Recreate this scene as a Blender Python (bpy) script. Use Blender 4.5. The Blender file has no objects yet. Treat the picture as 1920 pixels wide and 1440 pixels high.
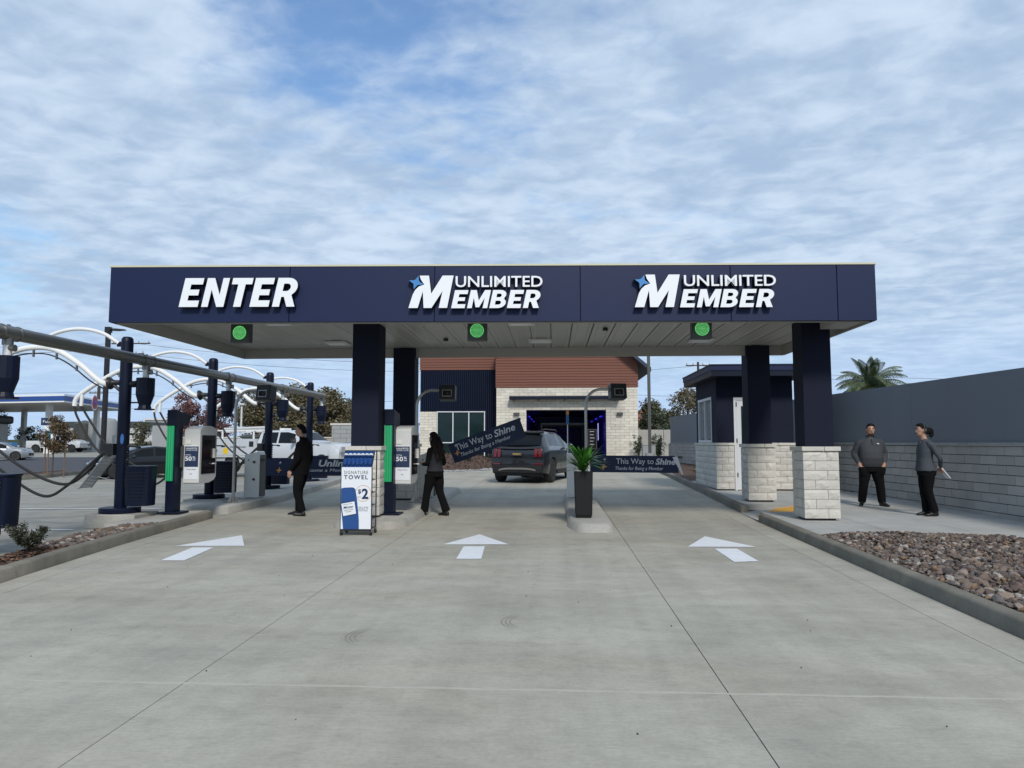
import bpy, bmesh, math, random
from mathutils import Vector, Matrix, kdtree
R_ = math.radians
random.seed(7)
S = bpy.context.scene
COL = S.collection

# ------------------------------------------------------------------ camera
cam_data = bpy.data.cameras.new('camera')
cam_data.sensor_width = 36.0
cam_data.lens = 36.0 * 1340.0 / 1920.0
cam_data.clip_start = 0.05
cam_data.clip_end = 5000.0
cam = bpy.data.objects.new('camera', cam_data)
COL.objects.link(cam)
cam.location = (0, 0, 1.6)
cam.rotation_euler = (R_(90 + 4.693), 0, R_(3.235))
S.camera = cam

# ------------------------------------------------------------------ sky
SUN_ELEV, SUN_ROT = 38.0, 166.0       # rotation: clockwise from +Y; behind the camera, to the right
world = bpy.data.worlds.new('World')
S.world = world
world.use_nodes = True
nt = world.node_tree
for n in list(nt.nodes): nt.nodes.remove(n)
def wn(t, **k):
    n = nt.nodes.new(t)
    for a, b in k.items(): setattr(n, a, b)
    return n
L = nt.links.new
out = wn('ShaderNodeOutputWorld'); bg = wn('ShaderNodeBackground'); bg.inputs[1].default_value = 0.075
sky = wn('ShaderNodeTexSky', sky_type='NISHITA', sun_disc=False)
sky.sun_elevation = R_(SUN_ELEV); sky.sun_rotation = R_(SUN_ROT)
sky.air_density = 1.6; sky.dust_density = 0.6; sky.ozone_density = 2.5
tc = wn('ShaderNodeTexCoord'); sep = wn('ShaderNodeSeparateXYZ')
L(tc.outputs['Generated'], sep.inputs[0])
def wm(op, a, b=None, c=None):
    n = wn('ShaderNodeMath', operation=op)
    for i, v in enumerate((a, b, c)):
        if v is None: continue
        if isinstance(v, (int, float)): n.inputs[i].default_value = v
        else: L(v, n.inputs[i])
    return n.outputs[0]
zc = wm('MAXIMUM', sep.outputs[2], 0.0)
zz = wm('ADD', zc, 0.10)
u = wm('DIVIDE', sep.outputs[0], zz); v = wm('DIVIDE', sep.outputs[1], zz)
comb = wn('ShaderNodeCombineXYZ'); L(u, comb.inputs[0]); L(v, comb.inputs[1])
def wnoise(scale, detail, rough, dist, stretch=(1, 1, 1), rot=0.0, off=(0, 0, 0)):
    mp = wn('ShaderNodeMapping'); mp.inputs['Scale'].default_value = stretch
    mp.inputs['Rotation'].default_value = (0, 0, rot); mp.inputs['Location'].default_value = off
    L(comb.outputs[0], mp.inputs[0])
    n = wn('ShaderNodeTexNoise'); n.inputs['Scale'].default_value = scale
    n.inputs['Detail'].default_value = detail; n.inputs['Roughness'].default_value = rough
    n.inputs['Distortion'].default_value = dist
    L(mp.outputs[0], n.inputs['Vector'])
    return n.outputs['Fac']
big = wnoise(0.55, 3, 0.5, 0.6, off=(3.1, 1.7, 0))
mid = wnoise(2.3, 6, 0.55, 0.35, (1.0, 1.15, 1), 0.7, (7.7, 2.0, 0))
fine = wnoise(8.5, 8, 0.55, 0.3, (1.0, 1.25, 1), 0.55, (1.3, 9.0, 0))
# cover grows to the right (the photograph's thick overcast side) and thins overhead to the left
side = wm('MULTIPLY', sep.outputs[0], 0.30)
cov = wm('ADD', wm('ADD', wm('MULTIPLY', big, 0.85), wm('MULTIPLY', mid, 0.95)), wm('MULTIPLY', fine, 0.62))
cov = wm('ADD', cov, side)
def gap(d, power, amount):
    dp = wn('ShaderNodeVectorMath', operation='DOT_PRODUCT'); L(tc.outputs['Generated'], dp.inputs[0]); dp.inputs[1].default_value = d
    return wm('MULTIPLY', wm('POWER', wm('MAXIMUM', dp.outputs['Value'], 0.0), power), amount)
for d_, p_, a_ in (((-0.255, 0.820, 0.512), 70, 0.36), ((-0.154, 0.846, 0.511), 50, 0.24), ((-0.64, 0.735, 0.215), 200, 0.42), ((0.20, 0.88, 0.42), 200, 0.10), ((-0.47, 0.83, 0.33), 18, -0.20), ((-0.55, 0.72, 0.43), 60, -0.20)):
    cov = wm('SUBTRACT', cov, gap(d_, p_, a_))
ramp = wn('ShaderNodeMapRange', interpolation_type='SMOOTHSTEP')
L(cov, ramp.inputs['Value'])
ramp.inputs['From Min'].default_value = 0.64; ramp.inputs['From Max'].default_value = 1.22
ramp.inputs['To Min'].default_value = 0.06; ramp.inputs['To Max'].default_value = 0.985
shade = wm('ADD', wm('MULTIPLY', wnoise(1.5, 4, 0.55, 0.3, (1, 1.2, 1), 0.6, (0.4, 5.5, 0)), 0.55), wm('MULTIPLY', wnoise(7.0, 7, 0.55, 0.3, (1, 1.2, 1), 0.5, (2.4, 1.5, 0)), 0.5))
shr = wn('ShaderNodeMapRange', interpolation_type='SMOOTHSTEP'); L(shade, shr.inputs['Value'])
shr.inputs['From Min'].default_value = 0.38; shr.inputs['From Max'].default_value = 0.68
ccol = wn('ShaderNodeMix', data_type='RGBA')
ccol.inputs['A'].default_value = (3.0, 4.0, 5.45, 1); ccol.inputs['B'].default_value = (4.75, 5.7, 6.9, 1)
L(shr.outputs[0], ccol.inputs['Factor'])
mixc = wn('ShaderNodeMix', data_type='RGBA')
L(ramp.outputs[0], mixc.inputs['Factor'])
skm = wn('ShaderNodeMix', data_type='RGBA', blend_type='MULTIPLY'); skm.inputs['Factor'].default_value = 1.0
skm.inputs['B'].default_value = (0.72, 0.90, 1.15, 1)
L(sky.outputs[0], skm.inputs['A'])
L(skm.outputs['Result'], mixc.inputs['A']); L(ccol.outputs['Result'], mixc.inputs['B'])
hz = wn('ShaderNodeMapRange', interpolation_type='SMOOTHSTEP'); L(sep.outputs[2], hz.inputs['Value'])
hz.inputs['From Min'].default_value = 0.0; hz.inputs['From Max'].default_value = 0.22
hz.inputs['To Min'].default_value = 0.8; hz.inputs['To Max'].default_value = 0.0
hmix = wn('ShaderNodeMix', data_type='RGBA'); L(hz.outputs[0], hmix.inputs['Factor'])
L(mixc.outputs['Result'], hmix.inputs['A']); hmix.inputs['B'].default_value = (3.7, 5.1, 7.2, 1)
L(hmix.outputs['Result'], bg.inputs[0]); L(bg.outputs[0], out.inputs[0])

# ------------------------------------------------------------------ sun
sd = bpy.data.lights.new('sun', 'SUN'); sd.energy = 1.5; sd.angle = R_(10); sd.color = (1.0, 0.95, 0.88)
sun = bpy.data.objects.new('sun', sd); COL.objects.link(sun)
az = R_(SUN_ROT); el = R_(SUN_ELEV)
sdir = Vector((math.sin(az) * math.cos(el), math.cos(az) * math.cos(el), math.sin(el)))
sun.rotation_euler = sdir.to_track_quat('Z', 'Y').to_euler()
sun.location = (20, -20, 30)
S.view_settings.view_transform = 'Standard'
S.view_settings.look = 'None'
S.view_settings.exposure = 0.84
S.view_settings.gamma = 1.0
S.view_settings.use_curve_mapping = False
S.render.engine = 'CYCLES'

# ================================================================== helpers
def G(x, y):
    """height of the paved ground: a gentle rise away from the camera, flatter in the lot on the left"""
    w = max(0.0, min(1.0, (x + 14) / 8)); yy = max(-8.0, min(y, 40.0))
    return .012 * yy * w + .48 * (1 - w) * max(0.0, min(1.0, (y - 40) / 36))

def mat(name, col, rough=0.6, metal=0.0, var=0.12, vscale=3.0, bump=0.0, bscale=40.0, rnd=0.0, emit=None, es=1.0,
        stretch=(1, 1, 1), spec=None, ramp=None, coat=0.0, trans=0.0, fine=0.0, alpha=None):
    m = bpy.data.materials.new(name); m.use_nodes = True
    t = m.node_tree; p = t.nodes['Principled BSDF']; l = t.links.new
    p.inputs['Roughness'].default_value = rough; p.inputs['Metallic'].default_value = metal
    if spec is not None: p.inputs['Specular IOR Level'].default_value = spec
    if coat: p.inputs['Coat Weight'].default_value = coat
    if trans: p.inputs['Transmission Weight'].default_value = trans
    if alpha is not None: p.inputs['Alpha'].default_value = alpha
    geo = t.nodes.new('ShaderNodeNewGeometry'); mp = t.nodes.new('ShaderNodeMapping')
    mp.inputs['Scale'].default_value = stretch; l(geo.outputs['Position'], mp.inputs[0])
    nz = t.nodes.new('ShaderNodeTexNoise'); nz.inputs['Scale'].default_value = vscale
    nz.inputs['Detail'].default_value = 8; nz.inputs['Roughness'].default_value = 0.6
    l(mp.outputs[0], nz.inputs['Vector'])
    def M(op, a, b):
        n = t.nodes.new('ShaderNodeMath'); n.operation = op
        for i, q in enumerate((a, b)):
            if isinstance(q, (int, float)): n.inputs[i].default_value = q
            else: l(q, n.inputs[i])
        return n.outputs[0]
    f = M('MULTIPLY_ADD', nz.outputs['Fac'], 2 * var); f.node.inputs[2].default_value = 1 - var
    if rnd or ramp:
        oi = t.nodes.new('ShaderNodeObjectInfo')
        r = M('FRACT', M('ADD', oi.outputs['Random'], geo.outputs['Random Per Island']), 0)
    if fine:
        n2 = t.nodes.new('ShaderNodeTexNoise'); n2.inputs['Scale'].default_value = 120; n2.inputs['Detail'].default_value = 4
        l(geo.outputs['Position'], n2.inputs['Vector'])
        g = M('MULTIPLY_ADD', n2.outputs['Fac'], 2 * fine); g.node.inputs[2].default_value = 1 - fine
        f = M('MULTIPLY', f, g)
    if rnd:
        g = M('MULTIPLY_ADD', r, 2 * rnd); g.node.inputs[2].default_value = 1 - rnd
        f = M('MULTIPLY', f, g)
    vm = t.nodes.new('ShaderNodeVectorMath'); vm.operation = 'SCALE'
    if ramp:
        cr = t.nodes.new('ShaderNodeValToRGB'); cr.color_ramp.interpolation = 'CONSTANT'
        els = cr.color_ramp.elements
        while len(els) < len(ramp): els.new(0.5)
        for i, c in enumerate(ramp):
            els[i].position = i / len(ramp); els[i].color = (*c, 1)
        l(r, cr.inputs[0]); l(cr.outputs[0], vm.inputs[0])
    else: vm.inputs[0].default_value = col[:3]
    l(f, vm.inputs['Scale']); l(vm.outputs[0], p.inputs['Base Color'])
    if bump:
        nb = t.nodes.new('ShaderNodeTexNoise'); nb.inputs['Scale'].default_value = bscale; nb.inputs['Detail'].default_value = 5
        l(mp.outputs[0], nb.inputs['Vector'])
        b = t.nodes.new('ShaderNodeBump'); b.inputs['Strength'].default_value = bump; b.inputs['Distance'].default_value = 0.01
        l(nb.outputs['Fac'], b.inputs['Height']); l(b.outputs[0], p.inputs['Normal'])
    if emit:
        p.inputs['Emission Color'].default_value = (*emit, 1); p.inputs['Emission Strength'].default_value = es
    return m

def concrete_mat(name, col, warm=(0.35, 0.31, 0.24), streak=(0.35, 1.6, 1), amt=0.16, bump=0.12, dark=0.14):
    """broom-finished concrete: cloudy patches, faint tan staining, fine streaks"""
    m = bpy.data.materials.new(name); m.use_nodes = True
    t = m.node_tree; p = t.nodes['Principled BSDF']; l = t.links.new
    p.inputs['Roughness'].default_value = 0.85; p.inputs['Specular IOR Level'].default_value = 0.25
    geo = t.nodes.new('ShaderNodeNewGeometry')
    def noise(scale, det, st=(1, 1, 1), dist=0.0, loc=(0, 0, 0)):
        mp = t.nodes.new('ShaderNodeMapping'); mp.inputs['Scale'].default_value = st; mp.inputs['Location'].default_value = loc
        l(geo.outputs['Position'], mp.inputs[0])
        n = t.nodes.new('ShaderNodeTexNoise'); n.inputs['Scale'].default_value = scale; n.inputs['Detail'].default_value = det
        n.inputs['Roughness'].default_value = 0.62; n.inputs['Distortion'].default_value = dist
        l(mp.outputs[0], n.inputs['Vector']); return n.outputs['Fac']
    def mr(s, a, b, c, d):
        n = t.nodes.new('ShaderNodeMapRange'); n.interpolation_type = 'SMOOTHSTEP'; l(s, n.inputs[0])
        for i, q in zip((1, 2, 3, 4), (a, b, c, d)): n.inputs[i].default_value = q
        return n.outputs[0]
    def mul(a, b):
        n = t.nodes.new('ShaderNodeMath'); n.operation = 'MULTIPLY'; l(a, n.inputs[0]); l(b, n.inputs[1]); return n.outputs[0]
    cloud = mr(noise(0.8, 9, streak, 0.3), 0.3, 0.7, 1 - amt, 1 + amt)
    str1 = mr(noise(1.8, 12, (0.7, 1.7, 1), 0.4, (4, 2, 0)), 0.30, 0.62, 1 - dark, 1.03)
    blot = mr(noise(5.5, 10, (1, 1, 1), 0.3, (9, 1, 3)), 0.25, 0.55, 0.90, 1.02)
    grain = mr(noise(70, 5, (0.12, 2.2, 1)), 0.25, 0.75, 0.90, 1.09)
    speck = mr(noise(9, 3, (1, 1, 1), 0.2, (2, 7, 1)), 0.20, 0.27, 0.82, 1.0)
    trk = mr(noise(1.1, 5, (2.2, 0.07, 1), 0.1, (3, 5, 0)), 0.35, 0.65, 0.93, 1.03)
    pit = mr(noise(38, 8, (1, 1, 1), 0.0, (5, 5, 5)), 0.30, 0.60, 0.93, 1.03)
    f = mul(mul(mul(mul(cloud, str1), mul(blot, grain)), speck), mul(trk, pit))
    tan = mr(noise(0.45, 5, (0.6, 1.3, 1), 1.0, (1, 12, 0)), 0.45, 0.72, 0.0, 0.45)
    mx = t.nodes.new('ShaderNodeMix'); mx.data_type = 'RGBA'; mx.inputs['A'].default_value = (*col, 1)
    mx.inputs['B'].default_value = (*warm, 1); l(tan, mx.inputs['Factor'])
    vm = t.nodes.new('ShaderNodeVectorMath'); vm.operation = 'SCALE'
    l(mx.outputs['Result'], vm.inputs[0]); l(f, vm.inputs['Scale']); l(vm.outputs[0], p.inputs['Base Color'])
    b = t.nodes.new('ShaderNodeBump'); b.inputs['Strength'].default_value = bump; b.inputs['Distance'].default_value = 0.006
    l(noise(60, 5, (0.4, 2.5, 1)), b.inputs['Height']); l(b.outputs[0], p.inputs['Normal'])
    return m

class MB:
    """collects simple solids into one mesh"""
    def __init__(s): s.v = []; s.f = []; s.m = []; s.cur = 0
    def add(s, vs, fs):
        o = len(s.v); s.v += [tuple(q) for q in vs]
        for f in fs: s.f.append(tuple(i + o for i in f)); s.m.append(s.cur)
        return s
    def box(s, x0, x1, y0, y1, z0, z1):
        return s.add([(x0, y0, z0), (x1, y0, z0), (x1, y1, z0), (x0, y1, z0), (x0, y0, z1), (x1, y0, z1), (x1, y1, z1), (x0, y1, z1)],
                     [(0, 3, 2, 1), (4, 5, 6, 7), (0, 1, 5, 4), (1, 2, 6, 5), (2, 3, 7, 6), (3, 0, 4, 7)])
    def cbox(s, c, d, M=None):
        a = [Vector(((i % 2 * 2 - 1) * d[0] / 2, (i // 2 % 2 * 2 - 1) * d[1] / 2, (i // 4 * 2 - 1) * d[2] / 2)) for i in range(8)]
        a = [((M @ q) if M else q) + Vector(c) for q in a]
        return s.add(a, [(0, 2, 3, 1), (4, 5, 7, 6), (0, 1, 5, 4), (1, 3, 7, 5), (3, 2, 6, 7), (2, 0, 4, 6)])
    def chamfer(s, x0, x1, y0, y1, z0, z1, c):
        vs = []
        for (z, k) in ((z0, c), (z0 + c, 0), (z1 - c, 0), (z1, c)):
            vs += [(x0 + k + c * (k == 0), y0 + k, z)] if False else []
        rings = []
        for (z, k) in ((z0, c), (z0 + c, 0), (z1 - c, 0), (z1, c)):
            a, b, d, e = x0 + k, x1 - k, y0 + k, y1 - k
            rings.append([(a + c, d, z), (b - c, d, z), (b, d + c, z), (b, e - c, z), (b - c, e, z), (a + c, e, z), (a, e - c, z), (a, d + c, z)])
        return s.rings(rings)
    def rings(s, rings, caps=True, closed=True):
        n = len(rings[0]); vs = [q for r in rings for q in r]; fs = []
        for i in range(len(rings) - 1):
            for j in range(n if closed else n - 1):
                k = (j + 1) % n
                fs.append((i * n + j, i * n + k, (i + 1) * n + k, (i + 1) * n + j))
        if caps:
            fs.append(tuple(reversed(range(n)))); fs.append(tuple(range((len(rings) - 1) * n, len(rings) * n)))
        return s.add(vs, fs)
    def tube(s, pts, r, n=10, caps=True):
        pts = [Vector(p) for p in pts]; rs = r if isinstance(r, (list, tuple)) else [r] * len(pts)
        rings = []; up = None
        for i, p in enumerate(pts):
            d = (pts[min(i + 1, len(pts) - 1)] - pts[max(i - 1, 0)])
            if d.length < 1e-9: d = Vector((0, 0, 1))
            d.normalize()
            if up is None: up = Vector((0, 0, 1)) if abs(d.z) < .9 else Vector((1, 0, 0))
            a = d.cross(up)
            if a.length < 1e-6: a = d.cross(Vector((0, 1, 0)))
            a.normalize(); b = a.cross(d).normalized(); up = b
            rings.append([p + (a * math.cos(2 * math.pi * j / n) + b * math.sin(2 * math.pi * j / n)) * rs[i] for j in range(n)])
        return s.rings(rings, caps)
    def cyl(s, c, r, z0, z1, n=20, r1=None):
        r1 = r if r1 is None else r1
        return s.rings([[(c[0] + q * math.cos(2 * math.pi * j / n), c[1] + q * math.sin(2 * math.pi * j / n), z) for j in range(n)] for q, z in ((r, z0), (r1, z1))])
    def lathe(s, c, prof, n=20):
        return s.rings([[(c[0] + q * math.cos(2 * math.pi * j / n), c[1] + q * math.sin(2 * math.pi * j / n), c[2] + z) for j in range(n)] for q, z in prof])
    def ellip(s, c, r, n=12, m=8, M=None):
        rings = []
        for i in range(1, m):
            t = math.pi * i / m
            rings.append([Vector((r[0] * math.sin(t) * math.cos(2 * math.pi * j / n), r[1] * math.sin(t) * math.sin(2 * math.pi * j / n), -r[2] * math.cos(t))) for j in range(n)])
        rings = [[((M @ q) if M else q) + Vector(c) for q in rg] for rg in rings]
        return s.rings(rings)
    def prism(s, poly, z0, z1):
        n = len(poly)
        if sum(poly[i][0] * poly[(i + 1) % n][1] - poly[(i + 1) % n][0] * poly[i][1] for i in range(n)) < 0: poly = poly[::-1]
        f0 = z0 if callable(z0) else (lambda x, y: z0); f1 = z1 if callable(z1) else (lambda x, y: z1)
        return s.add([(x, y, f0(x, y)) for x, y in poly] + [(x, y, f1(x, y)) for x, y in poly],
                     [tuple(reversed(range(n))), tuple(range(n, 2 * n))] + [(i, (i + 1) % n, n + (i + 1) % n, n + i) for i in range(n)])
    def build(s, name, m=None, parent=None, loc=None, rot=None, smooth=None, bevel=0, kind=None, label=None):
        me = bpy.data.meshes.new(name); me.from_pydata(s.v, [], s.f)
        ms = m if isinstance(m, (list, tuple)) else [m]
        for q in ms:
            if q: me.materials.append(q)
        if len(ms) > 1:
            for p, i in zip(me.polygons, s.m): p.material_index = i
        if smooth is not None:
            me.polygons.foreach_set('use_smooth', [True] * len(me.polygons)); me.set_sharp_from_angle(angle=R_(smooth))
        me.update()
        return link(name, me, parent, loc, rot, bevel, kind, label)

def link(name, me, parent=None, loc=None, rot=None, bevel=0, kind=None, label=None):
    o = bpy.data.objects.new(name, me); COL.objects.link(o)
    if loc: o.location = loc
    if rot: o.rotation_euler = rot
    if parent: o.parent = parent
    if kind: o['kind'] = kind
    if label: o['label'] = label
    if bevel:
        b = o.modifiers.new('bevel', 'BEVEL'); b.width = bevel; b.segments = 2; b.limit_method = 'ANGLE'; b.angle_limit = R_(40)
    return o

def tag(o, label, cat, group=None):
    o['label'] = label; o['category'] = cat
    if group: o['group'] = group
    return o
def thing(name, label, cat, loc=(0, 0, 0), rz=0.0, group=None):
    o = bpy.data.objects.new(name, None); COL.objects.link(o)
    o.location = loc; o.rotation_euler = (0, 0, rz); o.empty_display_size = 0.2
    return tag(o, label, cat, group)
def dup(o, parent=None, loc=None, rz=None, label=None):
    c = o.copy(); COL.objects.link(c)
    if parent: c.parent = parent
    if loc: c.location = loc
    if rz is not None: c.rotation_euler = (0, 0, rz)
    if label: c['label'] = label
    for ch in [q for q in list(COL.objects) if q.parent == o]: dup(ch, c)
    return c

def flat(name, poly, mt, dz=0.02, thick=0.0, kind='structure', parent=None):
    """a sheet (or slab) that follows the ground, dz above it"""
    bm = bmesh.new()
    n = len(poly)
    if sum(poly[i][0] * poly[(i + 1) % n][1] - poly[(i + 1) % n][0] * poly[i][1] for i in range(n)) < 0: poly = poly[::-1]
    bm.faces.new([bm.verts.new((x, y, 0)) for x, y in poly])
    for x in (-14, -12, -10, -8, -6):
        bmesh.ops.bisect_plane(bm, geom=bm.verts[:] + bm.edges[:] + bm.faces[:], plane_co=(x, 0, 0), plane_no=(1, 0, 0))
    for y in list(range(-8, 48, 4)) + [52, 56, 60, 64, 68, 72, 76]:
        bmesh.ops.bisect_plane(bm, geom=bm.verts[:] + bm.edges[:] + bm.faces[:], plane_co=(0, y, 0), plane_no=(0, 1, 0))
    if thick:
        r = bmesh.ops.extrude_face_region(bm, geom=bm.faces[:])
        low = set(q for q in bm.verts) - set(q for q in r['geom'] if isinstance(q, bmesh.types.BMVert))
        for q in bm.verts: q.co.z = G(q.co.x, q.co.y) + dz - (thick if q in low else 0)
        bmesh.ops.recalc_face_normals(bm, faces=bm.faces[:])
    else:
        for q in bm.verts: q.co.z = G(q.co.x, q.co.y) + dz
    me = bpy.data.meshes.new(name); bm.to_mesh(me); bm.free(); me.materials.append(mt)
    return link(name, me, parent, kind=kind)

DG = bpy.context.evaluated_depsgraph_get
def curve_mesh(cu):
    o = bpy.data.objects.new('tmp', cu); COL.objects.link(o)
    dg = DG(); dg.update()
    me = bpy.data.meshes.new_from_object(o.evaluated_get(dg))
    bpy.data.objects.remove(o); bpy.data.curves.remove(cu)
    return me
def fitmesh(me, w, h, d):
    vs = [q.co.copy() for q in me.vertices]
    if not vs: return me
    x0 = min(q.x for q in vs); x1 = max(q.x for q in vs); y0 = min(q.y for q in vs); y1 = max(q.y for q in vs); z1 = max(q.z for q in vs); z0 = min(q.z for q in vs)
    sx = w / (x1 - x0) if w else h / (y1 - y0); sy = h / (y1 - y0) if h else w / (x1 - x0)
    for q, c in zip(me.vertices, vs):   # text plane XY -> XZ facing -Y
        q.co = Vector(((c.x - x0) * sx, -(c.z - z0) / max(z1 - z0, 1e-6) * d, (c.y - y0) * sy))
    return me
def text(body, w, h, d, mt, parent, loc, rot=None, bold=0.0, shear=0.0, name='lettering', spacing=1.0, label=None):
    cu = bpy.data.curves.new('t', 'FONT'); cu.body = body; cu.size = 1; cu.offset = bold; cu.shear = shear
    cu.extrude = 0.05; cu.space_character = spacing; cu.resolution_u = 3
    me = fitmesh(curve_mesh(cu), w, h, d); me.materials.clear(); me.materials.append(mt); me.name = name
    return link(name, me, parent, loc, rot, label=label)
def shape(loops, d, mats, parent, loc, name='letter', scale=1.0, shear=0.0, rot=None):
    """extruded outline in XZ facing -Y; loops in 2-D, holes by even-odd fill; mats=(face, return)"""
    cu = bpy.data.curves.new('s', 'CURVE'); cu.dimensions = '2D'; cu.fill_mode = 'BOTH'; cu.extrude = 0.5
    for lp in loops:
        sp = cu.splines.new('POLY'); sp.points.add(len(lp) - 1); sp.use_cyclic_u = True
        for i, (x, y) in enumerate(lp): sp.points[i].co = ((x + shear * y) * scale, y * scale, 0, 1)
    me = curve_mesh(cu); me.name = name; me.materials.clear()
    for q in mats: me.materials.append(q)
    for q in me.vertices: q.co = Vector((q.co.x, -(q.co.z + 0.5) * d, q.co.y))
    me.update()
    for p in me.polygons: p.material_index = 0 if p.normal.y < -0.7 or len(mats) == 1 else 1
    return link(name, me, parent, loc, rot)

# ================================================================== materials
navy = (0.0060, 0.0135, 0.054)
M_ = {}
M_['conc'] = concrete_mat('driveway_concrete', (0.372, 0.354, 0.298), amt=0.10, dark=0.09, streak=(0.6, 1.0, 1))
M_['pave'] = concrete_mat('pavement_concrete', (0.40, 0.40, 0.38), amt=0.09, dark=0.07)
M_['lot'] = concrete_mat('lot_concrete', (0.30, 0.288, 0.25), amt=0.14, dark=0.2)
M_['kerb'] = concrete_mat('kerb_concrete', (0.175, 0.165, 0.135), amt=0.12, dark=0.12, bump=0.3)
M_['island'] = concrete_mat('island_concrete', (0.36, 0.35, 0.32), amt=0.08, dark=0.08, bump=0.25)
M_['joint'] = mat('joint_sealant', (0.03, 0.028, 0.025), 0.9)
M_['asphalt'] = mat('asphalt', (0.055, 0.057, 0.065), 0.9, var=0.2, vscale=0.6, bump=0.2, fine=0.15)
M_['white'] = mat('road_paint_white', (0.72, 0.74, 0.76), 0.65, var=0.13, vscale=9, fine=0.12)
M_['yellow'] = mat('kerb_paint_yellow', (0.62, 0.32, 0.03), 0.6, var=0.1)
M_['mulch'] = mat('bark_mulch', (0.085, 0.050, 0.033), 0.95, var=0.5, vscale=30, bump=0.8, bscale=60)
M_['soil'] = mat('soil', (0.10, 0.07, 0.05), 0.95, var=0.3, vscale=10, bump=0.6)
M_['rock'] = mat('river_rock', (0.2, 0.2, 0.2), 0.85, var=0.3, vscale=22, bump=0.7, bscale=50,
                 ramp=[(0.15, 0.11, 0.085), (0.095, 0.07, 0.06), (0.19, 0.14, 0.105), (0.07, 0.055, 0.05), (0.25, 0.20, 0.16), (0.115, 0.085, 0.07), (0.13, 0.105, 0.09),
                       (0.14, 0.125, 0.115), (0.20, 0.13, 0.075), (0.12, 0.08, 0.065), (0.085, 0.07, 0.065), (0.32, 0.29, 0.25), (0.09, 0.07, 0.062), (0.17, 0.125, 0.10)])
M_['navy'] = mat('navy_panel', navy, 0.5, spec=0.3, var=0.05, vscale=1.5)
M_['navyst'] = mat('navy_stucco', (0.0085, 0.0115, 0.026), 0.85, spec=0.25, var=0.10, vscale=8, bump=0.35, bscale=160)
M_['navypc'] = mat('navy_powdercoat', (0.0025, 0.0060, 0.021), 0.45, spec=0.25, var=0.06)
M_['trimyel'] = mat('pale_cap_flashing', (0.55, 0.53, 0.38), 0.4, var=0.04)
M_['soffit'] = mat('soffit_metal', (0.40, 0.395, 0.37), 0.42, var=0.05, vscale=0.8)
M_['soffgap'] = mat('soffit_gap', (0.10, 0.10, 0.095), 0.8)
M_['stone'] = mat('split_face_block', (0.56, 0.535, 0.48), 0.9, var=0.14, vscale=9, bump=0.8, bscale=38, rnd=0.07, fine=0.08)
M_['stoned'] = mat('mortar', (0.20, 0.19, 0.17), 0.95)
M_['bstone'] = mat('building_block', (0.62, 0.575, 0.49), 0.9, var=0.16, vscale=5, bump=0.6, bscale=25, rnd=0.10)
M_['wallblk'] = mat('grey_wall_block', (0.38, 0.37, 0.345), 0.9, var=0.18, vscale=2.5, bump=0.4, rnd=0.10, fine=0.08)
M_['mortard'] = mat('dark_mortar', (0.045, 0.045, 0.045), 0.95)
M_['bluegrey'] = mat('blue_grey_wall_paint', (0.162, 0.182, 0.208), 0.75, var=0.08, vscale=1.2, bump=0.1, bscale=120, stretch=(1, 1, .3))
M_['capst'] = mat('cap_block', (0.30, 0.31, 0.31), 0.85, var=0.08, rnd=0.05)
M_['letter'] = mat('white_acrylic', (0.80, 0.82, 0.84), 0.35, var=0.02)
M_['ret'] = mat('black_letter_return', (0.006, 0.006, 0.008), 0.5)
M_['starb'] = mat('blue_acrylic', (0.05, 0.22, 0.52), 0.35, var=0.03)
M_['black'] = mat('black_plastic', (0.012, 0.012, 0.013), 0.45, var=0.1)
M_['rubber'] = mat('black_rubber', (0.014, 0.014, 0.014), 0.7, var=0.15)
M_['galv'] = mat('galvanised_steel', (0.22, 0.215, 0.20), 0.36, metal=0.8, var=0.14, vscale=4)
M_['steel'] = mat('brushed_steel', (0.42, 0.41, 0.38), 0.35, metal=0.8, var=0.08)
M_['wpipe'] = mat('white_powdercoat', (0.78, 0.78, 0.76), 0.4, var=0.03)
M_['grey'] = mat('light_grey_cabinet', (0.66, 0.66, 0.62), 0.45, var=0.04)
M_['kgrey'] = mat('kiosk_grey', (0.58, 0.58, 0.56), 0.4, var=0.04)
M_['dgrey'] = mat('dark_grey_metal', (0.06, 0.065, 0.06), 0.5)
M_['screen'] = mat('dark_screen', (0.012, 0.008, 0.009), 0.12, var=0.02)
M_['green'] = mat('green_light_strip', (0.01, 0.17, 0.065), 0.3, var=0.05, emit=(0.0, 0.30, 0.10), es=0.22)
M_['led'] = mat('green_led', (0.05, 0.8, 0.15), 0.3, emit=(0.30, 0.95, 0.35), es=0.7)
M_['lens'] = mat('green_lens', (0.0, 0.05, 0.01), 0.4, emit=(0.0, 0.10, 0.01), es=0.35)
M_['glass'] = mat('dark_glass', (0.005, 0.006, 0.007), 0.09, var=0.02, spec=0.28)
M_['gglass'] = mat('green_tint_glass', (0.006, 0.018, 0.018), 0.06, var=0.02, spec=0.35)
M_['frame'] = mat('aluminium_frame', (0.62, 0.63, 0.64), 0.4, var=0.03)
M_['red'] = mat('red_brown_siding', (0.165, 0.058, 0.034), 0.6, var=0.12, vscale=6, stretch=(.3, 1, 3), rnd=0.05)
M_['redd'] = mat('siding_shadow_gap', (0.03, 0.014, 0.012), 0.8)
M_['roofm'] = mat('navy_roof_metal', (0.025, 0.035, 0.06), 0.4, var=0.05)
M_['tan'] = mat('tan_soffit', (0.35, 0.30, 0.22), 0.7)
M_['bluewall'] = mat('tunnel_blue_wall', (0.045, 0.03, 0.42), 0.35, var=0.15)  # blue walls, base colour brightened to stand in for the lamps' glow
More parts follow.
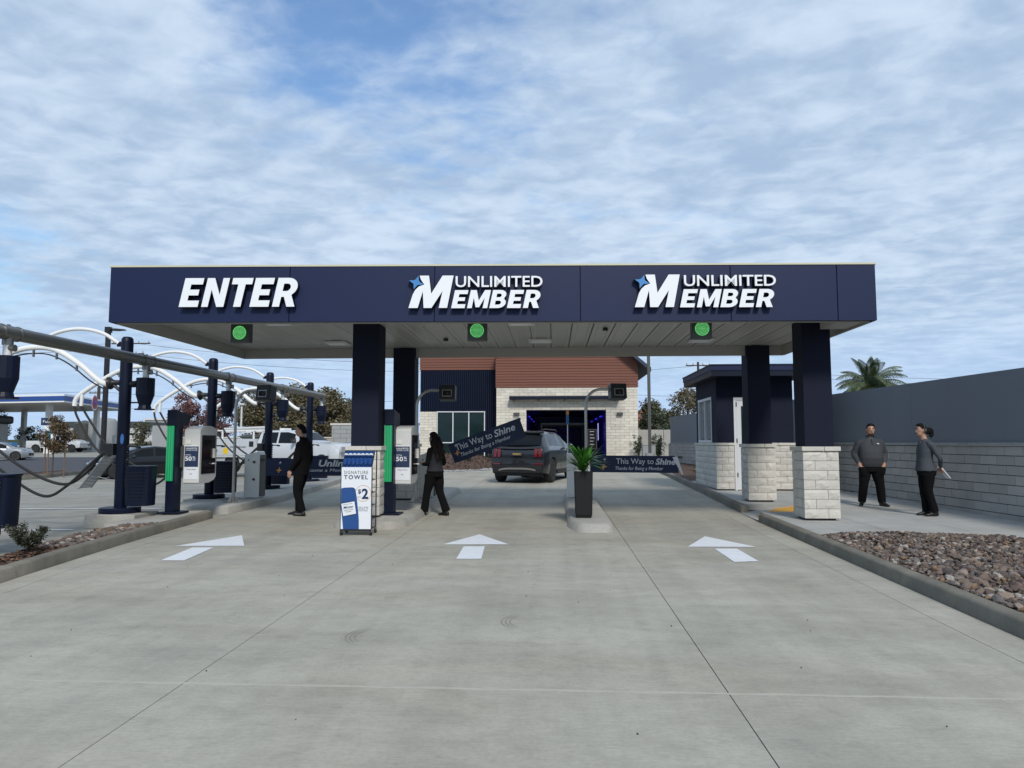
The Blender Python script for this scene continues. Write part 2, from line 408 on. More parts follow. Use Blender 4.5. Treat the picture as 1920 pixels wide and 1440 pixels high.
M_['blueled'] = mat('blue_tunnel_lamp', (0.1, 0.1, 0.9), 0.4, emit=(0.04, 0.03, 0.6), es=0.6)
M_['tube'] = mat('white_tube_lamp', (0.7, 0.7, 0.9), 0.4, emit=(0.35, 0.32, 0.75), es=0.6)
M_['paper'] = mat('printed_white', (0.72, 0.74, 0.77), 0.5, var=0.02)
M_['pnavy'] = mat('printed_navy', (0.012, 0.027, 0.075), 0.5, var=0.03)
M_['banner'] = mat('navy_banner_vinyl', (0.012, 0.022, 0.065), 0.45, spec=.3, var=0.06)
M_['bannert'] = mat('banner_lettering', (0.62, 0.66, 0.72), 0.5, var=0.03)
M_['orange'] = mat('printed_orange', (0.62, 0.30, 0.07), 0.5)
M_['towel'] = mat('blue_towel', (0.008, 0.055, 0.21), 0.95, var=0.25, vscale=40, bump=1.0, bscale=150)
M_['towelp'] = mat('printed_towel_blue', (0.008, 0.060, 0.22), 0.6, var=0.2, vscale=60)
M_['bark'] = mat('bark', (0.085, 0.06, 0.045), 0.95, var=0.3, vscale=8, bump=0.8, bscale=30, stretch=(1, 1, .25))
M_['stake'] = mat('wooden_stake', (0.17, 0.11, 0.075), 0.9, var=0.2)
M_['wood'] = mat('power_pole_wood', (0.05, 0.038, 0.032), 0.9, var=0.2)
def leafmat(n, c, rnd=0.45, tr=0.25):
    m = mat(n, c, 0.55, var=0.25, vscale=1.2, rnd=rnd)
    p = m.node_tree.nodes['Principled BSDF']; p.inputs['Transmission Weight'].default_value = 0
    p.inputs['Subsurface Weight'].default_value = 0.0
    return m
M_['leaf'] = leafmat('leaf_green', (0.080, 0.082, 0.038))
M_['leafb'] = leafmat('leaf_bronze', (0.11, 0.075, 0.035))
M_['leafr'] = leafmat('leaf_plum_red', (0.17, 0.075, 0.070))
M_['leafo'] = leafmat('leaf_olive', (0.125, 0.105, 0.055))
M_['leafd'] = leafmat('leaf_dark', (0.035, 0.048, 0.022))
M_['leafp'] = leafmat('leaf_palm', (0.075, 0.10, 0.045))
M_['leafy'] = mat('leaf_planter', (0.045, 0.16, 0.02), 0.35, var=0.2, rnd=0.3)
M_['leafs'] = leafmat('leaf_shrub', (0.035, 0.040, 0.020))
M_['skin'] = mat('skin', (0.44, 0.245, 0.165), 0.55, var=0.06, vscale=20)
M_['skin2'] = mat('skin_brown', (0.16, 0.08, 0.055), 0.55, var=0.06, vscale=20)
M_['cloth'] = mat('black_cloth', (0.0050, 0.0050, 0.0058), 0.95, spec=.15, var=0.3, vscale=12, bump=0.5, bscale=25)
M_['hair'] = mat('black_hair', (0.005, 0.004, 0.004), 0.8, spec=.2, var=0.4, vscale=60, stretch=(1, 1, .2))
M_['hairr'] = mat('dark_brown_hair', (0.009, 0.005, 0.0045), 0.8, spec=.25, var=0.4, vscale=60)
M_['sweat'] = mat('charcoal_knit', (0.040, 0.044, 0.052), 0.85, var=0.18, vscale=9, bump=0.7, bscale=14)
M_['sweat2'] = mat('slate_knit', (0.050, 0.058, 0.072), 0.85, var=0.15, vscale=9, bump=0.7, bscale=14)
M_['shoe'] = mat('black_shoe', (0.006, 0.006, 0.006), 0.45)
M_['sole'] = mat('grey_shoe_stripe', (0.2, 0.2, 0.2), 0.6)
# ================================================================== the ground
def lerp_tab(tab, y):
    if y <= tab[0][0]: return tab[0][1]
    for (a, b), (c, d) in zip(tab, tab[1:]):
        if y <= c: return b + (d - b) * (y - a) / (c - a)
    return tab[-1][1]
KR = [(-8, 3.66), (6, 3.66), (13.46, 3.74), (18.6, 3.97), (27.6, 4.31), (34, 4.5)]       # face of the right kerb
KL = [(-8, -3.2), (2, -5.0), (5, -5.55), (7.5, -5.94), (9.15, -6.17), (11.4, -6.38), (13.7, -6.54)]   # face of the left kerb
kr = lambda y: lerp_tab(KR, y); kl = lambda y: lerp_tab(KL, y)

xs = [-1500, -600, -300, -150, -100, -80, -60, -50, -40, -30, -24, -20, -17, -14, -12, -10, -8, -6, 20, 60, 150, 1500]
ys = [-200, -60, -8, -4, 0, 4, 8, 12, 16, 20, 24, 28, 32, 36, 40, 44, 48, 52, 56, 60, 64, 68, 72, 76, 120, 250, 600, 2500]
vs = [(x, y, G(x, y) - 0.02) for y in ys for x in xs]; nx = len(xs)
fs = [(j * nx + i, j * nx + i + 1, (j + 1) * nx + i + 1, (j + 1) * nx + i) for j in range(len(ys) - 1) for i in range(nx - 1)]
MB().add(vs, fs).build('ground', M_['lot'], kind='structure')

# driveway: a dark bed with the cast slabs lying on it, open joints between
ykn = [-8, -4, 0, 4, 6, 8, 10, 12, 13.7, 14.6, 16, 20, 24, 28, 34]
left = [(kl(y) if y <= 13.7 else (-6.5 if y < 18 else -6.5 - (y - 18) * .11), y) for y in ykn]
right = [(kr(y), y) for y in ykn]
drive = flat('driveway', left + right[::-1], M_['joint'], dz=-0.008)
def slab(xa, xb, y0, y1, name='slab', g=0.0035, mt=None, par=None, dz=0.0):
    fa = xa if callable(xa) else (lambda y, c=xa: c); fb = xb if callable(xb) else (lambda y, c=xb: c)
    y0 += g; y1 -= g
    yy = [y0] + [q for q in ykn if y0 < q < y1] + [y1]
    P = [(fa(q) + g, q) for q in yy] + [(fb(q) - g, q) for q in reversed(yy)]
    return flat(name, P, mt or M_['conc'], dz=dz, thick=0.03 if dz == 0 else 0.1, kind=None, parent=par or drive)
YJ = [-4, -1.4, 1.6, 4.62, 7.65, 10.68, 13.7, 17.2, 20.7, 24.2, 27.7]
lcol = lambda y: kl(y) if y < 13.7 else -6.5 - max(0, y - 18) * .11
for a, b in zip(YJ, YJ[1:]):
    slab(lcol, lambda y: lcol(y) + .34, a, b, 'gutter_slab')
    slab(lambda y: lcol(y) + .34, -2.38, a, b)
    slab(-2.38, 1.08, a, b)
    slab(1.08, lambda y: kr(y) - .38, a, b)
    slab(lambda y: kr(y) - .38, kr, a, b, 'gutter_slab')
flat('apron', [(-8.5, 27.71), (5.2, 27.71), (5.2, 44), (-8.5, 44)], M_['conc'], dz=0.0)
# pale tooled ridge along the nearest cross joint
rd = MB()
for i in range(58):
    x = -5.3 + i * 0.148; rd.box(x, x + .148, 4.612 + .004 * math.sin(i * 1.7), 4.630 + .005 * math.sin(i * 1.3), G(0, 4.62) - .001, G(0, 4.62) + .003)
rd.build('joint_ridge', mat('pale_grout', (.40, .385, .335), .9, var=.15), drive)
# faint tyre scuffs and specks on the slabs
scuff = mat('tyre_scuff', (0.21, 0.20, 0.175), 0.9, var=0.2, vscale=20)
def arc(cx, cy, r, a0, a1, w):
    m = MB(); n = 14; A = []
    for i in range(n + 1):
        a = R_(a0 + (a1 - a0) * i / n); ww = w * math.sin(math.pi * (i + .3) / (n + .6))
        A.append([(cx + r * math.cos(a), cy + r * math.sin(a)), (cx + (r + ww) * math.cos(a), cy + (r + ww) * math.sin(a))])
    for p, q in zip(A, A[1:]):
        m.add([(*v_, G(*v_) + .0035) for v_ in (p[0], p[1], q[1], q[0])], [(0, 1, 2, 3)])
    return m
for (cx, cy) in ((-1.55, 5.75), (-0.35, 6.25)):
    for k in range(3): arc(cx + .2, cy, .22 + k * .035, 120, 235, .007).build('tyre_mark', scuff, drive)
specks = MB()
for i in range(38):
    x = random.uniform(-5, 3.2); y = random.uniform(3.4, 13); s_ = random.uniform(.003, .009)
    z = G(x, y); specks.add([(x - s_, y, z + .003), (x, y - s_ * .7, z + .003), (x + s_, y + s_ * .4, z + .003), (x, y + s_, z + .01)], [(0, 1, 3), (1, 2, 3), (2, 0, 3)])
specks.build('grit', M_['black'], drive, kind='stuff')

# painted arrows: a detached head and a slanted shaft
def arrow(hx, hy, sx, sy, label):
    t = thing('painted_arrow', label, 'road marking', (0, 0, 0), 0, 'white arrows painted in the three lanes')
    for nm, P in (('arrow_head', hx), ('arrow_shaft', sx)):
        MB().add([(x, y, G(x, y) + .005) for x, y in P], [tuple(range(len(P)))]).build(nm, M_['white'], t)
arrow([(-5.40, 10.10), (-4.42, 10.17), (-4.92, 11.22)], 0, [(-4.97, 8.95), (-4.67, 8.96), (-4.79, 10.0), (-5.09, 9.98)], 0, 'white painted arrow on the concrete left of the towel stand')
arrow([(-1.60, 10.44), (-0.64, 10.50), (-1.17, 11.52)], 0, [(-1.24, 9.26), (-0.92, 9.28), (-0.97, 10.3), (-1.27, 10.28)], 0, 'white painted arrow in the middle lane in front of the dark SUV')
arrow([(1.91, 10.42), (2.88, 10.44), (2.37, 11.48)], 0, [(2.26, 9.22), (2.58, 9.30), (2.56, 10.28), (2.25, 10.27)], 0, 'white painted arrow in the right lane beside the rock bed kerb')

# ---- kerbs: cast in lengths, each its own piece
def kerb(name, line, side, h=0.14, w=0.16, seg=2.4, gap=0.006, mt=None, batter=0.03):
    """line: list of (x,y) along the face; side=+1: the kerb body lies to the right of travel"""
    root = bpy.data.objects.new(name, None); COL.objects.link(root); root['kind'] = 'structure'
    P = [Vector((x, y, 0)) for x, y in line]; d = [0]
    for a, b in zip(P, P[1:]): d.append(d[-1] + (b - a).length)
    def at(s):
        s = max(0, min(d[-1] - 1e-6, s))
        for i in range(len(P) - 1):
            if s <= d[i + 1]:
                k = (s - d[i]) / (d[i + 1] - d[i]); q = P[i].lerp(P[i + 1], k); tt = (P[i + 1] - P[i]).normalized()
                return q, Vector((tt.y, -tt.x, 0)) * side
    s = 0
    while s < d[-1] - .05:
        e = min(s + seg, d[-1]); n = max(1, int((e - s) / .3)); rings = []
        for i in range(n + 1):
            q, nn = at(s + gap / 2 + (e - s - gap) * i / n); z = G(q.x, q.y)
            prof = [(0, -.05), (batter * .8, h - .025), (batter + .012, h - .006), (batter + .035, h), (w, h), (w, -.05)]
            rings.append([(q.x + nn.x * a, q.y + nn.y * a, z + b) for a, b in prof])
        MB().rings(rings).build('kerb_segment', mt or M_['kerb'], root, smooth=50); s = e
    return root
kerb('kerb', [(kr(y), y) for y in (-4, 1, 6, 10, 13.46)], 1)
kerb('kerb', [(kr(y), y) for y in (14.9, 18.6, 22, 27.6, 34)], 1)
kerb('kerb', [(kl(y), y) for y in (-4, 2, 5, 7.5, 9.15, 11.4, 13.7)] + [(-6.62, 13.78), (-7.4, 13.82)], -1)

# ---- right: pavement, ramp and rock bed
pv = flat('pavement', [(kr(y) + .14, y) for y in (10.6, 13.46, 14.9, 18.6, 23)] + [(8.2, 23), (8.6, -4), (8.3, -4), (8.0, 9.0), (7.0, 10.2), (6.3, 11.05), (5.0, 11.2), (4.3, 11.0)], M_['joint'], dz=0.0)
def poly_clip(P, x0, x1, y0, y1):
    for ax, lim, sg in ((0, x0, 1), (0, x1, -1), (1, y0, 1), (1, y1, -1)):
        Q = []
        for a, b in zip(P, P[1:] + P[:1]):
            ia = (a[ax] - lim) * sg >= 0; ib = (b[ax] - lim) * sg >= 0
            if ia: Q.append(a)
            if ia != ib:
                k = (lim - a[ax]) / (b[ax] - a[ax]); Q.append((a[0] + (b[0] - a[0]) * k, a[1] + (b[1] - a[1]) * k))
        P = Q
        if len(P) < 3: return None
    return P
pvP = [(4.0, 10.75), (kr(13.4) + .165, 13.4), (kr(14.95) + .165, 14.95), (kr(18.6) + .165, 18.6), (kr(23) + .165, 23), (8.0, 23), (8.28, -4), (8.6, -4), (8.25, 8.6)]
pvP = [(kr(10.9) + .165, 10.92), (kr(13.4) + .165, 13.4), (kr(14.95) + .165, 14.95), (kr(18.6) + .165, 18.6), (kr(23) + .165, 23), (7.75, 23), (8.2, 8.2), (7.85, 8.9), (7.0, 10.1), (6.3, 10.95), (5.0, 11.3)]
gx = [3.5, 5.08, 6.3, 9]; gy = [8, 12.35, 14.0, 15.4, 17.2, 19.0, 21, 23]
for x0, x1 in zip(gx, gx[1:]):
    for y0, y1 in zip(gy, gy[1:]):
        if x0 == 3.5 and y0 in (14.0,):  # ramp down to the lane
            continue
        q = poly_clip(list(pvP), x0 + .004, x1 - .004, y0 + .004, y1 - .004)
        if q: flat('paving_slab', q, M_['pave'], dz=0.125, thick=0.12, kind=None, parent=pv)
def ramp_sheet(name, pts, mt, parent=None, kind=None):
    return MB().add([(x, y, G(x, y) + h) for x, y, h in pts], [tuple(range(len(pts)))]).build(name, mt, parent, kind=kind)
k0 = kr(14.2)
ramp_sheet('ramp', [(k0 + .0, 13.5, .006), (k0 + .02, 14.88, .006), (5.07, 15.39, .127), (5.07, 14.01, .127)], M_['pave'], pv)
ramp_sheet('yellow_ramp_edge', [(k0 + .10, 13.75, .022), (k0 + .14, 14.18, .024), (4.5, 14.92, .095), (5.07, 15.15, .137), (5.07, 14.6, .137)], M_['yellow'], pv)
MB().prism([(k0 - .02, 13.46), (k0 + .14, 13.46), (k0 + .4, 13.6), (k0 + .1, 13.6)], lambda x, y: G(x, y), lambda x, y: G(x, y) + .03).build('kerb_return', M_['kerb'], pv)
bed = flat('rock_bed', [(kr(11) + .13, 11.0), (5.0, 11.3), (6.3, 10.98), (7.0, 10.15), (7.85, 8.95), (8.25, 8.2), (8.5, -4), (kr(-4) + .13, -4)], M_['soil'], dz=0.115)

rock_meshes = []
for k in range(10):
    bm = bmesh.new(); bmesh.ops.create_icosphere(bm, subdivisions=1 if k % 2 else 2, radius=1)
    rr = random.Random(k)
    ax = (1, rr.uniform(.55, .9), rr.uniform(.4, .7))
    dirs = [Vector([rr.gauss(0, 1) for _ in range(3)]).normalized() for _ in range(7)]; cut = [rr.uniform(.55, .85) for _ in dirs]
    for q in bm.verts:
        for dd, c in zip(dirs, cut):
            s_ = q.co.dot(dd)
            if s_ > c: q.co -= dd * (s_ - c)
        q.co = Vector((q.co.x * ax[0], q.co.y * ax[1], q.co.z * ax[2])) * rr.uniform(.93, 1.07)
    me = bpy.data.meshes.new('rock'); bm.to_mesh(me); bm.free(); me.materials.append(M_['rock']); rock_meshes.append(me)
def bedx(y): return kr(y) + .21
def edge_hi(x):
    return lerp_tab([(3.9, 10.8), (4.3, 11.02), (5.0, 11.12), (6.3, 10.82), (7.0, 10.0), (7.85, 8.8), (8.3, 8.0)], x)
rocks = []
rr = random.Random(3)
while len(rocks) < 5600:
    y = rr.uniform(3.0, 11.1); x = rr.uniform(bedx(y), 8.3)
    if y > edge_hi(x): continue
    if x > (1920 - 1036) / 1340 * y + .9: continue
    ed = min((x - bedx(y)) / .4, (edge_hi(x) - y) / .35, 1)
    r = rr.choice((.02, .026, .033, .04, .052)) * rr.uniform(.8, 1.25)
    rocks.append((x, y, G(x, y) + .12 + .055 * max(0, ed) * rr.uniform(.3, 1.0) + r * .12, r))
rocks.sort(key=lambda q: -(q[3] / q[1]))
bulk = MB()
for i, (x, y, z, r) in enumerate(rocks):
    eul = (rr.uniform(-.5, .5), rr.uniform(-.5, .5), rr.uniform(0, 6.28)); me = rock_meshes[rr.randrange(10)]
    if i < 290:
        o = link('rock', me, bed, (x, y, z + .01), eul); o.scale = (r * 1.15,) * 3
    else:
        me = rock_meshes[rr.choice((1, 3, 5, 7, 9)) if y > 5.5 else rr.randrange(10)]
        m3 = Matrix.LocRotScale(Vector((x, y, z)), __import__('mathutils').Euler(eul), Vector((r, r, r)))
        bulk.add([m3 @ q.co for q in me.vertices], [tuple(p.vertices) for p in me.polygons])
bulk.build('small_rocks', M_['rock'], bed, kind='stuff')

# ---- left: island with mulch, rocks, shrub and the first pay pylon
islA = flat('planting_strip', [(kl(y) - .13, y) for y in (-4, 2, 5, 7.5, 9.15, 11.4, 11.7)] + [(-7.0, 11.75), (-7.2, 11.0), (-7.1, 9.8), (-6.8, 8.5), (-6.5, 7), (-6.1, 4.5), (-5.2, -4)], M_['mulch'], dz=0.10)
mchips = MB()
for i in range(2600):
    y = rr.uniform(6.2, 9.9); x0 = kl(y) - .2; x1 = lerp_tab([(6, -6.3), (7, -6.5), (8.5, -6.8), (9.9, -7.05)], y); x = x1 + (x0 - x1) * rr.random()
    z = G(x, y) + .108; a = rr.uniform(0, 6.28); l_ = rr.uniform(.012, .035); w_ = l_ * .35
    c, s_ = math.cos(a), math.sin(a); t_ = rr.uniform(0, .015)
    mchips.add([(x - c * l_ - s_ * w_, y - s_ * l_ + c * w_, z), (x - c * l_ + s_ * w_, y - s_ * l_ - c * w_, z + t_), (x + c * l_ + s_ * w_, y + s_ * l_ - c * w_, z + t_ * 1.3), (x + c * l_ - s_ * w_, y + s_ * l_ + c * w_, z + .004)], [(0, 1, 2, 3)])
M_['chip'] = mat('mulch_chip', (0.1, 0.05, 0.03), .9, rnd=.5, ramp=[(0.12, .055, .032), (.07, .04, .027), (.16, .09, .055), (.05, .033, .024)])
mchips.build('mulch_chips', M_['chip'], islA, kind='stuff')
rocksL = []
for i in range(520):
    y = rr.uniform(9.3, 11.75); x0 = kl(y) - .2; x1 = lerp_tab([(9.3, -7.0), (11, -7.2), (11.8, -7.0)], y); x = x1 + (x0 - x1) * rr.random()
    rocksL.append((x, y, G(x, y) + .11, rr.uniform(.025, .06)))
rocksL.sort(key=lambda q: -q[3]); bulk = MB()
for i, (x, y, z, r) in enumerate(rocksL):
    eul = (rr.uniform(-.5, .5), rr.uniform(-.5, .5), rr.uniform(0, 6.28)); me = rock_meshes[rr.randrange(10)]
    if i < 130: o = link('rock', me, islA, (x, y, z + .01), eul); o.scale = (r,) * 3
    else:
        m3 = Matrix.LocRotScale(Vector((x, y, z)), __import__('mathutils').Euler(eul), Vector((r, r, r)))
        bulk.add([m3 @ q.co for q in me.vertices], [tuple(p.vertices) for p in me.polygons])
bulk.build('small_rocks', M_['rock'], islA, kind='stuff')
flat('island_pavement', [(kl(y) - .14, y) for y in (11.7, 12.6, 13.6)] + [(-7.5, 13.7), (-7.5, 11.72)], M_['island'], dz=0.135, thick=0.15)

def kerbed_island(name, P, h=0.14, slope=0.04):
    """a low cast concrete island with a battered, rounded rim"""
    n = len(P); c = Vector((sum(p[0] for p in P) / n, sum(p[1] for p in P) / n))
    if sum(P[i][0] * P[(i + 1) % n][1] - P[(i + 1) % n][0] * P[i][1] for i in range(n)) < 0: P = P[::-1]
    def inset(k):
        Q = []
        for i in range(n):
            a, b, d = Vector(P[i - 1]), Vector(P[i]), Vector(P[(i + 1) % n])
            e1 = (b - a).normalized(); e2 = (d - b).normalized(); n1 = Vector((-e1.y, e1.x)); n2 = Vector((-e2.y, e2.x))
            m = n1 + n2; m = m / max(.3, m.dot(n1)) if m.length > 1e-6 else n1
            Q.append(b + m * k)
        return Q
    rings = []
    for k, z in ((0, -.05), (slope * .5, h * .6), (slope, h - .012), (slope + .02, h)):
        rings.append([(q.x, q.y, G(q.x, q.y) + z) for q in inset(k)])
    o = MB().rings(rings).build(name, M_['island'], smooth=40, kind='structure')
    return o
def roundnose(x0, x1, y0, y1, r=.12):
    P = []
    for cx, cy, a0 in ((x1 - r, y0 + r, -90), (x1 - r, y1 - r, 0), (x0 + r, y1 - r, 90), (x0 + r, y0 + r, 180)):
        for i in range(6): a = R_(a0 + 90 * i / 5); P.append((cx + r * math.cos(a), cy + r * math.sin(a)))
    return P
kerbed_island('lane_island', [(q[0] + (.0 if q[0] > .6 else 0), q[1]) for q in [(.36, 11.9), (.48, 11.8), (.88, 11.8), (1.0, 11.92), (1.04, 12.4), (1.02, 17.6), (.8, 20.2), (.5, 20.2), (.25, 18.0), (.24, 12.5)]], .14, .07)
kerbed_island('lane_island', roundnose(-3.8, -2.5, 12.0, 20.0, .35), .13, .07)
kerbed_island('left_island', [(-7.0, 14.42), (-6.62, 14.42), (-6.52, 14.55), (-6.5, 15.2), (-6.5, 17.0), (-6.7, 20), (-7.15, 24.2), (-7.5, 25.5), (-8.3, 25.5), (-8.3, 14.9), (-7.9, 14.5)], .15, .03)

# parking lines on the vacuum lot
def strip(x0, x1, y0, y1, w=.1):
    n = max(1, int(abs(x1 - x0) / .5)); m = MB(); 
    dx, dy = (x1 - x0), (y1 - y0); L_ = math.hypot(dx, dy); nx_, ny_ = -dy / L_ * w / 2, dx / L_ * w / 2
    for i in range(n):
        a, b = i / n, (i + 1) / n
        q = [(x0 + dx * a - nx_, y0 + dy * a - ny_), (x0 + dx * b - nx_, y0 + dy * b - ny_), (x0 + dx * b + nx_, y0 + dy * b + ny_), (x0 + dx * a + nx_, y0 + dy * a + ny_)]
        m.add([(*p, G(*p) - .02 + .012) for p in q], [(0, 1, 2, 3)])
    return m
for (a, b, c, d, lb) in ((-15.5, 12.4, -8.3, 12.1, 'nearest'), (-13.6, 16.75, -8.4, 15.8, 'second'), (-13.8, 21.3, -8.4, 20.3, 'third'), (-13.8, 25.6, -8.4, 24.9, 'farthest')):
    tag(strip(a, c, b, d).build('parking_line', M_['white']), 'thin white parking line on the vacuum lot, ' + {'nearest': 'nearest one, behind the low shrub', 'second': 'second one back, behind the first vacuum post', 'third': 'third one back, passing behind the hanging bin', 'farthest': 'farthest one, beyond the grey cabinet'}[lb], 'road marking', 'parking lines')
flat('asphalt_road', [(-26.0, 8), (-25.4, 32), (-27.2, 41.3), (-31, 62), (-47, 62), (-42, 48), (-41, 8)], M_['asphalt'], dz=0.012)
kerb('kerb', [(-25.9, 12), (-25.3, 24), (-25.2, 31), (-26.2, 37)], 1, h=.15, seg=4)
kerb('kerb', [(-23.6, 12), (-23.2, 24), (-23.0, 31), (-24.8, 37.2)], -1, h=.15, seg=4)
flat('planting_island', [(-25.7, 12), (-25.1, 24), (-25.0, 31), (-26.0, 36.8), (-24.9, 36.9), (-23.2, 31), (-23.4, 24), (-23.8, 12)], M_['mulch'], dz=.1)

# mulch beds near the building and the kiosk
def mound(name, cx, cy, rx, ry, h, mt, n=20):
    rings = []
    for k in range(6):
        t_ = k / 5; rings.append([(cx + rx * (1 - t_) * math.cos(2 * math.pi * j / n) + .1 * math.sin(j * 3.3 + k), cy + ry * (1 - t_) * math.sin(2 * math.pi * j / n), G(cx, cy) - .02 + h * (1 - (1 - t_) ** 2)) for j in range(n)])
    return MB().rings(rings).build(name, mt, smooth=60, kind='structure')
mb1 = mound('mulch_bed', -4.9, 36, 2.9, 5.4, .62, M_['mulch'])
pb = MB()
for i in range(520):
    a = rr.uniform(math.pi, 2 * math.pi); q_ = rr.uniform(.93, 1.06); x = -4.9 + 2.9 * q_ * math.cos(a); y = 36 + 5.4 * q_ * math.sin(a); r = rr.uniform(.04, .10)
    me = rock_meshes[rr.choice((1, 3, 5, 7, 9))]; m3 = Matrix.LocRotScale(Vector((x, y, G(x, y) + .03)), __import__('mathutils').Euler((0, 0, rr.uniform(0, 6))), Vector((r, r, r)))
    pb.add([m3 @ q.co for q in me.vertices], [tuple(p.vertices) for p in me.polygons])
pb.build('edge_rocks', M_['capst'], mb1, kind='stuff')
pb = MB()
for i in range(2600):
    a = rr.uniform(0, 6.28); q_ = rr.random() ** .5; x = -4.9 + 2.8 * q_ * math.cos(a); y = 36 + 5.2 * q_ * math.sin(a); l_ = rr.uniform(.03, .09); z = G(-4.9, 36) + .62 * (1 - q_ * q_) + .0; c, s_ = math.cos(i), math.sin(i)
    pb.add([(x - c * l_, y - s_ * l_, z), (x + s_ * l_ * .4, y - c * l_ * .4, z + .03), (x + c * l_, y + s_ * l_, z + .05), (x - s_ * l_ * .4, y + c * l_ * .4, z + .03)], [(0, 1, 2, 3)])
pb.build('mulch_chips', M_['chip'], mb1, kind='stuff')
flat('mulch_bed', [(kr(22) + .17, 22.2), (kr(30) + .17, 30), (kr(34) + .2, 40), (6.6, 40), (7.4, 22.9), (4.3, 22.2)], M_['mulch'], dz=.11)

# ================================================================== canopy
XL, XR, YB = -7.2, 5.19, 16.2
YFl, YFr = 11.1, 11.6
yf = lambda x: YFl + (YFr - YFl) * (x - XL) / (XR - XL)
ZB, ZT = 3.55, 4.455
can = thing('canopy', 'navy flat canopy with pale ribbed soffit spanning three lanes', 'canopy')
seams = [XL, -4.25, -1.893, 0.458, 2.869, 4.569, XR]
for a, b in zip(seams, seams[1:]):
    g = .007
    MB().prism([(a + g, yf(a)), (b - g, yf(b)), (b - g, yf(b) + .05), (a + g, yf(a) + .05)], ZB, ZT).build('fascia_panel', M_['navy'], can)
MB().prism([(XL + .02, yf(XL) + .052), (XR - .02, yf(XR) + .052), (XR - .02, yf(XR) + .12), (XL + .02, yf(XL) + .12)], ZB + .01, ZT - .01).build('fascia_backing', M_['ret'], can)
MB().prism([(XL - .012, YFl - .012), (XR + .012, YFr - .012), (XR + .012, YFr + .1), (XL - .012, YFl + .1)], ZT + .001, ZT + .03).build('cap_flashing', M_['trimyel'], can)
for x0, x1, y0 in ((XL, XL + .05, YFl + .055), (XR - .05, XR, YFr + .055)):
    for k in range(2):
        ya = y0 + (YB - y0) * k / 2 + .004; yb_ = y0 + (YB - y0) * (k + 1) / 2 - .004
        MB().box(x0, x1, ya, yb_, ZB, ZT).build('fascia_panel', M_['navy'], can)
MB().box(XL, XR, YB - .05, YB, ZB + .001, ZT - .001).build('fascia_panel', M_['navy'], can)
# inner faces of the fascia, seen from below
sf = .20; ZS = ZB + .20
lip = MB(); lip.box(XL + .052, XR - .052, YB - .075, YB - .052, ZB - .012, ZS + .01); lip.box(XL + .052, XL + .075, YFl + .15, YB - .08, ZB - .012, ZS + .01); lip.box(XR - .075, XR - .052, YFr + .15, YB - .08, ZB - .012, ZS + .01)
lip.prism([(XL + .08, yf(XL) + .122), (XR - .08, yf(XR) + .122), (XR - .08, yf(XR) + .15), (XL + .08, yf(XL) + .15)], ZB - .012, ZS + .01)
lip.build('inner_fascia', M_['soffit'], can)
MB().prism([(XL + .05, yf(XL) + .12), (XR - .05, yf(XR) + .12), (XR - .05, YB - .05), (XL + .05, YB - .05)], ZS + .045, ZS + .06).build('soffit_backing', M_['soffgap'], can)
MB().prism([(XL + .03, yf(XL) + .1), (XR - .03, yf(XR) + .1), (XR - .03, YB - .03), (XL + .03, YB - .03)], ZT - .1, ZT - .05).build('roof_deck', M_['capst'], can)
n_p = 31; pw = (XR - XL - .16) / n_p
for i in range(n_p):
    x0 = XL + .08 + i * pw; y0 = yf(x0) + .16
    prof = [(.004, .03), (.004, .004), (.02, 0), (.075, 0), (.10, .010), (pw - .10, .010), (pw - .075, 0), (pw - .03, 0), (pw - .012, .012), (pw - .004, .03)]
    MB().rings([[(x0 + a, y, ZS + b) for a, b in prof] for y in (y0, YB - .09)]).build('soffit_panel', M_['soffit'], can)
for x, y in ((-4.9, 12.35), (-.55, 12.6), (-.25, 14.9), (3.1, 15.0), (-4.6, 15.0), (2.9, 12.5)):
    m = MB(); m.cbox((x, y, ZS - .02), (.48, .48, .035)); f_ = m.build('soffit_light', M_['frame'], can, bevel=.006)
    MB().cbox((x, y, ZS - .043), (.36, .30, .012)).build('diffuser', M_['letter'], f_)
for x, y in ((1.0, 13.4), (-2.2, 14.6)):
    MB().cyl((x, y), .05, ZS - .05, ZS).build('camera_dome', M_['black'], can, smooth=40)
MB().box(4.62, 5.05, YFr + .17, YFr + .9, ZB + .0, ZS).build('beam_stub', M_['soffit'], can)

# columns
split_meshes = []
for k in range(6):
    rk = random.Random(40 + k); m = MB(); nx_, nz_ = 5, 3
    V = []
    for j in range(nz_ + 1):
        for i in range(nx_ + 1):
            e = i in (0, nx_) or j in (0, nz_)
            V.append((i / nx_, -(0 if e else rk.uniform(.15, 1.0)), j / nz_))
    o = len(V); V += [(0, 1, 0), (1, 1, 0), (1, 1, 1), (0, 1, 1)]
    F = [(j * 6 + i, j * 6 + i + 1, (j + 1) * 6 + i + 1, (j + 1) * 6 + i) for j in range(nz_) for i in range(nx_)]
    F += [(0, o, o + 1, 5), (18, 23, o + 2, o + 3)[::1], (0, 18, o + 3, o), (5, o + 1, o + 2, 23), (o, o + 3, o + 2, o + 1)]
    F[len(F) - 5] = tuple([0] + [o, o + 1] + [5, 4, 3, 2, 1]); F[len(F) - 4] = tuple([18, 19, 20, 21, 22, 23, o + 2, o + 3]); F[len(F) - 3] = (0, 6, 12, 18, o + 3, o); F[len(F) - 2] = (5, o + 1, o + 2, 23, 17, 11)
    me = bpy.data.meshes.new('block'); me.from_pydata(V, [], F); me.materials.append(M_['stone']); me.update(); split_meshes.append(me)
def split_block(parent, p, ang, length, depth, h, mt=None, rough=.02):
    """block with its back-left-bottom origin p, running along ang, facing its local -y"""
    me = random.choice(split_meshes); o = link('block', me, parent, p, (0, 0, ang))
    o.scale = (length, rough, h)
    return o
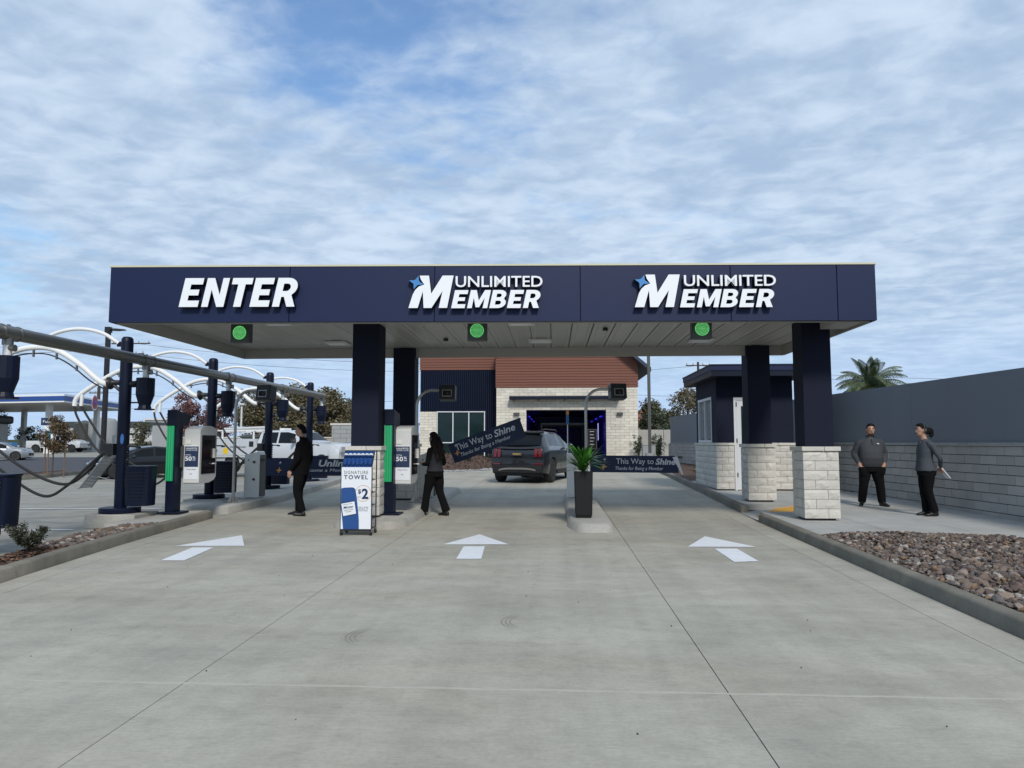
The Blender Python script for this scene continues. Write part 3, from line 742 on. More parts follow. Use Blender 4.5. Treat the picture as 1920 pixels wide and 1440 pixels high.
def masonry(parent, x0, x1, y0, y1, z0, n, ch, joint=.007, long=.385, sides='fblr', rough=.02):
    """split-face courses round a rectangular core"""
    for c in range(n):
        z = z0 + c * ch + joint; h = ch - joint
        def run(ax, ay, ang, length, flip):
            cuts = [0]; first = (.17 if (c + flip) % 2 else .385)
            if length <= .75: first = length * .33 if (c + flip) % 2 else length * .67
            p_ = first
            while p_ < length - .09: cuts.append(p_); p_ += long
            cuts.append(length)
            for a, b in zip(cuts, cuts[1:]):
                split_block(parent, (ax + math.cos(ang) * (a + joint / 2), ay + math.sin(ang) * (a + joint / 2), z), ang, b - a - joint, .1, h, rough=rough + random.uniform(-.004, .006))
        if 'f' in sides: run(x0 - (.016 if 'l' in sides else 0), y0, 0, x1 - x0 + (.016 if 'l' in sides else 0) + (.016 if 'r' in sides else 0), 0)
        if 'r' in sides: run(x1, y0, math.pi / 2, y1 - y0, 1)
        if 'b' in sides: run(x1 + .016, y1, math.pi, x1 - x0 + .032, 0)
        if 'l' in sides: run(x0, y1, -math.pi / 2, y1 - y0, 1)
CH = .163
def column(cx, cy, base_dz, label):
    z0 = G(cx, cy) + base_dz; hw = .285
    t = thing('canopy_column', label, 'column', (cx, cy, z0), 0, 'canopy columns on pale block piers')
    MB().box(-hw + .05, hw - .05, -hw + .05, hw - .05, -.03, .04).build('footing', M_['mortard'], t)
    MB().box(-hw + .012, hw - .012, -hw + .012, hw - .012, .03, .03 + 7 * CH + .01).build('core', M_['stoned'], t)
    masonry(t, -hw, hw, -hw, hw, .03, 7, CH)
    zc_ = .03 + 7 * CH + .008; cw = hw + .04
    for s_, (a, b, c, d) in enumerate(((-cw, .05, -cw, .0), (.056, cw, -cw, .0), (-cw, -.05, .006, cw), (-.044, cw, .006, cw))):
        MB().box(a, b, c, d, zc_, zc_ + .075).build('cap_block', M_['stone'], t, bevel=.006)
    MB().box(-.245, .245, -.245, .245, zc_ + .076, ZS - z0 - .002).build('shaft', M_['navyst'], t, bevel=.008)
    return t
column(4.585, 12.86, .125, 'front right canopy column, nearest pale block pier beside the rock bed')
column(4.55, 16.22, .125, 'rear right canopy column in front of the small navy booth door')
column(-3.36, 12.9, .13, 'front left canopy column behind the towel stand')
column(-3.36, 16.22, .13, 'rear left canopy column behind the second pay kiosk')

# ---- signs on the fascia
ang = math.atan2(YFr - YFl, XR - XL)
def onface(x): return yf(x) - .004
def sgn(name, label, x, z):
    return thing(name, label, 'sign', (x, onface(x), z), ang)
Eo = [(0, 0), (.70, 0), (.70, .22), (.27, .22), (.27, .40), (.62, .40), (.62, .60), (.27, .60), (.27, .78), (.70, .78), (.70, 1), (0, 1)]
No = [(0, 0), (.24, 0), (.24, .60), (.56, 0), (.82, 0), (.82, 1), (.58, 1), (.58, .42), (.27, 1), (0, 1)]
To = [(.24, 0), (.51, 0), (.51, .78), (.75, .78), (.75, 1), (0, 1), (0, .78), (.24, .78)]
Mo = [(0, 0), (.24, 0), (.24, .58), (.43, .05), (.62, .05), (.81, .58), (.81, 0), (1.05, 0), (1.05, 1), (.74, 1), (.525, .42), (.31, 1), (0, 1)]
def bowl(cx, cy, rx, ry, a0, a1, n=9): return [(cx + rx * math.cos(R_(a0 + (a1 - a0) * i / n)), cy + ry * math.sin(R_(a0 + (a1 - a0) * i / n))) for i in range(n + 1)]
Ro = [[(0, 0), (.26, 0), (.26, .34), (.36, .34), (.53, 0), (.83, 0), (.62, .40)] + bowl(.40, .68, .38, .32, -50, 90) + [(0, 1)], [(.26, .54)] + bowl(.40, .67, .13, .13, -90, 90) + [(.26, .80)]]
Bo = [[(0, 0)] + bowl(.43, .285, .37, .285, -90, 52) + bowl(.41, .74, .33, .26, -30, 90) + [(0, 1)], [(.25, .19)] + bowl(.42, .30, .13, .11, -90, 90) + [(.25, .41)], [(.25, .60)] + bowl(.40, .70, .11, .10, -90, 90) + [(.25, .80)]]
GL = {'E': ([Eo], .83), 'N': ([No], .94), 'T': ([To], .84), 'M': ([Mo], 1.16), 'R': (Ro, .93), 'B': (Bo, .92)}
def word(s, t, x, z, w, h, depth, shear):
    tot = sum(GL[c][1] for c in s) - (GL[s[-1]][1] - max(p[0] for p in GL[s[-1]][0][0])) + shear
    k = w / (tot * h); cx = 0
    for c in s:
        lo, adv = GL[c]
        lo2 = [[((px_ + cx) * k * h + shear * k * h * py_, py_ * h) for px_, py_ in l_] for l_ in lo]
        shape(lo2, depth, (M_['letter'], M_['ret']), t, (x, -.012, z)); cx += adv
t = sgn('enter_sign', 'large white slanted ENTER letters on the left of the navy canopy fascia', -6.0, 3.775)
word('ENTER', t, 0, 0, 1.97, .47, .10, .22)
LM = [(222, 456), (298, 456), (338, 318), (346, 456), (410, 456), (500, 316), (470, 456), (538, 456), (590, 188), (500, 188), (407, 338), (388, 188), (312, 188), (322, 222), (350, 262), (306, 278), (276, 306), (256, 344)]
ST = []
tips = [(225, 228), (302, 190), (345, 262), (264, 300)]; cc = (284, 245)
for a, b in zip(tips, tips[1:] + tips[:1]):
    for i in range(5):
        k = i / 5; mx_, my_ = a[0] + (b[0] - a[0]) * k, a[1] + (b[1] - a[1]) * k; pull = .42 * math.sin(math.pi * k)
        ST.append((mx_ + (cc[0] - mx_) * pull, my_ + (cc[1] - my_) * pull))
def member_sign(x, z, label, w, dz=0):
    t = sgn('member_sign', label, x, z); s_ = .525 / 268.0; dep = .12
    dep = .10; f = lambda P: [((a - 220) * s_, (456 - b) * s_) for a, b in P]
    shape([f(LM)], dep, (M_['letter'], M_['ret']), t, (0, -.012, 0), 'letter')
    shape([f(ST)], dep, (M_['starb'], M_['ret']), t, (0, -.012, 0), 'star')
    big_ = [(cc[0] + (a - cc[0]) * 1.16, cc[1] + (b - cc[1]) * 1.16) for a, b in ST]
    shape([f(big_)], dep * .9, (M_['ret'],), t, (0, -.01, 0), 'star_outline')
    text('UNLIMITED', w * .648, .178, dep * .7, M_['letter'], t, (w * .352, -.04, .337), bold=.009)
    text('UNLIMITED', w * .648, .178, .07, M_['ret'], t, (w * .352, -.01, .337), bold=.014, name='lettering_back')
    word('EMBER', t, w * .32, -.005, w * .68, .292, dep, .2)
member_sign(-2.30, 3.747, 'white UNLIMITED MEMBER logo sign in the middle of the canopy fascia', 2.15)
member_sign(1.31, 3.750, 'white UNLIMITED MEMBER logo sign at the right of the canopy fascia', 2.25)

# ---- green lane lights under the front edge
for x, lb in ((-5.41, 'green round lane light hanging under the ENTER letters'), (-1.275, 'green round lane light under the middle canopy logo'), (2.505, 'green round lane light under the right canopy logo')):
    t = thing('lane_light', lb, 'traffic light', (x, 12.0, 3.50), 0, 'green lane lights under the canopy')
    MB().box(-.165, .165, 0, .16, -.165, .17).build('housing', M_['dgrey'], t, bevel=.008)
    MB().box(-.05, .05, .03, .12, .17, ZS - 3.50).build('bracket', M_['dgrey'], t)
    m = MB(); m.rings([[(.125 * math.cos(2 * math.pi * j / 28), y, .125 * math.sin(2 * math.pi * j / 28)) for j in range(28)] for y in (-.001, -.012)][::-1]); m.build('lens', M_['lens'], t)
    d_ = MB(); d_.cbox((0, -.014, 0), (.009, .008, .009))
    for ring in range(1, 6):
        for j in range(ring * 6 + (6 if ring == 5 else 0)):
            nn = ring * 6 + (6 if ring == 5 else 0); a = 2 * math.pi * j / nn; d_.cbox((.022 * ring * math.cos(a), -.014, .022 * ring * math.sin(a)), (.0085, .008, .0085))
    d_.build('led_dots', M_['led'], t, kind='stuff')

# ================================================================== tunnel building
def courses(parent, x0, x1, z0, z1, y, ch=.175, ln=.56, holes=(), mt=None, lim=290, name='block', d=.09, seed=1):
    rk = random.Random(seed); indiv = 0; bulk_ = MB(); row = 0; z = z0; B = []
    while z < z1 - .02:
        h = min(ch, z1 - z); x = x0 - (ln / 2 if row % 2 else 0)
        while x < x1 - .01:
            a, b = max(x, x0), min(x + ln, x1); x += ln
            segs = [(a, b)]
            for (hx0, hx1, hz0, hz1) in holes:
                if z + h / 2 > hz0 and z + h / 2 < hz1:
                    ns = []
                    for (p, q) in segs:
                        if q <= hx0 or p >= hx1: ns.append((p, q))
                        else:
                            if p < hx0: ns.append((p, hx0))
                            if q > hx1: ns.append((hx1, q))
                    segs = ns
            for (p, q) in segs:
                if q - p > .04: B.append((p, q, z, h))
        z += ch; row += 1
    for i, (p, q, z, h) in enumerate(B):
        m = MB() if i < lim else bulk_
        o_ = rk.uniform(0, .018)
        m.box(p + .006, q - .006, y - d - o_, y, z + .006, z + h - .004)
        if i < lim: m.build(name, mt or M_['bstone'], parent)
    if len(B) > lim: bulk_.build('small_' + name + 's', mt or M_['bstone'], parent, kind='stuff')
YB1, YB2 = 44.0, 45.6; GB = .46
bld = thing('wash_building', 'car wash building of pale block and red brown siding behind the canopy', 'building', (0, 0, 0))
dx0, dx1, dz1 = -1.6, 3.27, 3.57
w_ = MB(); w_.box(-3.45, dx0, YB1, YB1 + .3, GB - .1, 4.96); w_.box(dx1, 5.2, YB1, YB1 + .3, GB - .1, 4.96); w_.box(dx0, dx1, YB1, YB1 + .3, dz1, 4.96)
w_.box(-3.45, 5.2, YB1 + .02, YB1 + .3, 4.97, 7.0); w_.box(-3.45, -3.2, YB1 + .3, 66, GB - .1, 7.0); w_.box(4.95, 5.2, YB1 + .3, 66, GB - .1, 7.0)
w_.add([(-3.45, YB1 + .02, 7), (5.2, YB1 + .02, 7), (.9, YB1 + .02, 10.0), (-3.45, YB1 + .3, 7), (5.2, YB1 + .3, 7), (.9, YB1 + .3, 10.0)], [(0, 1, 2), (3, 5, 4)])
w_.build('wall', M_['stoned'], bld)
courses(bld, -3.45, 5.2, GB, 4.96, YB1, holes=[(dx0, dx1, 0, dz1)], lim=150)
for i in range(14):
    z = 4.97 + i * .168; 
    MB().box(-3.5, 5.25, YB1 - .06 - .0, YB1 + .01, z + .02, z + .165).build('siding_board', M_['red'], bld)
MB().box(-3.45, 5.2, YB1 - .03, YB1 + .015, 4.97, 7.32).build('siding_backing', M_['redd'], bld)
# roof with its overhanging eave on the right
rf = MB()
for s_ in (1, -1):
    cx = .9; ex = 5.95 if s_ == 1 else -3.52; ez = 6.12 if s_ == 1 else 7.5
    sl = lambda x: 10.35 - (10.35 - ez) * abs(x - cx) / abs(ex - cx)
    rf.add([(cx, YB1 - .8, 10.35), (ex, YB1 - .8, ez), (ex, 66, ez), (cx, 66, 10.35), (cx, YB1 - .8, 10.12), (ex, YB1 - .8, ez - .24), (ex, 66, ez - .24), (cx, 66, 10.12)],
           [(0, 1, 2, 3), (7, 6, 5, 4), (0, 4, 5, 1), (1, 5, 6, 2), (2, 6, 7, 3)])
rf.build('roof', M_['roofm'], bld)
MB().add([(5.22, YB1 - .78, 6.5), (5.9, YB1 - .78, 5.93), (5.9, 66, 5.93), (5.22, 66, 6.5)], [(0, 1, 2, 3), (3, 2, 1, 0)]).build('eave_soffit', M_['tan'], bld)
# recessed left wing
wb = MB(); wb.box(-8.5, -3.45, YB2, YB2 + .3, GB - .1, 7.6); wb.box(-8.5, -8.2, YB2 + .3, 66, GB - .1, 7.6); wb.build('wing_wall', M_['navypc'], bld)
courses(bld, -8.5, -7.42, GB, 3.58, YB2 - .01, lim=60, seed=5)
rb = MB()
for i in range(37):
    x = -8.48 + i * .136
    z0_ = 3.60 if x < -4.3 else GB
    rb.add([(x, YB2 - .01, z0_), (x + .035, YB2 - .06, z0_), (x + .085, YB2 - .06, z0_), (x + .12, YB2 - .01, z0_), (x, YB2 - .01, 6.24), (x + .035, YB2 - .06, 6.24), (x + .085, YB2 - .06, 6.24), (x + .12, YB2 - .01, 6.24)],
           [(0, 1, 5, 4), (1, 2, 6, 5), (2, 3, 7, 6), (4, 5, 6, 7)])
rb.build('ribbed_cladding', M_['navypc'], bld, kind='stuff')
for i in range(8):
    z = 6.25 + i * .168; MB().box(-8.55, -3.5, YB2 - .08, YB2 - .005, z + .02, z + .165).build('siding_board', M_['red'], bld)
# window of the wing
wn_ = MB().box(-7.40, -4.30, YB2 - .05, YB2 - .012, .62, 3.58).build('window', M_['gglass'], bld)
fr = MB()
for x in (-7.38, -6.36, -5.34, -4.33): fr.box(x - .03, x + .03, YB2 - .10, YB2 - .045, .60, 3.60)
for z in (.62, 1.60, 3.57): fr.box(-7.42, -4.29, YB2 - .105, YB2 - .05, z - .03, z + .03)
fr.build('frame', M_['frame'], wn_)
# awning bar, brackets and wall lamps
aw = MB().box(-2.62, 4.1, YB1 - .75, YB1 - .1, 4.24, 4.42).build('awning', M_['navypc'], bld)
for i in range(5): MB().box(-2.4 + i * 1.55, -2.34 + i * 1.55, YB1 - .70, YB1 - .1, 4.13, 4.24).build('bracket', M_['black'], aw)
for x in (-2.2, 4.1):
    MB().box(x - .18, x + .18, YB1 - .32, YB1 - .1, 3.28, 3.44).build('wall_lamp', M_['dgrey'], bld, bevel=.01)
# tunnel
tn = MB(); tn.box(dx0 - .3, dx0, YB1 + .31, 64, GB, 3.9); tn.box(dx1, dx1 + .3, YB1 + .31, 64, GB, 3.9); tn.box(dx0 - .3, dx1 + .3, 64, 64.2, GB, 3.9); tn.box(dx0 - .3, dx1 + .3, YB1 + .31, 64, 3.9, 4.0)
tn.build('tunnel_lining', M_['bluewall'], bld)
flat('tunnel_floor', [(dx0 + .01, YB1), (dx1 - .01, YB1), (dx1 - .01, 63.9), (dx0 + .01, 63.9)], M_['asphalt'], dz=.012)
for y in (46.2, 51, 57):
    f_ = MB(); f_.box(-.75, -.67, y, y + .1, GB, 2.75); f_.box(2.1, 2.18, y, y + .1, GB, 2.75); f_.box(-.75, 2.18, y, y + .1, 2.75, 2.86); f_.build('wash_arch', M_['dgrey'], bld)
for x in (-1.52, 3.18):
    for y in (47, 52, 58): MB().box(x - .02, x + .02, y, y + 1.6, 3.3, 3.36).build('blue_lamp', M_['blueled'], bld)
MB().box(2.92, 2.97, 46.5, 46.55, 1.75, 2.85).build('tube_lamp', M_['tube'], bld)
br = MB()
for k in range(40):
    a = k * .7; br.tube([(.65 + .25 * math.cos(a) , 50, .7 + k * .05), (.65 + .8 * math.cos(a), 50 + .5 * math.sin(a), .66 + k * .05)], [.05, .02], 5)
br.build('wash_brush', M_['bluewall'], bld)
mb_ = MB().box(2.18, 2.78, 45.2, 45.26, 1.2, 2.45).build('menu_board', M_['dgrey'], bld)
MB().box(2.23, 2.73, 45.18, 45.199, 1.25, 2.40).build('board_face', M_['screen'], mb_)
for i, wd in enumerate((.34, .30, .36, .28, .33)): MB().box(2.34, 2.34 + wd * .8, 45.17, 45.18, 2.28 - i * .2, 2.31 - i * .2).build('printed_line', M_['kgrey'], mb_)

# ================================================================== attendant booth
kb = thing('attendant_booth', 'small navy booth with block base and white door right of the lanes', 'booth', (0, 0, 0))
kx0, kx1, ky0, ky1, kz0 = 4.29, 6.35, 19.12, 21.85, G(4.3, 19.1) + .125
MB().box(kx0 + .05, kx1 - .05, ky0 + .05, ky1 - .05, kz0 - .03, kz0 + 1.2).build('core', M_['mortard'], kb)
masonry(kb, kx0, kx1, ky0, ky1, kz0 + .03, 7, .163, sides='l')
masonry(kb, kx0, 4.76, ky0, ky0 + .3, kz0 + .03, 7, .163, sides='f')
masonry(kb, 5.55, kx1, ky0, ky0 + .3, kz0 + .03, 7, .163, sides='fr')
zc2 = kz0 + .03 + 7 * .163
for a, b, c, d in ((kx0 - .03, kx0 + .3, ky0 - .03, ky0 + .1), (kx0 + .306, 4.765, ky0 - .03, ky0 + .1), (5.545, 5.9, ky0 - .03, ky0 + .1), (5.906, kx1 + .03, ky0 - .03, ky0 + .1)):
    MB().box(a, b, c, d, zc2 + .005, zc2 + .07).build('cap_block', M_['stone'], kb, bevel=.005)
for i in range(6):
    y = ky0 + .105 + i * .44; MB().box(kx0 - .03, kx0 + .1, y, y + .434, zc2 + .005, zc2 + .07).build('cap_block', M_['stone'], kb, bevel=.005)
zt = 3.32; up = MB(); zu = zc2 + .072; X0, X1, Y0, Y1 = kx0 + .04, kx1 - .04, ky0 + .04, ky1 - .04
up.box(X0, 4.76, Y0, Y0 + .12, zu, zt); up.box(5.55, X1, Y0, Y0 + .12, zu, zt); up.box(4.76, 5.55, Y0, Y0 + .12, 2.80, zt)
up.box(X0, X0 + .12, Y0 + .121, 19.75, zu, zt); up.box(X0, X0 + .12, 21.5, Y1, zu, zt); up.box(X0, X0 + .12, 19.75, 21.5, 2.86, zt)
up.box(X1 - .12, X1, Y0 + .121, Y1, zu, zt); up.box(X0 + .121, X1 - .121, Y1 - .12, Y1, zu, zt); up.build('wall', M_['navyst'], kb)
wv = MB().box(X0 + .05, X0 + .07, 19.76, 21.49, zu, 2.85).build('window', M_['glass'], kb)
f_ = MB()
for y in (19.78, 20.62, 21.46): f_.box(X0 - .012, X0 + .05, y - .035, y + .035, zu + .01, 2.85)
for z in (zu + .04, 2.81): f_.box(X0 - .016, X0 + .05, 19.75, 21.5, z - .035, z + .035)
f_.build('frame', M_['frame'], wv)
bl = MB()
for i in range(34): bl.box(X0 + .045, X0 + .050, 19.84, 20.56, zu + .1 + i * .033, zu + .12 + i * .033); bl.box(X0 + .045, X0 + .050, 20.68, 21.40, zu + .1 + i * .033, zu + .12 + i * .033)
bl.build('blinds', M_['capst'], wv)
dr = MB(); dr.box(4.77, 4.83, Y0 - .03, Y0 + .09, kz0 + .005, 2.79); dr.box(5.48, 5.54, Y0 - .03, Y0 + .09, kz0 + .005, 2.79); dr.box(4.83, 5.48, Y0 - .03, Y0 + .09, 2.72, 2.79)
dr = dr.build('door_frame', M_['frame'], kb)
d2 = MB(); d2.box(4.835, 4.96, Y0 - .02, Y0 + .03, kz0 + .02, 2.71); d2.box(5.38, 5.475, Y0 - .02, Y0 + .03, kz0 + .02, 2.71); d2.box(4.96, 5.38, Y0 - .02, Y0 + .03, 2.56, 2.71); d2.box(4.96, 5.38, Y0 - .02, Y0 + .03, kz0 + .02, kz0 + .3)
d2 = d2.build('door', M_['frame'], kb)
MB().box(4.96, 5.38, Y0, Y0 + .015, kz0 + .3, 2.56).build('pane', M_['gglass'], d2)
hn = MB(); 
for z in (kz0 + .35, 1.6, 2.55): hn.box(4.825, 4.85, Y0 - .045, Y0 - .02, z, z + .11)
hn.build('hinge', M_['black'], d2)
MB().box(5.36, 5.39, Y0 - .06, Y0 - .02, 1.2, 1.5).build('handle', M_['black'], d2)
rfk = MB(); rx0, rx1, ry0, ry1 = 4.06, 6.6, 18.45, 22.3
rfk.box(rx0, rx1, ry0, ry1, 3.30, 3.44); rfk.build('roof', M_['navypc'], kb)
MB().box(rx0 - .02, rx1 + .02, ry0 - .02, ry1 + .02, 3.441, 3.57).build('roof_fascia', M_['navy'], kb)
MB().box(rx0 - .035, rx1 + .035, ry0 - .035, ry1 + .035, 3.571, 3.60).build('roof_flashing', M_['navypc'], kb)

# ================================================================== long wall on the right
A_, B_ = Vector((8.33, 4.2)), Vector((6.76, 41.0)); dw = (B_ - A_).normalized(); wang = math.atan2(dw.y, dw.x); Lw = (B_ - A_).length
wall = thing('boundary_wall', 'long wall of grey block below and blue grey panels above', 'wall', (A_.x, A_.y, 0), wang)
# local x runs away from the camera, +y faces the lanes (left)
gz = lambda s_: G(8, A_.y + dw.y * s_) + .12
CHW, LW = .1675, .46; zcap = 1.545
MB().add([(0, -.02, -.1), (Lw, -.02, -.1), (Lw, .085, -.1), (0, .085, -.1), (0, -.02, zcap), (Lw, -.02, zcap), (Lw, .085, zcap), (0, .085, zcap)], [(0, 3, 2, 1), (4, 5, 6, 7), (0, 1, 5, 4), (1, 2, 6, 5), (2, 3, 7, 6), (3, 0, 4, 7)]).build('core', M_['mortard'], wall)
blocks = []
nrow = 9
for r_ in range(nrow):
    z1 = zcap - r_ * CHW; off = (LW / 2 if r_ % 2 else 0) + random.uniform(-.02, .02)
    s_ = -off
    while s_ < Lw:
        a, b = max(0, s_), min(Lw, s_ + LW); s_ += LW
        if b - a > .05 and z1 > gz((a + b) / 2) + .03: blocks.append((a, b, z1))
blocks.sort(key=lambda q: q[0])
blk_me = []
for k in range(3):
    m = MB(); m.chamfer(0, 1, 0, 1, 0, 1, .0); 
unit = MB(); unit.rings([[(0.02, .0, .03), (.98, .0, .03), (.98, .0, .97), (.02, .0, .97)], [(0.0, .0, .0), (1, .0, .0), (1, .0, 1), (0, .0, 1)]], caps=False)
def unit_block():
    V = [(0, 0, 0), (1, 0, 0), (1, 0, 1), (0, 0, 1), (0, .75, 0), (1, .75, 0), (1, .75, 1), (0, .75, 1), (.012, 1, .03), (.988, 1, .03), (.988, 1, .97), (.012, 1, .97)]
    F = [(0, 1, 2, 3), (0, 4, 5, 1), (1, 5, 6, 2), (2, 6, 7, 3), (3, 7, 4, 0), (4, 8, 9, 5), (5, 9, 10, 6), (6, 10, 11, 7), (7, 11, 8, 4), (8, 11, 10, 9)]
    return V, F
V, F = unit_block(); ub = bpy.data.meshes.new('block'); ub.from_pydata(V, [], F); ub.materials.append(M_['wallblk']); ub.update()
small = MB(); k = 0
for (a, b, z1) in blocks:
    pr = .05 + random.uniform(0, .006); x_, w2, h2 = a + .004, b - a - .008, CHW - .008
    if a > 5.2 and k < 290:
        o = link('block', ub, wall, (x_, .07, z1 - CHW)); o.scale = (w2, pr, h2); k += 1
    else: small.add([(x_ + p[0] * w2, .07 + p[1] * pr, z1 - CHW + p[2] * h2) for p in V], F)
small.build('small_blocks', M_['wallblk'], wall, kind='stuff')
s_ = 0; i = 0; capb = MB()
while s_ < Lw - .02:
    e = min(Lw, s_ + LW * .66)
    if 5 < s_ < 32: MB().box(s_ + .004, e - .004, -.05, .155, zcap + .004, zcap + .055).build('cap_block', M_['capst'], wall, bevel=.004 if s_ < 20 else 0)
    else: capb.box(s_ + .004, e - .004, -.05, .155, zcap + .004, zcap + .055)
    s_ = e
capb.build('small_cap_blocks', M_['capst'], wall, kind='stuff')
s_ = 0; top0, top1 = 2.80, 3.05
while s_ < Lw - .02:
    e = min(Lw, s_ + 3.9); za = top0 + (top1 - top0) * s_ / Lw; zb = top0 + (top1 - top0) * e / Lw
    m = MB(); m.add([(s_ + .003, -.02, zcap + .058), (e - .003, -.02, zcap + .058), (e - .003, .10, zcap + .058), (s_ + .003, .10, zcap + .058), (s_ + .003, -.02, za), (e - .003, -.02, zb), (e - .003, .10, zb), (s_ + .003, .10, za)],
          [(0, 3, 2, 1), (4, 5, 6, 7), (0, 1, 5, 4), (1, 2, 6, 5), (2, 3, 7, 6), (3, 0, 4, 7)])
    m.build('wall_panel', M_['bluegrey'], wall); s_ = e
MB().box(Lw - .02, Lw + .28, -.05, .16, .3, zcap).build('end_pier', M_['wallblk'], wall)
# ================================================================== vacuum stations
def bez(P, n=16):
    """smooth curve through points (Catmull-Rom)"""
    P = [Vector(p) for p in P]; Q = [P[0] * 2 - P[1]] + P + [P[-1] * 2 - P[-2]]; out_ = []
    for i in range(1, len(Q) - 2):
        a, b, c, d = Q[i - 1:i + 3]; m = max(2, n // (len(P) - 1))
        for k in range(m):
            t = k / m; out_.append(.5 * ((2 * b) + (c - a) * t + (2 * a - 5 * b + 4 * c - d) * t * t + (3 * b - a - 3 * c + d) * t ** 3))
    out_.append(P[-1]); return out_
def vacuum_station():
    t = thing('vacuum_post', 'x', 'vacuum post', (0, 0, 0), 0, 'navy vacuum posts along the silver pipe')
    MB().lathe((0, 0, 0), [(.10, .08), (.105, .1), (.105, 3.12), (.10, 3.18), (.075, 3.215), (.03, 3.225)], 24).build('post', M_['navypc'], t, smooth=40)
    MB().lathe((0, 0, 0), [(.34, 0), (.345, .01), (.345, .085), (.335, .095), (.12, .1)], 32).build('base_plate', M_['navypc'], t, smooth=30)
    bm = bez([(-.30, 0, 2.35), (-.42, 0, 2.36), (-.58, 0, 2.46), (-.9, 0, 2.72), (-1.35, 0, 2.98), (-1.75, 0, 3.04), (-2.2, 0, 2.96), (-2.7, 0, 2.70), (-3.1, 0, 2.44), (-3.27, 0, 2.28), (-3.30, 0, 2.12)], 54)
    b = MB().tube(bm, .052, 12).build('boom', M_['wpipe'], t, smooth=60)
    MB().tube(bez([(-3.12, 0, 2.43), (-3.13, 0, 2.30), (-3.14, 0, 2.12)], 6), .04, 10).build('nozzle_stub', M_['wpipe'], b, smooth=60)
    cb = MB().tube(bez([(-.42, .0, 2.26), (-.7, 0, 2.42), (-1.1, 0, 2.72), (-1.5, 0, 2.90), (-1.9, 0, 2.92), (-2.3, 0, 2.85)], 24), .014, 6).build('cable', M_['rubber'], b)
    clp = MB()
    for x, z in ((-.95, 2.68), (-1.35, 2.90), (-1.8, 2.95), (-2.25, 2.88)): clp.box(x - .012, x + .012, -.02, .02, z - .09, z + .05)
    clp.build('clip', M_['galv'], b)
    MB().tube(bez([(-.16, 0, 3.10), (-.5, 0, 3.30), (-.95, 0, 3.38), (-1.4, 0, 3.30), (-1.75, 0, 3.10)], 24), .034, 10).build('upper_strut', M_['wpipe'], t, smooth=60)
    MB().box(-.19, -.09, -.02, .02, 3.04, 3.13).build('strut_bracket', M_['navypc'], t)
    m = MB(); m.tube([(-.09, 0, 2.37), (-.22, 0, 2.37), (-.25, 0, 2.37), (-.28, 0, 2.365), (-.31, 0, 2.36)], [.045, .05, .07, .11, .12], 16); m.tube([(-.05, 0, 2.18), (-.22, 0, 2.32)], .03, 8); m.build('boom_flange', M_['black'], t, smooth=40)
    # cyclone canister on the other side, under its drop pipe
    c = MB().lathe((.38, 0, 0), [(.10, 1.86), (.17, 1.862), (.17, 1.885), (.115, 1.89), (.10, 1.95), (.158, 2.14), (.158, 2.45), (.06, 2.46)], 14).build('canister', M_['navypc'], t)
    MB().lathe((.38, 0, 0), [(.055, 2.46), (.055, 2.76)], 14).build('drop_pipe', M_['wpipe'], c, smooth=60)
    MB().tube([(.38, 0, 2.56), (.47, 0, 2.56), (.49, 0, 2.56)], [.045, .045, .05], 10).build('valve', M_['galv'], c, smooth=40)
    m = MB(); m.tube([(.09, 0, 2.34), (.24, 0, 2.34)], .045, 12)
    for x in (.12, .16, .20): m.tube([(x, 0, 2.34), (x + .015, 0, 2.34)], .062, 12)
    m.tube([(.08, 0, 2.0), (.30, 0, 2.0)], .016, 6); m.build('connector', M_['black'], t, smooth=40)
    # litter bin hung on the post
    rings = []
    for z, k in ((.13, .96), (.14, 1.0), (.80, 1.04), (.82, 1.10), (.845, 1.10)):
        rings.append([(.37 + .235 * k * (abs(math.cos(a)) ** .6) * (1 if math.cos(a) > 0 else -1), .18 * k * (abs(math.sin(a)) ** .6) * (1 if math.sin(a) > 0 else -1), z) for a in [2 * math.pi * j / 24 for j in range(24)]])
    bn = MB().rings(rings).build('bin', M_['navypc'], t, smooth=30)
    hl = MB()
    for i in range(9):
        for j in range(9): hl.box(.37 - .17 + i * .0425 - .008, .37 - .17 + i * .0425 + .008, -.192, -.18, .24 + j * .06, .26 + j * .06)
    hl.build('perforations', M_['black'], bn, kind='stuff')
    MB().box(.09, .16, -.03, .03, .34, .38).build('bin_arm', M_['navypc'], t)
    # ribbed mat rack
    rk = MB(); a = Vector((-.24, -.16, 1.02)); e = Vector((-.68, -.16, .44)); d = e - a; w_ = Vector((0, .34, 0))
    rk.tube([e + Vector((-.06, 0, .02)), e, a, a + w_, e + w_, e + w_ + Vector((-.06, 0, .02))], .012, 6)
    r_ = rk.build('mat_rack', M_['steel'], t)
    nrm = Vector((d.z, 0, -d.x)).normalized()
    rot = math.atan2(-d.z, d.x)
    for i in range(22):
        p = a + d * ((i + .5) / 22) + w_ / 2
        MB().cbox(p, (.022, .34, .008), Matrix.Rotation(rot, 3, 'Y')).build('slat', M_['steel'], r_)
    MB().tube([(-.08, .0, .55), (-.5, 0, .66)], .01, 6).build('rack_brace', M_['steel'], t)
    h = MB().cbox((-.2, -.02, 1.14), (.16, .16, .22)).build('hose_holder', M_['black'], t, bevel=.01)
    MB().tube(bez([(-3.30, 0, 2.14), (-3.2, -.02, 1.85), (-2.7, -.08, 1.15), (-2.0, -.12, .62), (-1.35, -.14, .30), (-.95, -.12, .48), (-.5, -.08, .92), (-.22, -.05, 1.15)], 48), .026, 8).build('hose', M_['rubber'], t, smooth=60)
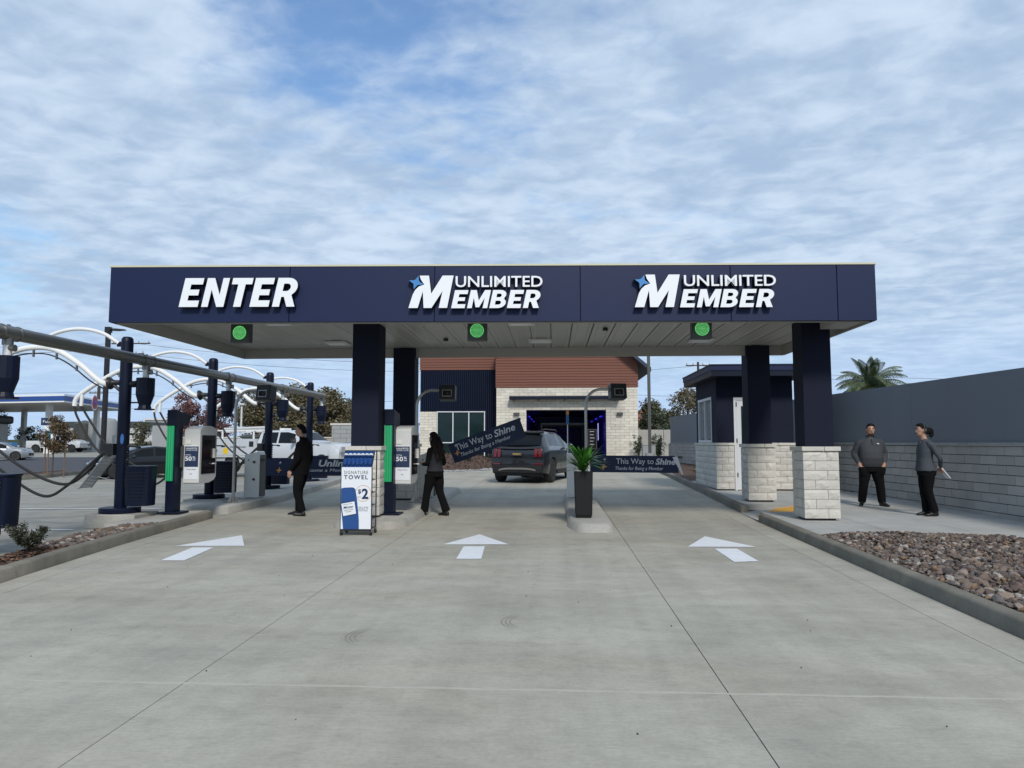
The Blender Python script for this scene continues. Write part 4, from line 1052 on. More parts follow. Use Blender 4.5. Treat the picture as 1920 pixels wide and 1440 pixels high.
    MB().tube(bez([(-3.14, 0, 2.14), (-2.95, .04, 1.8), (-2.5, .06, 1.2), (-1.8, .08, .72), (-1.15, .08, .50), (-.75, .06, .68), (-.4, .02, 1.05), (-.2, 0, 1.2)], 48), .026, 8).build('hose', M_['rubber'], t, smooth=60)
    cl = MB(); P = []
    for i in range(140):
        a_ = i * .75; P.append((.125 + .022 * math.cos(a_), -.05 + .03 * math.sin(a_), 1.22 - i * .0055))
    cl.tube(P, .009, 5); cl.build('coiled_hose', M_['black'], t)
    m = MB(); m.box(.08, .30, -.03, .0, 1.18, 1.21); m.box(.27, .33, -.05, .02, 1.16, 1.20); m.build('tool_hook', M_['black'], t)
    MB().ellip((.06, -.13, 1.33), (.035, .02, .10)).build('rag', mat('blue_rag', (.05, .16, .42), .9), t)
    return t
VX = -7.86
vs_ = [9.35, 12.72, 16.1, 19.45, 22.8]
vlab = ['navy vacuum post cut off by the left edge, only its bin and canister showing', 'nearest full navy vacuum post with its mat rack, left of the first pay kiosk',
        'second full navy vacuum post, right behind the first pay kiosk', 'third full navy vacuum post, behind the blue banner and left of the man in black', 'farthest navy vacuum post, right of the man in black in front of the white truck']
v0 = vacuum_station(); posts = [v0]
for y in vs_[1:]: posts.append(dup(v0))
for o, y, lb in zip(posts, vs_, vlab):
    o.location = (VX, y, .335); o['label'] = lb
for o in (posts[3], posts[4]):   # the photograph shows no mat rack on these two
    for ch in [q for q in COL.objects if q.parent == o and q.name.split('.')[0] in ('mat_rack', 'rack_brace', 'rag')]:
        for g in [q for q in COL.objects if q.parent == ch]: bpy.data.objects.remove(g)
        bpy.data.objects.remove(ch)
for o, y in list(zip(posts, vs_))[1:]:
    MB().prism([(VX - .42, y - .38), (VX + .50, y - .38), (VX + .50, y + .42), (VX - .42, y + .42)], lambda x, y_: G(x, y_) - .03, .333).build('plinth', M_['island'], o, bevel=.02).matrix_parent_inverse = Matrix.Translation(-Vector(o.location))
p = thing('vacuum_pipe', 'long silver vacuum pipe running back over the navy posts', 'pipe', (VX + .38, 0, 3.11))
MB().tube([(0, 4.0, 0), (0, 22.95, 0)], .094, 18).build('pipe', M_['galv'], p, smooth=50)
for y in vs_:
    m = MB()
    for q in (-.16, .14): m.tube([(0, y + q, 0), (0, y + q + .03, 0)], .108, 18)
    m.tube([(0, y - .14, 0), (0, y + .14, 0)], .10, 18); m.tube([(0, y, -.05), (0, y, -.17)], .07, 12); m.tube([(.0, y - .02, .10), (0, y + .02, .10)], .02, 6)
    m.build('coupling', M_['galv'], p, smooth=40)

# ================================================================== pay kiosks and pylons
def pylon(x, y, base, label, front_w=.30):
    t = thing('light_pylon', label, 'pylon', (x, y, base), 0, 'navy pylons with green light strips')
    MB().box(-.19, .21, -.16, .24, 0, .035).build('base_plate', M_['navypc'], t, bevel=.006)
    m = MB(); m.box(-.085, .085, -.10, .15, .036, 1.66); m.prism([(-.09, -.12), (.09, -.12), (.10, .34), (-.09, .34)], 1.64, lambda a, b: 1.93 - (b + .12) * .16)
    m.build('housing', M_['navypc'], t, bevel=.006)
    MB().box(-.082, .058, -.135, -.102, .60, 1.63).build('light_strip', M_['green'], t, bevel=.012)
    r_ = MB()
    for k in range(3): r_.box(-.068 + k * .045, -.056 + k * .045, -.141, -.135, .61, 1.62)
    r_.build('strip_rib', mat('pale_green_rib', (0.05, .26, .12), .3, emit=(0.0, .35, .14), es=.22), t)
    return t
pylon(-7.11, 13.12, .285, 'navy pylon with a green light strip on the left island, beside the first pay kiosk')
pylon(-2.99, 13.10, .285, 'navy pylon with a green light strip behind the towel stand, beside the second pay kiosk')
def pay_kiosk(x, y, label):
    t = thing('pay_kiosk', label, 'kiosk', (x, y, .285), 0, 'grey pay kiosks')
    # rounded top seen from the lane side: profile in the Y-Z plane
    prof = [(0, .56), (0, 1.53)] + [(.34 - .34 * math.cos(R_(a)), 1.53 + .11 * math.sin(R_(a))) for a in range(20, 161, 20)] + [(.68, 1.53), (.68, .66), (.60, .59), (.40, .545), (.02, .545)]
    m = MB(); m.rings([[(xx, a, b) for a, b in prof] for xx in (.0, .31)]); hs = m.build('housing', M_['kgrey'], t, bevel=.006)
    MB().box(.02, .29, -.006, .0, .545 + .08, 1.26).build('poster', M_['paper'], hs)
    MB().box(.022, .287, -.010, -.0065, .86, 1.245).build('poster_panel', M_['pnavy'], hs)
    MB().box(.035, .14, -.012, -.004, 1.29, 1.37).build('slot_plate', M_['grey'], hs)
    L_ = lambda s_, w, h, xx, z, mt, b=.0, sh=0: text(s_, w, h, .002, mt, hs, (xx, -.0105, z), bold=b, shear=sh)
    L_('UNLIMITED', .225, .030, .04, 1.192, M_['paper'], .012); L_('WASH CLUB', .225, .024, .04, 1.160, M_['paper'])
    L_('All Plans', .105, .022, .04, 1.075, M_['paper'], .01, .1); L_('50', .13, .085, .035, .972, M_['paper'], .022); L_('%', .06, .045, .175, 1.012, M_['paper'], .01); L_('OFF', .06, .024, .178, .975, M_['paper'], .01)
    text('Always Shine', .19, .022, .002, M_['pnavy'], hs, (.06, -.0065, .80), bold=.01, shear=.15)
    text('PAY', .045, .022, .002, M_['dgrey'], hs, (.13, -.0065, .715), bold=.01)
    sc = MB(); sc.rings([[(xx, a, b) for a, b in ((.07, .72), (.62, .72), (.62, 1.46), (.07, 1.46))] for xx in (.305, .318)]); sc.build('screen_door', M_['screen'], t, bevel=.004)
    MB().box(.319, .324, .12, .42, 1.0, 1.36).build('screen', M_['glass'], t)
    m = MB(); m.box(.318, .36, .50, .58, 1.02, 1.20); m.build('card_reader', M_['kgrey'], t); MB().box(.318, .37, .48, .56, .90, .92).build('receipt_slot', M_['frame'], t)
    MB().box(-.07, .0, -.02, .10, .85, 1.25).build('mounting_bracket', M_['dgrey'], t)
    return t
pay_kiosk(-6.97, 13.22, 'grey pay kiosk with 50% poster on the left island beside the parked dark sedan')
pay_kiosk(-2.93, 13.18, 'grey pay kiosk with 50% poster beside the walking woman')

def reader(x, y, base, label, yaw=0):
    t = thing('reader_pole', label, 'reader pole', (x, y, base), 0, 'steel gooseneck poles carrying black reader boxes')
    MB().box(-.16, .16, -.16, .16, 0, .02).build('base_plate', M_['steel'], t)
    g = MB()
    for a in range(4):
        c, s_ = math.cos(a * math.pi / 2), math.sin(a * math.pi / 2); g.add([(c * .03, s_ * .03, .15), (c * .13, s_ * .13, .02), (c * .03 - s_ * .006, s_ * .03 + c * .006, .02), (c * .03, s_ * .03, .02)], [(0, 1, 2), (0, 3, 1), (0, 2, 3)])
    g.build('gusset', M_['steel'], t)
    P = [(0, 0, .02), (0, 0, 2.05)] + [(.32 - .32 * math.cos(R_(a)), 0, 2.08 + .34 * math.sin(R_(a))) for a in range(0, 91, 9)] + [(.52, 0, 2.42)]
    MB().tube(P, .031, 12).build('pole', M_['steel'], t, smooth=60)
    M3 = Matrix.Rotation(yaw, 3, 'Z') @ Matrix.Rotation(R_(-9), 3, 'X')
    q = link_empty = None
    bx = MB(); bx.cbox((.68, -.02, 2.36), (.35, .26, .33), M3); bx = bx.build('reader_box', M_['black'], t, bevel=.018)
    f_ = MB(); f_.cbox(Vector((.68, -.02, 2.36)) + M3 @ Vector((0, -.133, -.03)), (.21, .008, .15), M3); f_.build('reader_frame', M_['steel'], bx)
    f_ = MB(); f_.cbox(Vector((.68, -.02, 2.36)) + M3 @ Vector((0, -.138, -.03)), (.18, .008, .12), M3); f_.build('reader_window', M_['screen'], bx)
    f_ = MB(); f_.cbox(Vector((.68, -.02, 2.36)) + M3 @ Vector((.01, -.143, -.04)), (.035, .004, .03), M3); f_.build('emblem', M_['dgrey'], bx)
    return t
t = thing('marker_pole', 'thin white pole with blue and orange tip beside the white gate cabinet', 'marker pole', (.36, 17.15, .335))
MB().tube([(0, 0, 0), (0, 0, 1.78)], .012, 8).build('pole', M_['wpipe'], t)
MB().tube([(0, 0, 1.70), (0, 0, 1.92)], .034, 10).build('blue_sleeve', mat('sleeve_blue', (.03, .14, .34), .4), t)
MB().tube([(0, 0, 1.925), (0, 0, 2.03)], .034, 10).build('orange_tip', M_['orange'], t)
reader(-6.93, 15.3, .315, 'steel gooseneck pole with black reader box, leftmost, beside the grey cabinet', R_(-14))
reader(-2.96, 15.5, .32, 'steel gooseneck pole with black reader box behind the second pay kiosk', R_(0))
reader(.72, 15.5, .33, 'steel gooseneck pole with black reader box rising behind the potted plant', R_(12))

# ================================================================== gates
def cabinet(x, y, z, label, w=.34):
    t = thing('gate_cabinet', label, 'cabinet', (x, y, z), 0, 'light grey gate operator cabinets')
    prof = [(-.18, 0), (.18, 0), (.18, 1.0), (.15, 1.06), (-.18, .98)]
    m = MB(); m.rings([[(-w / 2, 0 + b * 0, 0)] * 0 or [(a * w / .36 * 1.0, -.16, b) for a, b in prof], [(a * w / .36, .16, b) for a, b in prof]])
    m.build('body', M_['grey'], t, bevel=.008)
    MB().box(w / 2, w / 2 + .02, -.15, .15, .03, .98).build('side_panel', M_['dgrey'], t)
    for zz, r_, mt in ((.42, .028, M_['black']), (.82, .030, M_['dgrey'])):
        k = MB(); k.rings([[(.05 + r_ * math.cos(2 * math.pi * j / 16), yy, zz + r_ * math.sin(2 * math.pi * j / 16)) for j in range(16)] for yy in (-.185, -.16)]); k.build('lock', mt, t)
    MB().box(-.10, -.07, -.166, -.16, .85, .88).build('small_plate', M_['dgrey'], t)
    return t
cabinet(-6.94, 16.42, .335, 'light grey gate cabinet on the left island beside the leftmost gooseneck pole', .36)
cabinet(-2.93, 16.75, .335, 'light grey gate cabinet half hidden behind the walking woman', .34)
t = thing('gate_cabinet', 'white narrow gate cabinet behind the potted plant on the lane island', 'cabinet', (.43, 16.9, .335))
MB().box(-.10, .12, -.14, .14, 0, 1.02).build('body', M_['wpipe'], t, bevel=.012); MB().box(.10, .125, -.1, .1, .1, .95).build('side_panel', M_['dgrey'], t)
def arm(px_, py_, pz_, rot, length, b0, b1, label, lines, star=False, fold=False, h=.36):
    """boom gate arm with a vinyl banner hanging on it; local x along the arm"""
    t = thing('boom_gate', label, 'boom gate', (px_, py_, pz_), 0, 'boom gates with navy banners')
    t.rotation_euler = (0, -rot, 0)
    MB().box(-.12, length, -.02, .02, -.028, .028).build('arm', M_['dgrey'], t, bevel=.006)
    n = 14; rings = []
    for i in range(n + 1):
        x = b0 + (b1 - b0) * i / n; o_ = .006 * math.sin(i * 1.1)
        rings.append([(x, -.026 + o_, .03), (x, -.030 - o_, -h), (x, -.022 - o_, -h), (x, -.020 + o_, .03)])
    bn = MB().rings(rings).build('banner', M_['banner'], t, smooth=40)
    for s_, x, z, w, hh, bo, sh in lines:
        text(s_, w, hh, .004, M_['bannert'], bn, (x, -.045, z), bold=bo, shear=sh)
    if star:
        sx_ = b0 + (.05 if abs(rot) > .1 else .22)
        s1 = [(.0, .5), (.35, .62), (.5, 1), (.65, .62), (1, .5), (.65, .38), (.5, 0), (.35, .38)]
        for x, z, k in ((sx_ + .07, -.10, .075), (sx_, -.31, .15)): shape([s1], .004, (M_['orange'] if k > .1 else M_['bannert'],), bn, (x, -.045, z), 'star', k, .2)
    if fold: 
        m = MB(); m.add([(b1 - .14, -.05, .0), (b1 - .03, -.06, .03), (b1 + .10, -.07, -h - .03), (b1 + .07, -.06, -h - .04)], [(0, 1, 2, 3)]); m.build('folded_corner', M_['paper'], bn)
    return t
arm(-6.80, 16.33, 1.20, 0, 3.5, .18, 3.35, 'level gate arm with navy banner reading Unlimited, passing behind the man in black', [('Unlimited', 1.42, -.15, 1.10, .155, .03, .2), ('Become a Member Today', 1.02, -.29, 1.62, .095, .005, .2)], True)
arm(-2.86, 16.68, 1.37, R_(20.4), 2.26, .46, 2.24, 'raised gate arm with navy banner reading This Way to Shine, in front of the SUV', [('This Way to', .60, -.235, .90, .20, .004, 0), ('Shine', 1.55, -.205, .52, .165, .02, .22), ('Thanks for Being a Member', .66, -.375, 1.24, .115, .006, .22)], True, h=.44)
arm(.45, 16.80, 1.28, R_(-.4), 2.55, .42, 2.45, 'level gate arm with navy banner reading This Way to Shine, right of the potted plant', [('This Way to', 1.02, -.20, .86, .165, .004, 0), ('Shine', 1.92, -.175, .46, .145, .03, .22), ('Thanks for Being a Member', 1.00, -.325, 1.10, .105, .006, .22)], True, True)

# ================================================================== towel stand
t = thing('towel_stand', 'rolling display stand advertising a signature towel for $2', 'display stand', (-3.115, 11.3, .135), R_(1))
hw = .245
fr = MB()
for x in (-hw, hw - .016):
    fr.box(x, x + .016, .0, .016, .10, 1.06); fr.box(x, x + .016, .34, .356, .10, 1.34); fr.box(x, x + .016, .017, .339, .10, .116)
fr.box(-hw - .004, hw + .004, -.014, .015, .075, .104); fr.box(hw - .002, hw + .006, -.012, .016, .10, 1.075); fr.box(-hw - .006, -hw + .002, -.012, .016, .10, 1.075); fr.box(-hw, hw, .341, .355, .09, .104); fr.box(-hw, hw, .0, .016, 1.06, 1.075)
fr.tube([(-hw + .008, .008, 1.06), (-hw + .008, .20, 1.33), (-hw + .008, .34, 1.335)], .009, 6); fr.tube([(hw - .008, .008, 1.06), (hw - .008, .20, 1.33), (hw - .008, .34, 1.335)], .009, 6)
fr.tube([(-hw, .20, 1.335), (hw, .20, 1.335)], .009, 6)
fr.build('frame', M_['black'], t)
for k, z in enumerate((.24, .46, .66, .86)):
    s_ = MB(); s_.box(-hw + .02, hw - .02, .06, .34, z, z + .012); s_.box(-hw + .017, hw, .055, .06, z, z + .05); sh = s_.build('shelf', M_['black'], t)
    if k < 3:
        m = MB()
        for i in range(3): m.ellip((-.15 + i * .15, .19, z + .075), (.06, .12, .058), 10, 6)
        m.build('rolled_towels', M_['dgrey'] if k == 1 else M_['paper'], t)
MB().box(-hw + .005, hw - .005, -.012, -.001, .10, 1.075).build('sign_board', M_['paper'], t)
sb = [q for q in COL.objects if q.name.startswith('sign_board')][-1]
tx = lambda s_, w, h, x, z, mt='pnavy', b=0, sp=1.0, sh=0: text(s_, w, h, .002, M_[mt], sb, (x, -.013, z), bold=b, spacing=sp, shear=sh)
tx('SIGNATURE', .385, .052, -.20, .968, 'dgrey', 0, 1.2); tx('TOWEL', .385, .066, -.20, .885, 'pnavy', .022, 1.3)
m = MB(); n = 40
m.rings([[((.122) * math.cos(2 * math.pi * j / n) * k + .112 * 1, -.0145, .665 + .122 * math.sin(2 * math.pi * j / n) * k) for j in range(n)] for k in (1.0, 1.055)], caps=False)
m.build('orange_ring', M_['orange'], sb)
tx('2', .105, .165, .09, .575, 'pnavy', .035); tx('$', .052, .08, .028, .65, 'pnavy', .018); tx('EACH', .06, .012, .022, .60, 'dgrey')
for i, s_ in enumerate(('SEE A TEAM', 'MEMBER TO', 'PURCHASE')): tx(s_, .15 - (i == 2) * .01, .014, .045, .44 - i * .028, 'dgrey', .006, 1.1)
TW = [(-.238, .74), (-.20, .752), (-.08, .758), (-.035, .752), (-.012, .72), (.01, .60), (.035, .40), (.05, .24), (.052, .105), (-.20, .105), (-.215, .25), (-.238, .42)]
shape([TW], .003, (M_['towelp'],), sb, (0, -.0125, 0), 'printed_towel')
shape([[(-.236, .512), (-.02, .55), (.012, .335), (-.205, .295)]], .002, (M_['pnavy'],), sb, (0, -.0158, 0), 'towel_label_edge')
shape([[(-.232, .500), (-.024, .538), (.006, .347), (-.200, .307)]], .002, (M_['paper'],), sb, (0, -.0182, 0), 'towel_label')
rr_ = (0, -R_(9), 0)
text('Mister', .165, .042, .002, M_['pnavy'], sb, (-.195, -.0205, .415), rr_, bold=.012, shear=.25)
text('SIGNATURE', .15, .014, .002, M_['dgrey'], sb, (-.19, -.0205, .385), rr_); text('TOWEL', .10, .014, .002, M_['dgrey'], sb, (-.165, -.0205, .360), rr_); text('FREE WASH TOWEL', .15, .009, .002, M_['dgrey'], sb, (-.205, -.0205, .478), rr_)
# towels rolled on the sloping top tray
tr = MB(); tr.add([(-hw + .01, .01, 1.07), (hw - .01, .01, 1.07), (hw - .01, .2, 1.33), (-hw + .01, .2, 1.33), (-hw + .01, .03, 1.03), (hw - .01, .03, 1.03), (hw - .01, .24, 1.31), (-hw + .01, .24, 1.31)], [(0, 1, 2, 3), (7, 6, 5, 4), (0, 4, 5, 1), (1, 5, 6, 2), (2, 6, 7, 3), (3, 7, 4, 0)])
tr = tr.build('top_tray', M_['towel'], t)
for row in range(2):
    for i in range(7):
        x = -.20 + i * .067; k = .30 if row == 0 else .72
        c = Vector((x, .01 + .19 * k, 1.07 + .26 * k)) + Vector((0, -.02, .012))
        rw = MB().ellip(c, (.036, .035, .075 if row == 0 else .05), 10, 6, Matrix.Rotation(R_(-36), 3, 'X')).build('rolled_towel', M_['towel'], t, smooth=60)
        if row: MB().ellip(c + Vector((0, -.012, .0)), (.037, .036, .020), 10, 6, Matrix.Rotation(R_(-36), 3, 'X')).build('paper_band', M_['paper'], rw)
for x, y in ((-hw + .01, .02), (hw - .01, .02), (-hw + .01, .34), (hw - .01, .34)):
    w = MB(); w.rings([[(x + dx, y + .042 * math.cos(2 * math.pi * j / 16), .042 + .042 * math.sin(2 * math.pi * j / 16)) for j in range(16)] for dx in (-.016, .016)]); w = w.build('wheel', M_['rubber'], t)
    MB().cbox((x, y, .075), (.04, .045, .05)).build('caster_fork', M_['steel'], w)

# ================================================================== potted plant
t = thing('potted_plant', 'tall dark square planter with spiky green plant on the lane island', 'planter', (.54, 12.78, .29))
rg = []
for z, k in ((0, .128), (.06, .146), (.76, .160), (.80, .162), (.801, .145), (.74, .143)):
    c = .012; rg.append([(k - c, -k, z), (k, -k + c, z), (k, k - c, z), (k - c, k, z), (-k + c, k, z), (-k, k - c, z), (-k, -k + c, z), (-k + c, -k, z)])
MB().rings(rg).build('pot', mat('charcoal_planter', (0.010, 0.011, 0.011), .6, spec=.25, var=.06), t)
MB().box(-.15, .15, -.15, .15, .70, .745).build('potting_soil', M_['soil'], t)
rp = random.Random(5)
for i in range(84):
    a = rp.uniform(0, 6.28); ele = R_(rp.uniform(2, 62)) if i > 14 else R_(rp.uniform(60, 86)); ln = rp.uniform(.40, .58) * (.85 if ele > 1.0 else 1.0)
    dirv = Vector((math.cos(a) * math.cos(ele), math.sin(a) * math.cos(ele), math.sin(ele))); side_ = Vector((-math.sin(a), math.cos(a), 0))
    p = Vector((dirv.x * .03, dirv.y * .03, .80 + rp.uniform(.0, .20) * (0 if ele > 1.0 else 1))); m = MB(); n = 8; pts = []
    v_ = dirv.copy()
    for k in range(n + 1):
        u_ = k / n; w = .036 * (math.sin(math.pi * min(1, u_ * .9 + .12)) ** .7) * (1 - u_ ** 4) + .0008
        upv = side_.cross(v_).normalized()
        pts.append([p + side_ * w, p - upv * .006 * (1 - u_), p - side_ * w]); p = p + v_ * (ln / n); v_ = (v_ + Vector((0, 0, (-.05 - .13 * u_) * (.35 + .65 * math.cos(ele))))).normalized() if k > 0 else v_
    V = [q for r_ in pts for q in r_]; F = []
    for k in range(n): F += [(k * 3, k * 3 + 1, k * 3 + 4, k * 3 + 3), (k * 3 + 1, k * 3 + 2, k * 3 + 5, k * 3 + 4)]
    m.add(V, F); m.build('leaf', M_['leafy'], t, smooth=60)

# ================================================================== foliage
def leaves(blobs, n, size, seed=0, flat_=0.0, shell=.55, drop=0.0, aspect=.55):
    """n small leaf faces spread through ellipsoid blobs: (centre, radii)"""
    rk = random.Random(seed); V = []; F = []; wts = [b[1][0] * b[1][1] * b[1][2] for b in blobs]
    for i in range(n):
        c, r = rk.choices(blobs, wts)[0]
        d = Vector((rk.gauss(0, 1), rk.gauss(0, 1), rk.gauss(0, 1))).normalized(); k = shell + (1 - shell) * rk.random() if rk.random() < .75 else rk.random() ** .5
        k *= rk.choice((1, 1, 1, 1.08, 1.18))
        p = Vector((c[0] + d.x * r[0] * k, c[1] + d.y * r[1] * k, c[2] + d.z * r[2] * k))
        s_ = size * rk.uniform(.6, 1.3); a = Vector((rk.gauss(0, 1), rk.gauss(0, 1), rk.gauss(0, .7))).normalized(); b = a.cross(Vector((rk.gauss(0, 1), rk.gauss(0, 1), rk.gauss(0, 1)))).normalized()
        o = len(V); V += [p - a * s_, p + b * s_ * aspect, p + a * s_, p - b * s_ * aspect]; F.append((o, o + 1, o + 2, o + 3))
    m = MB(); m.v = [tuple(q) for q in V]; m.f = F; m.m = [0] * len(F); return m
def tree(name, label, x, y, h, crown_w, crown_z, mt, n=5000, size=.09, seed=1, trunk=.12, group=None, nb=14, cat='tree', crown_d=None, stems=1):
    z = G(x, y); rk = random.Random(seed); t = thing(name, label, cat, (x, y, z), 0, group)
    ch = h - crown_z; crown_d = crown_d or crown_w; blobs = []
    for i in range(nb):
        a = rk.uniform(0, 6.28); u_ = rk.uniform(0, 1); rr_ = math.sin(math.pi * (.18 + .74 * u_)) * rk.uniform(.45, 1.0)
        br_ = rk.uniform(.14, .26)
        blobs.append(((math.cos(a) * crown_w * .5 * rr_ * .8, math.sin(a) * crown_d * .5 * rr_ * .8, crown_z + ch * (.12 + .78 * u_)), (crown_w * br_, crown_d * br_, min(ch, crown_w) * br_ * .85)))
    m = MB()
    for s_ in range(stems):
        ox = (s_ - (stems - 1) / 2) * .2
        m.tube([(ox, 0, -.1), (ox + .02, .01, crown_z * .5), (ox * .4, .03, crown_z + ch * .35), (0, 0, crown_z + ch * .7)], [trunk, trunk * .8, trunk * .5, trunk * .15], 8)
    for (c, r) in blobs:
        st = Vector((0, .02, crown_z * rk.uniform(.75, 1.1) + ch * .1)); c_ = Vector(c); m.tube([st, st.lerp(c_, .5) + Vector((0, 0, .05 * ch)), c_], [trunk * .4, trunk * .25, trunk * .08], 5)
    m.build('trunk', M_['bark'], t, smooth=60)
    leaves(blobs, n, size, seed).build('crown', mt, t)
    return t
def shrub(name, label, x, y, r, h, mt, n=900, size=.03, seed=1, group=None, z=None):
    z = G(x, y) + .1 if z is None else z; t = thing(name, label, 'shrub', (x, y, z), 0, group); rk = random.Random(seed)
    m = MB(); blobs = []
    for i in range(16):
        a = rk.uniform(0, 6.28); e = Vector((math.cos(a) * r * rk.uniform(.3, 1), math.sin(a) * r * rk.uniform(.3, 1), h * rk.uniform(.55, 1.05)))
        m.tube([(0, 0, 0), e * .5 + Vector((0, 0, .04)), e], [.006, .004, .002], 4); 
        for k in (.45, .7, .95): blobs.append((tuple(e * k), (r * .22, r * .22, h * .14)))
    m.build('stem', M_['bark'], t)
    leaves(blobs, n, size, seed, shell=.2, aspect=.4).build('foliage', mt, t); return t
shrub('low_shrub', 'low bushy dark green shrub in the mulch strip at the left edge', -6.70, 8.95, .30, .34, M_['leafs'], 2600, .019, 3)

# young staked tree, lot trees, far trees
t = tree('young_tree', 'young bronze leaved tree held by wooden stakes beyond the vacuum lot', -23.4, 32.4, 3.15, 1.55, 1.0, M_['leafb'], 4200, .05, 4, .035, nb=14)
for i, (dx_, dy) in enumerate(((-.45, .1), (0.45, .2), (.0, -.3))): MB().tube([(dx_, dy, -.05), (dx_, dy, 1.75)], .03, 6).build('stake', M_['stake'], t)
tr_ = [('plum_tree', 'plum red leafed tree above the dark sedan, left of the two', -31.6, 60, 5.6, 3.2, 1.8, 'leafr', 4200, .10),
       ('plum_tree', 'plum red leafed tree beyond the second vacuum post, right of the two', -28.9, 60, 5.4, 3.0, 1.7, 'leafr', 4200, .10),
       ('shade_tree', 'tall olive brown tree with open crown just right of the plum trees', -25.8, 62, 5.9, 5.4, .9, 'leafo', 9000, .12),
       ('shade_tree', 'tall broad dark green tree rising behind the third vacuum post', -21.9, 60, 5.9, 5.2, .8, 'leafo', 9000, .12),
       ('shade_tree', 'dense green tree beyond the far end of the silver pipe', -18.2, 58, 5.7, 4.6, .8, 'leafo', 8000, .12),
       ('shade_tree', 'tree with reddish brown low crown behind the grey block enclosure', -24.0, 66, 4.6, 6.5, .4, 'leafb', 5000, .12),
       ('shade_tree', 'dark tree between the first and second far lot trees, farther back', -20.0, 68, 5.6, 7.5, .5, 'leafd', 9000, .14),
       ('small_tree', 'small grey green tree left of the plum trees behind the sedan', -36.5, 62, 3.3, 2.2, .7, 'leaf', 1500, .09),
       ('small_tree', 'grey green tree far off at the left under the fuel canopy', -76.5, 95, 5.2, 3.4, 1.6, 'leaf', 1600, .13),
       ('small_tree', 'short pale green tree far off, right of the other at the left edge', -73.0, 96, 3.4, 3.6, 1.0, 'leaf', 1500, .13),
       ('garden_tree', 'leafy green tree behind the far wall, just right of the wash building', 8.1, 57, 4.6, 3.6, .9, 'leaf', 6500, .10),
       ('garden_tree', 'tall loose olive tree behind the far wall, left of the navy booth roof', 10.8, 58, 5.4, 4.0, .9, 'leafo', 6500, .10),
       ('garden_tree', 'dark shrubby tree low between the building and the far wall', 7.2, 52, 3.2, 2.6, .5, 'leafd', 3500, .09)]
for i, (nm, lb, x, y, h, w, cz, mt, n, s_) in enumerate(tr_):
    tree(nm, lb, x, y, h, w, cz, M_[mt], n, s_, 20 + i, .16 if h > 4 else .1, nb=20)
MB().prism([(-600, 330), (600, 330), (600, 345), (-600, 345)], 0, 3).build('hills', M_['leafd'], kind='structure')

# palm
t = thing('palm_tree', 'palm with drooping fronds showing above the boundary wall', 'palm tree', (16.5, 38, .85))
MB().tube([(0, 0, -.4), (.05, 0, 2), (0, 0, 3.6)], [.26, .2, .17], 12).build('trunk', M_['bark'], t, smooth=60)
rp = random.Random(11)
for i in range(50):
    a = i * 2.399 + rp.uniform(-.2, .2); ele = R_(rp.uniform(8, 82)); ln = rp.uniform(1.7, 2.4)
    v_ = Vector((math.cos(a) * math.cos(ele), math.sin(a) * math.cos(ele), math.sin(ele))); p = Vector((0, 0, 3.5)); n = 26; sd_ = Vector((-math.sin(a), math.cos(a), 0)); m = MB(); P = []
    for k in range(n + 1):
        P.append(p.copy()); u_ = k / n
        if k > 3:
            up_ = sd_.cross(v_).normalized(); ll = .52 * math.sin(math.pi * (.15 + .8 * u_)) 
            for s_ in (1, -1):
                tip = p + sd_ * s_ * ll * .55 + v_ * ll * .45 + Vector((0, 0, -ll * rp.uniform(.5, .8)))
                mid_ = p + sd_ * s_ * ll * .5 + v_ * ll * .2 + Vector((0, 0, -ll * .12)); w = v_ * .026
                m.add([p - w, p + w, mid_ + w, tip, mid_ - w], [(0, 1, 2, 4), (4, 2, 3)])
        p = p + v_ * (ln / n); v_ = (v_ + Vector((0, 0, -.075))).normalized()
    m.tube(P, [.028 * (1 - k / n) + .006 for k in range(n + 1)], 4); m.build('frond', M_['leafp'], t)

# planting by the booth and the mulch bed
for i, (x, y, r, h) in enumerate(((5.6, 24, .3, .35), (6.4, 25.5, .35, .4), (5.4, 27, .3, .3), (6.0, 29.5, .4, .45), (5.2, 31.5, .3, .35), (-3.9, 33, .35, .3), (-5.6, 34, .4, .35), (-2.9, 34.5, .3, .25))):
    shrub('small_shrub', ['dry tufted shrub in the mulch right behind the gate arm tip', 'olive shrub in the bed close to the boundary wall beside the booth', 'low shrub in the mulch bed near the kerb', 'wider shrub farther back in the booth bed', 'small shrub at the far end of the booth bed', 'low green shrub on the mulch mound beside the SUV', 'low shrub on the mulch mound under the wing window', 'low shrub at the right end of the mulch mound behind the SUV'][i],
          x, y, r, h, M_['leafo'] if i < 5 else M_['leafs'], 420, .035, 50 + i, z=G(x, y) + (.10 if i < 5 else .38))
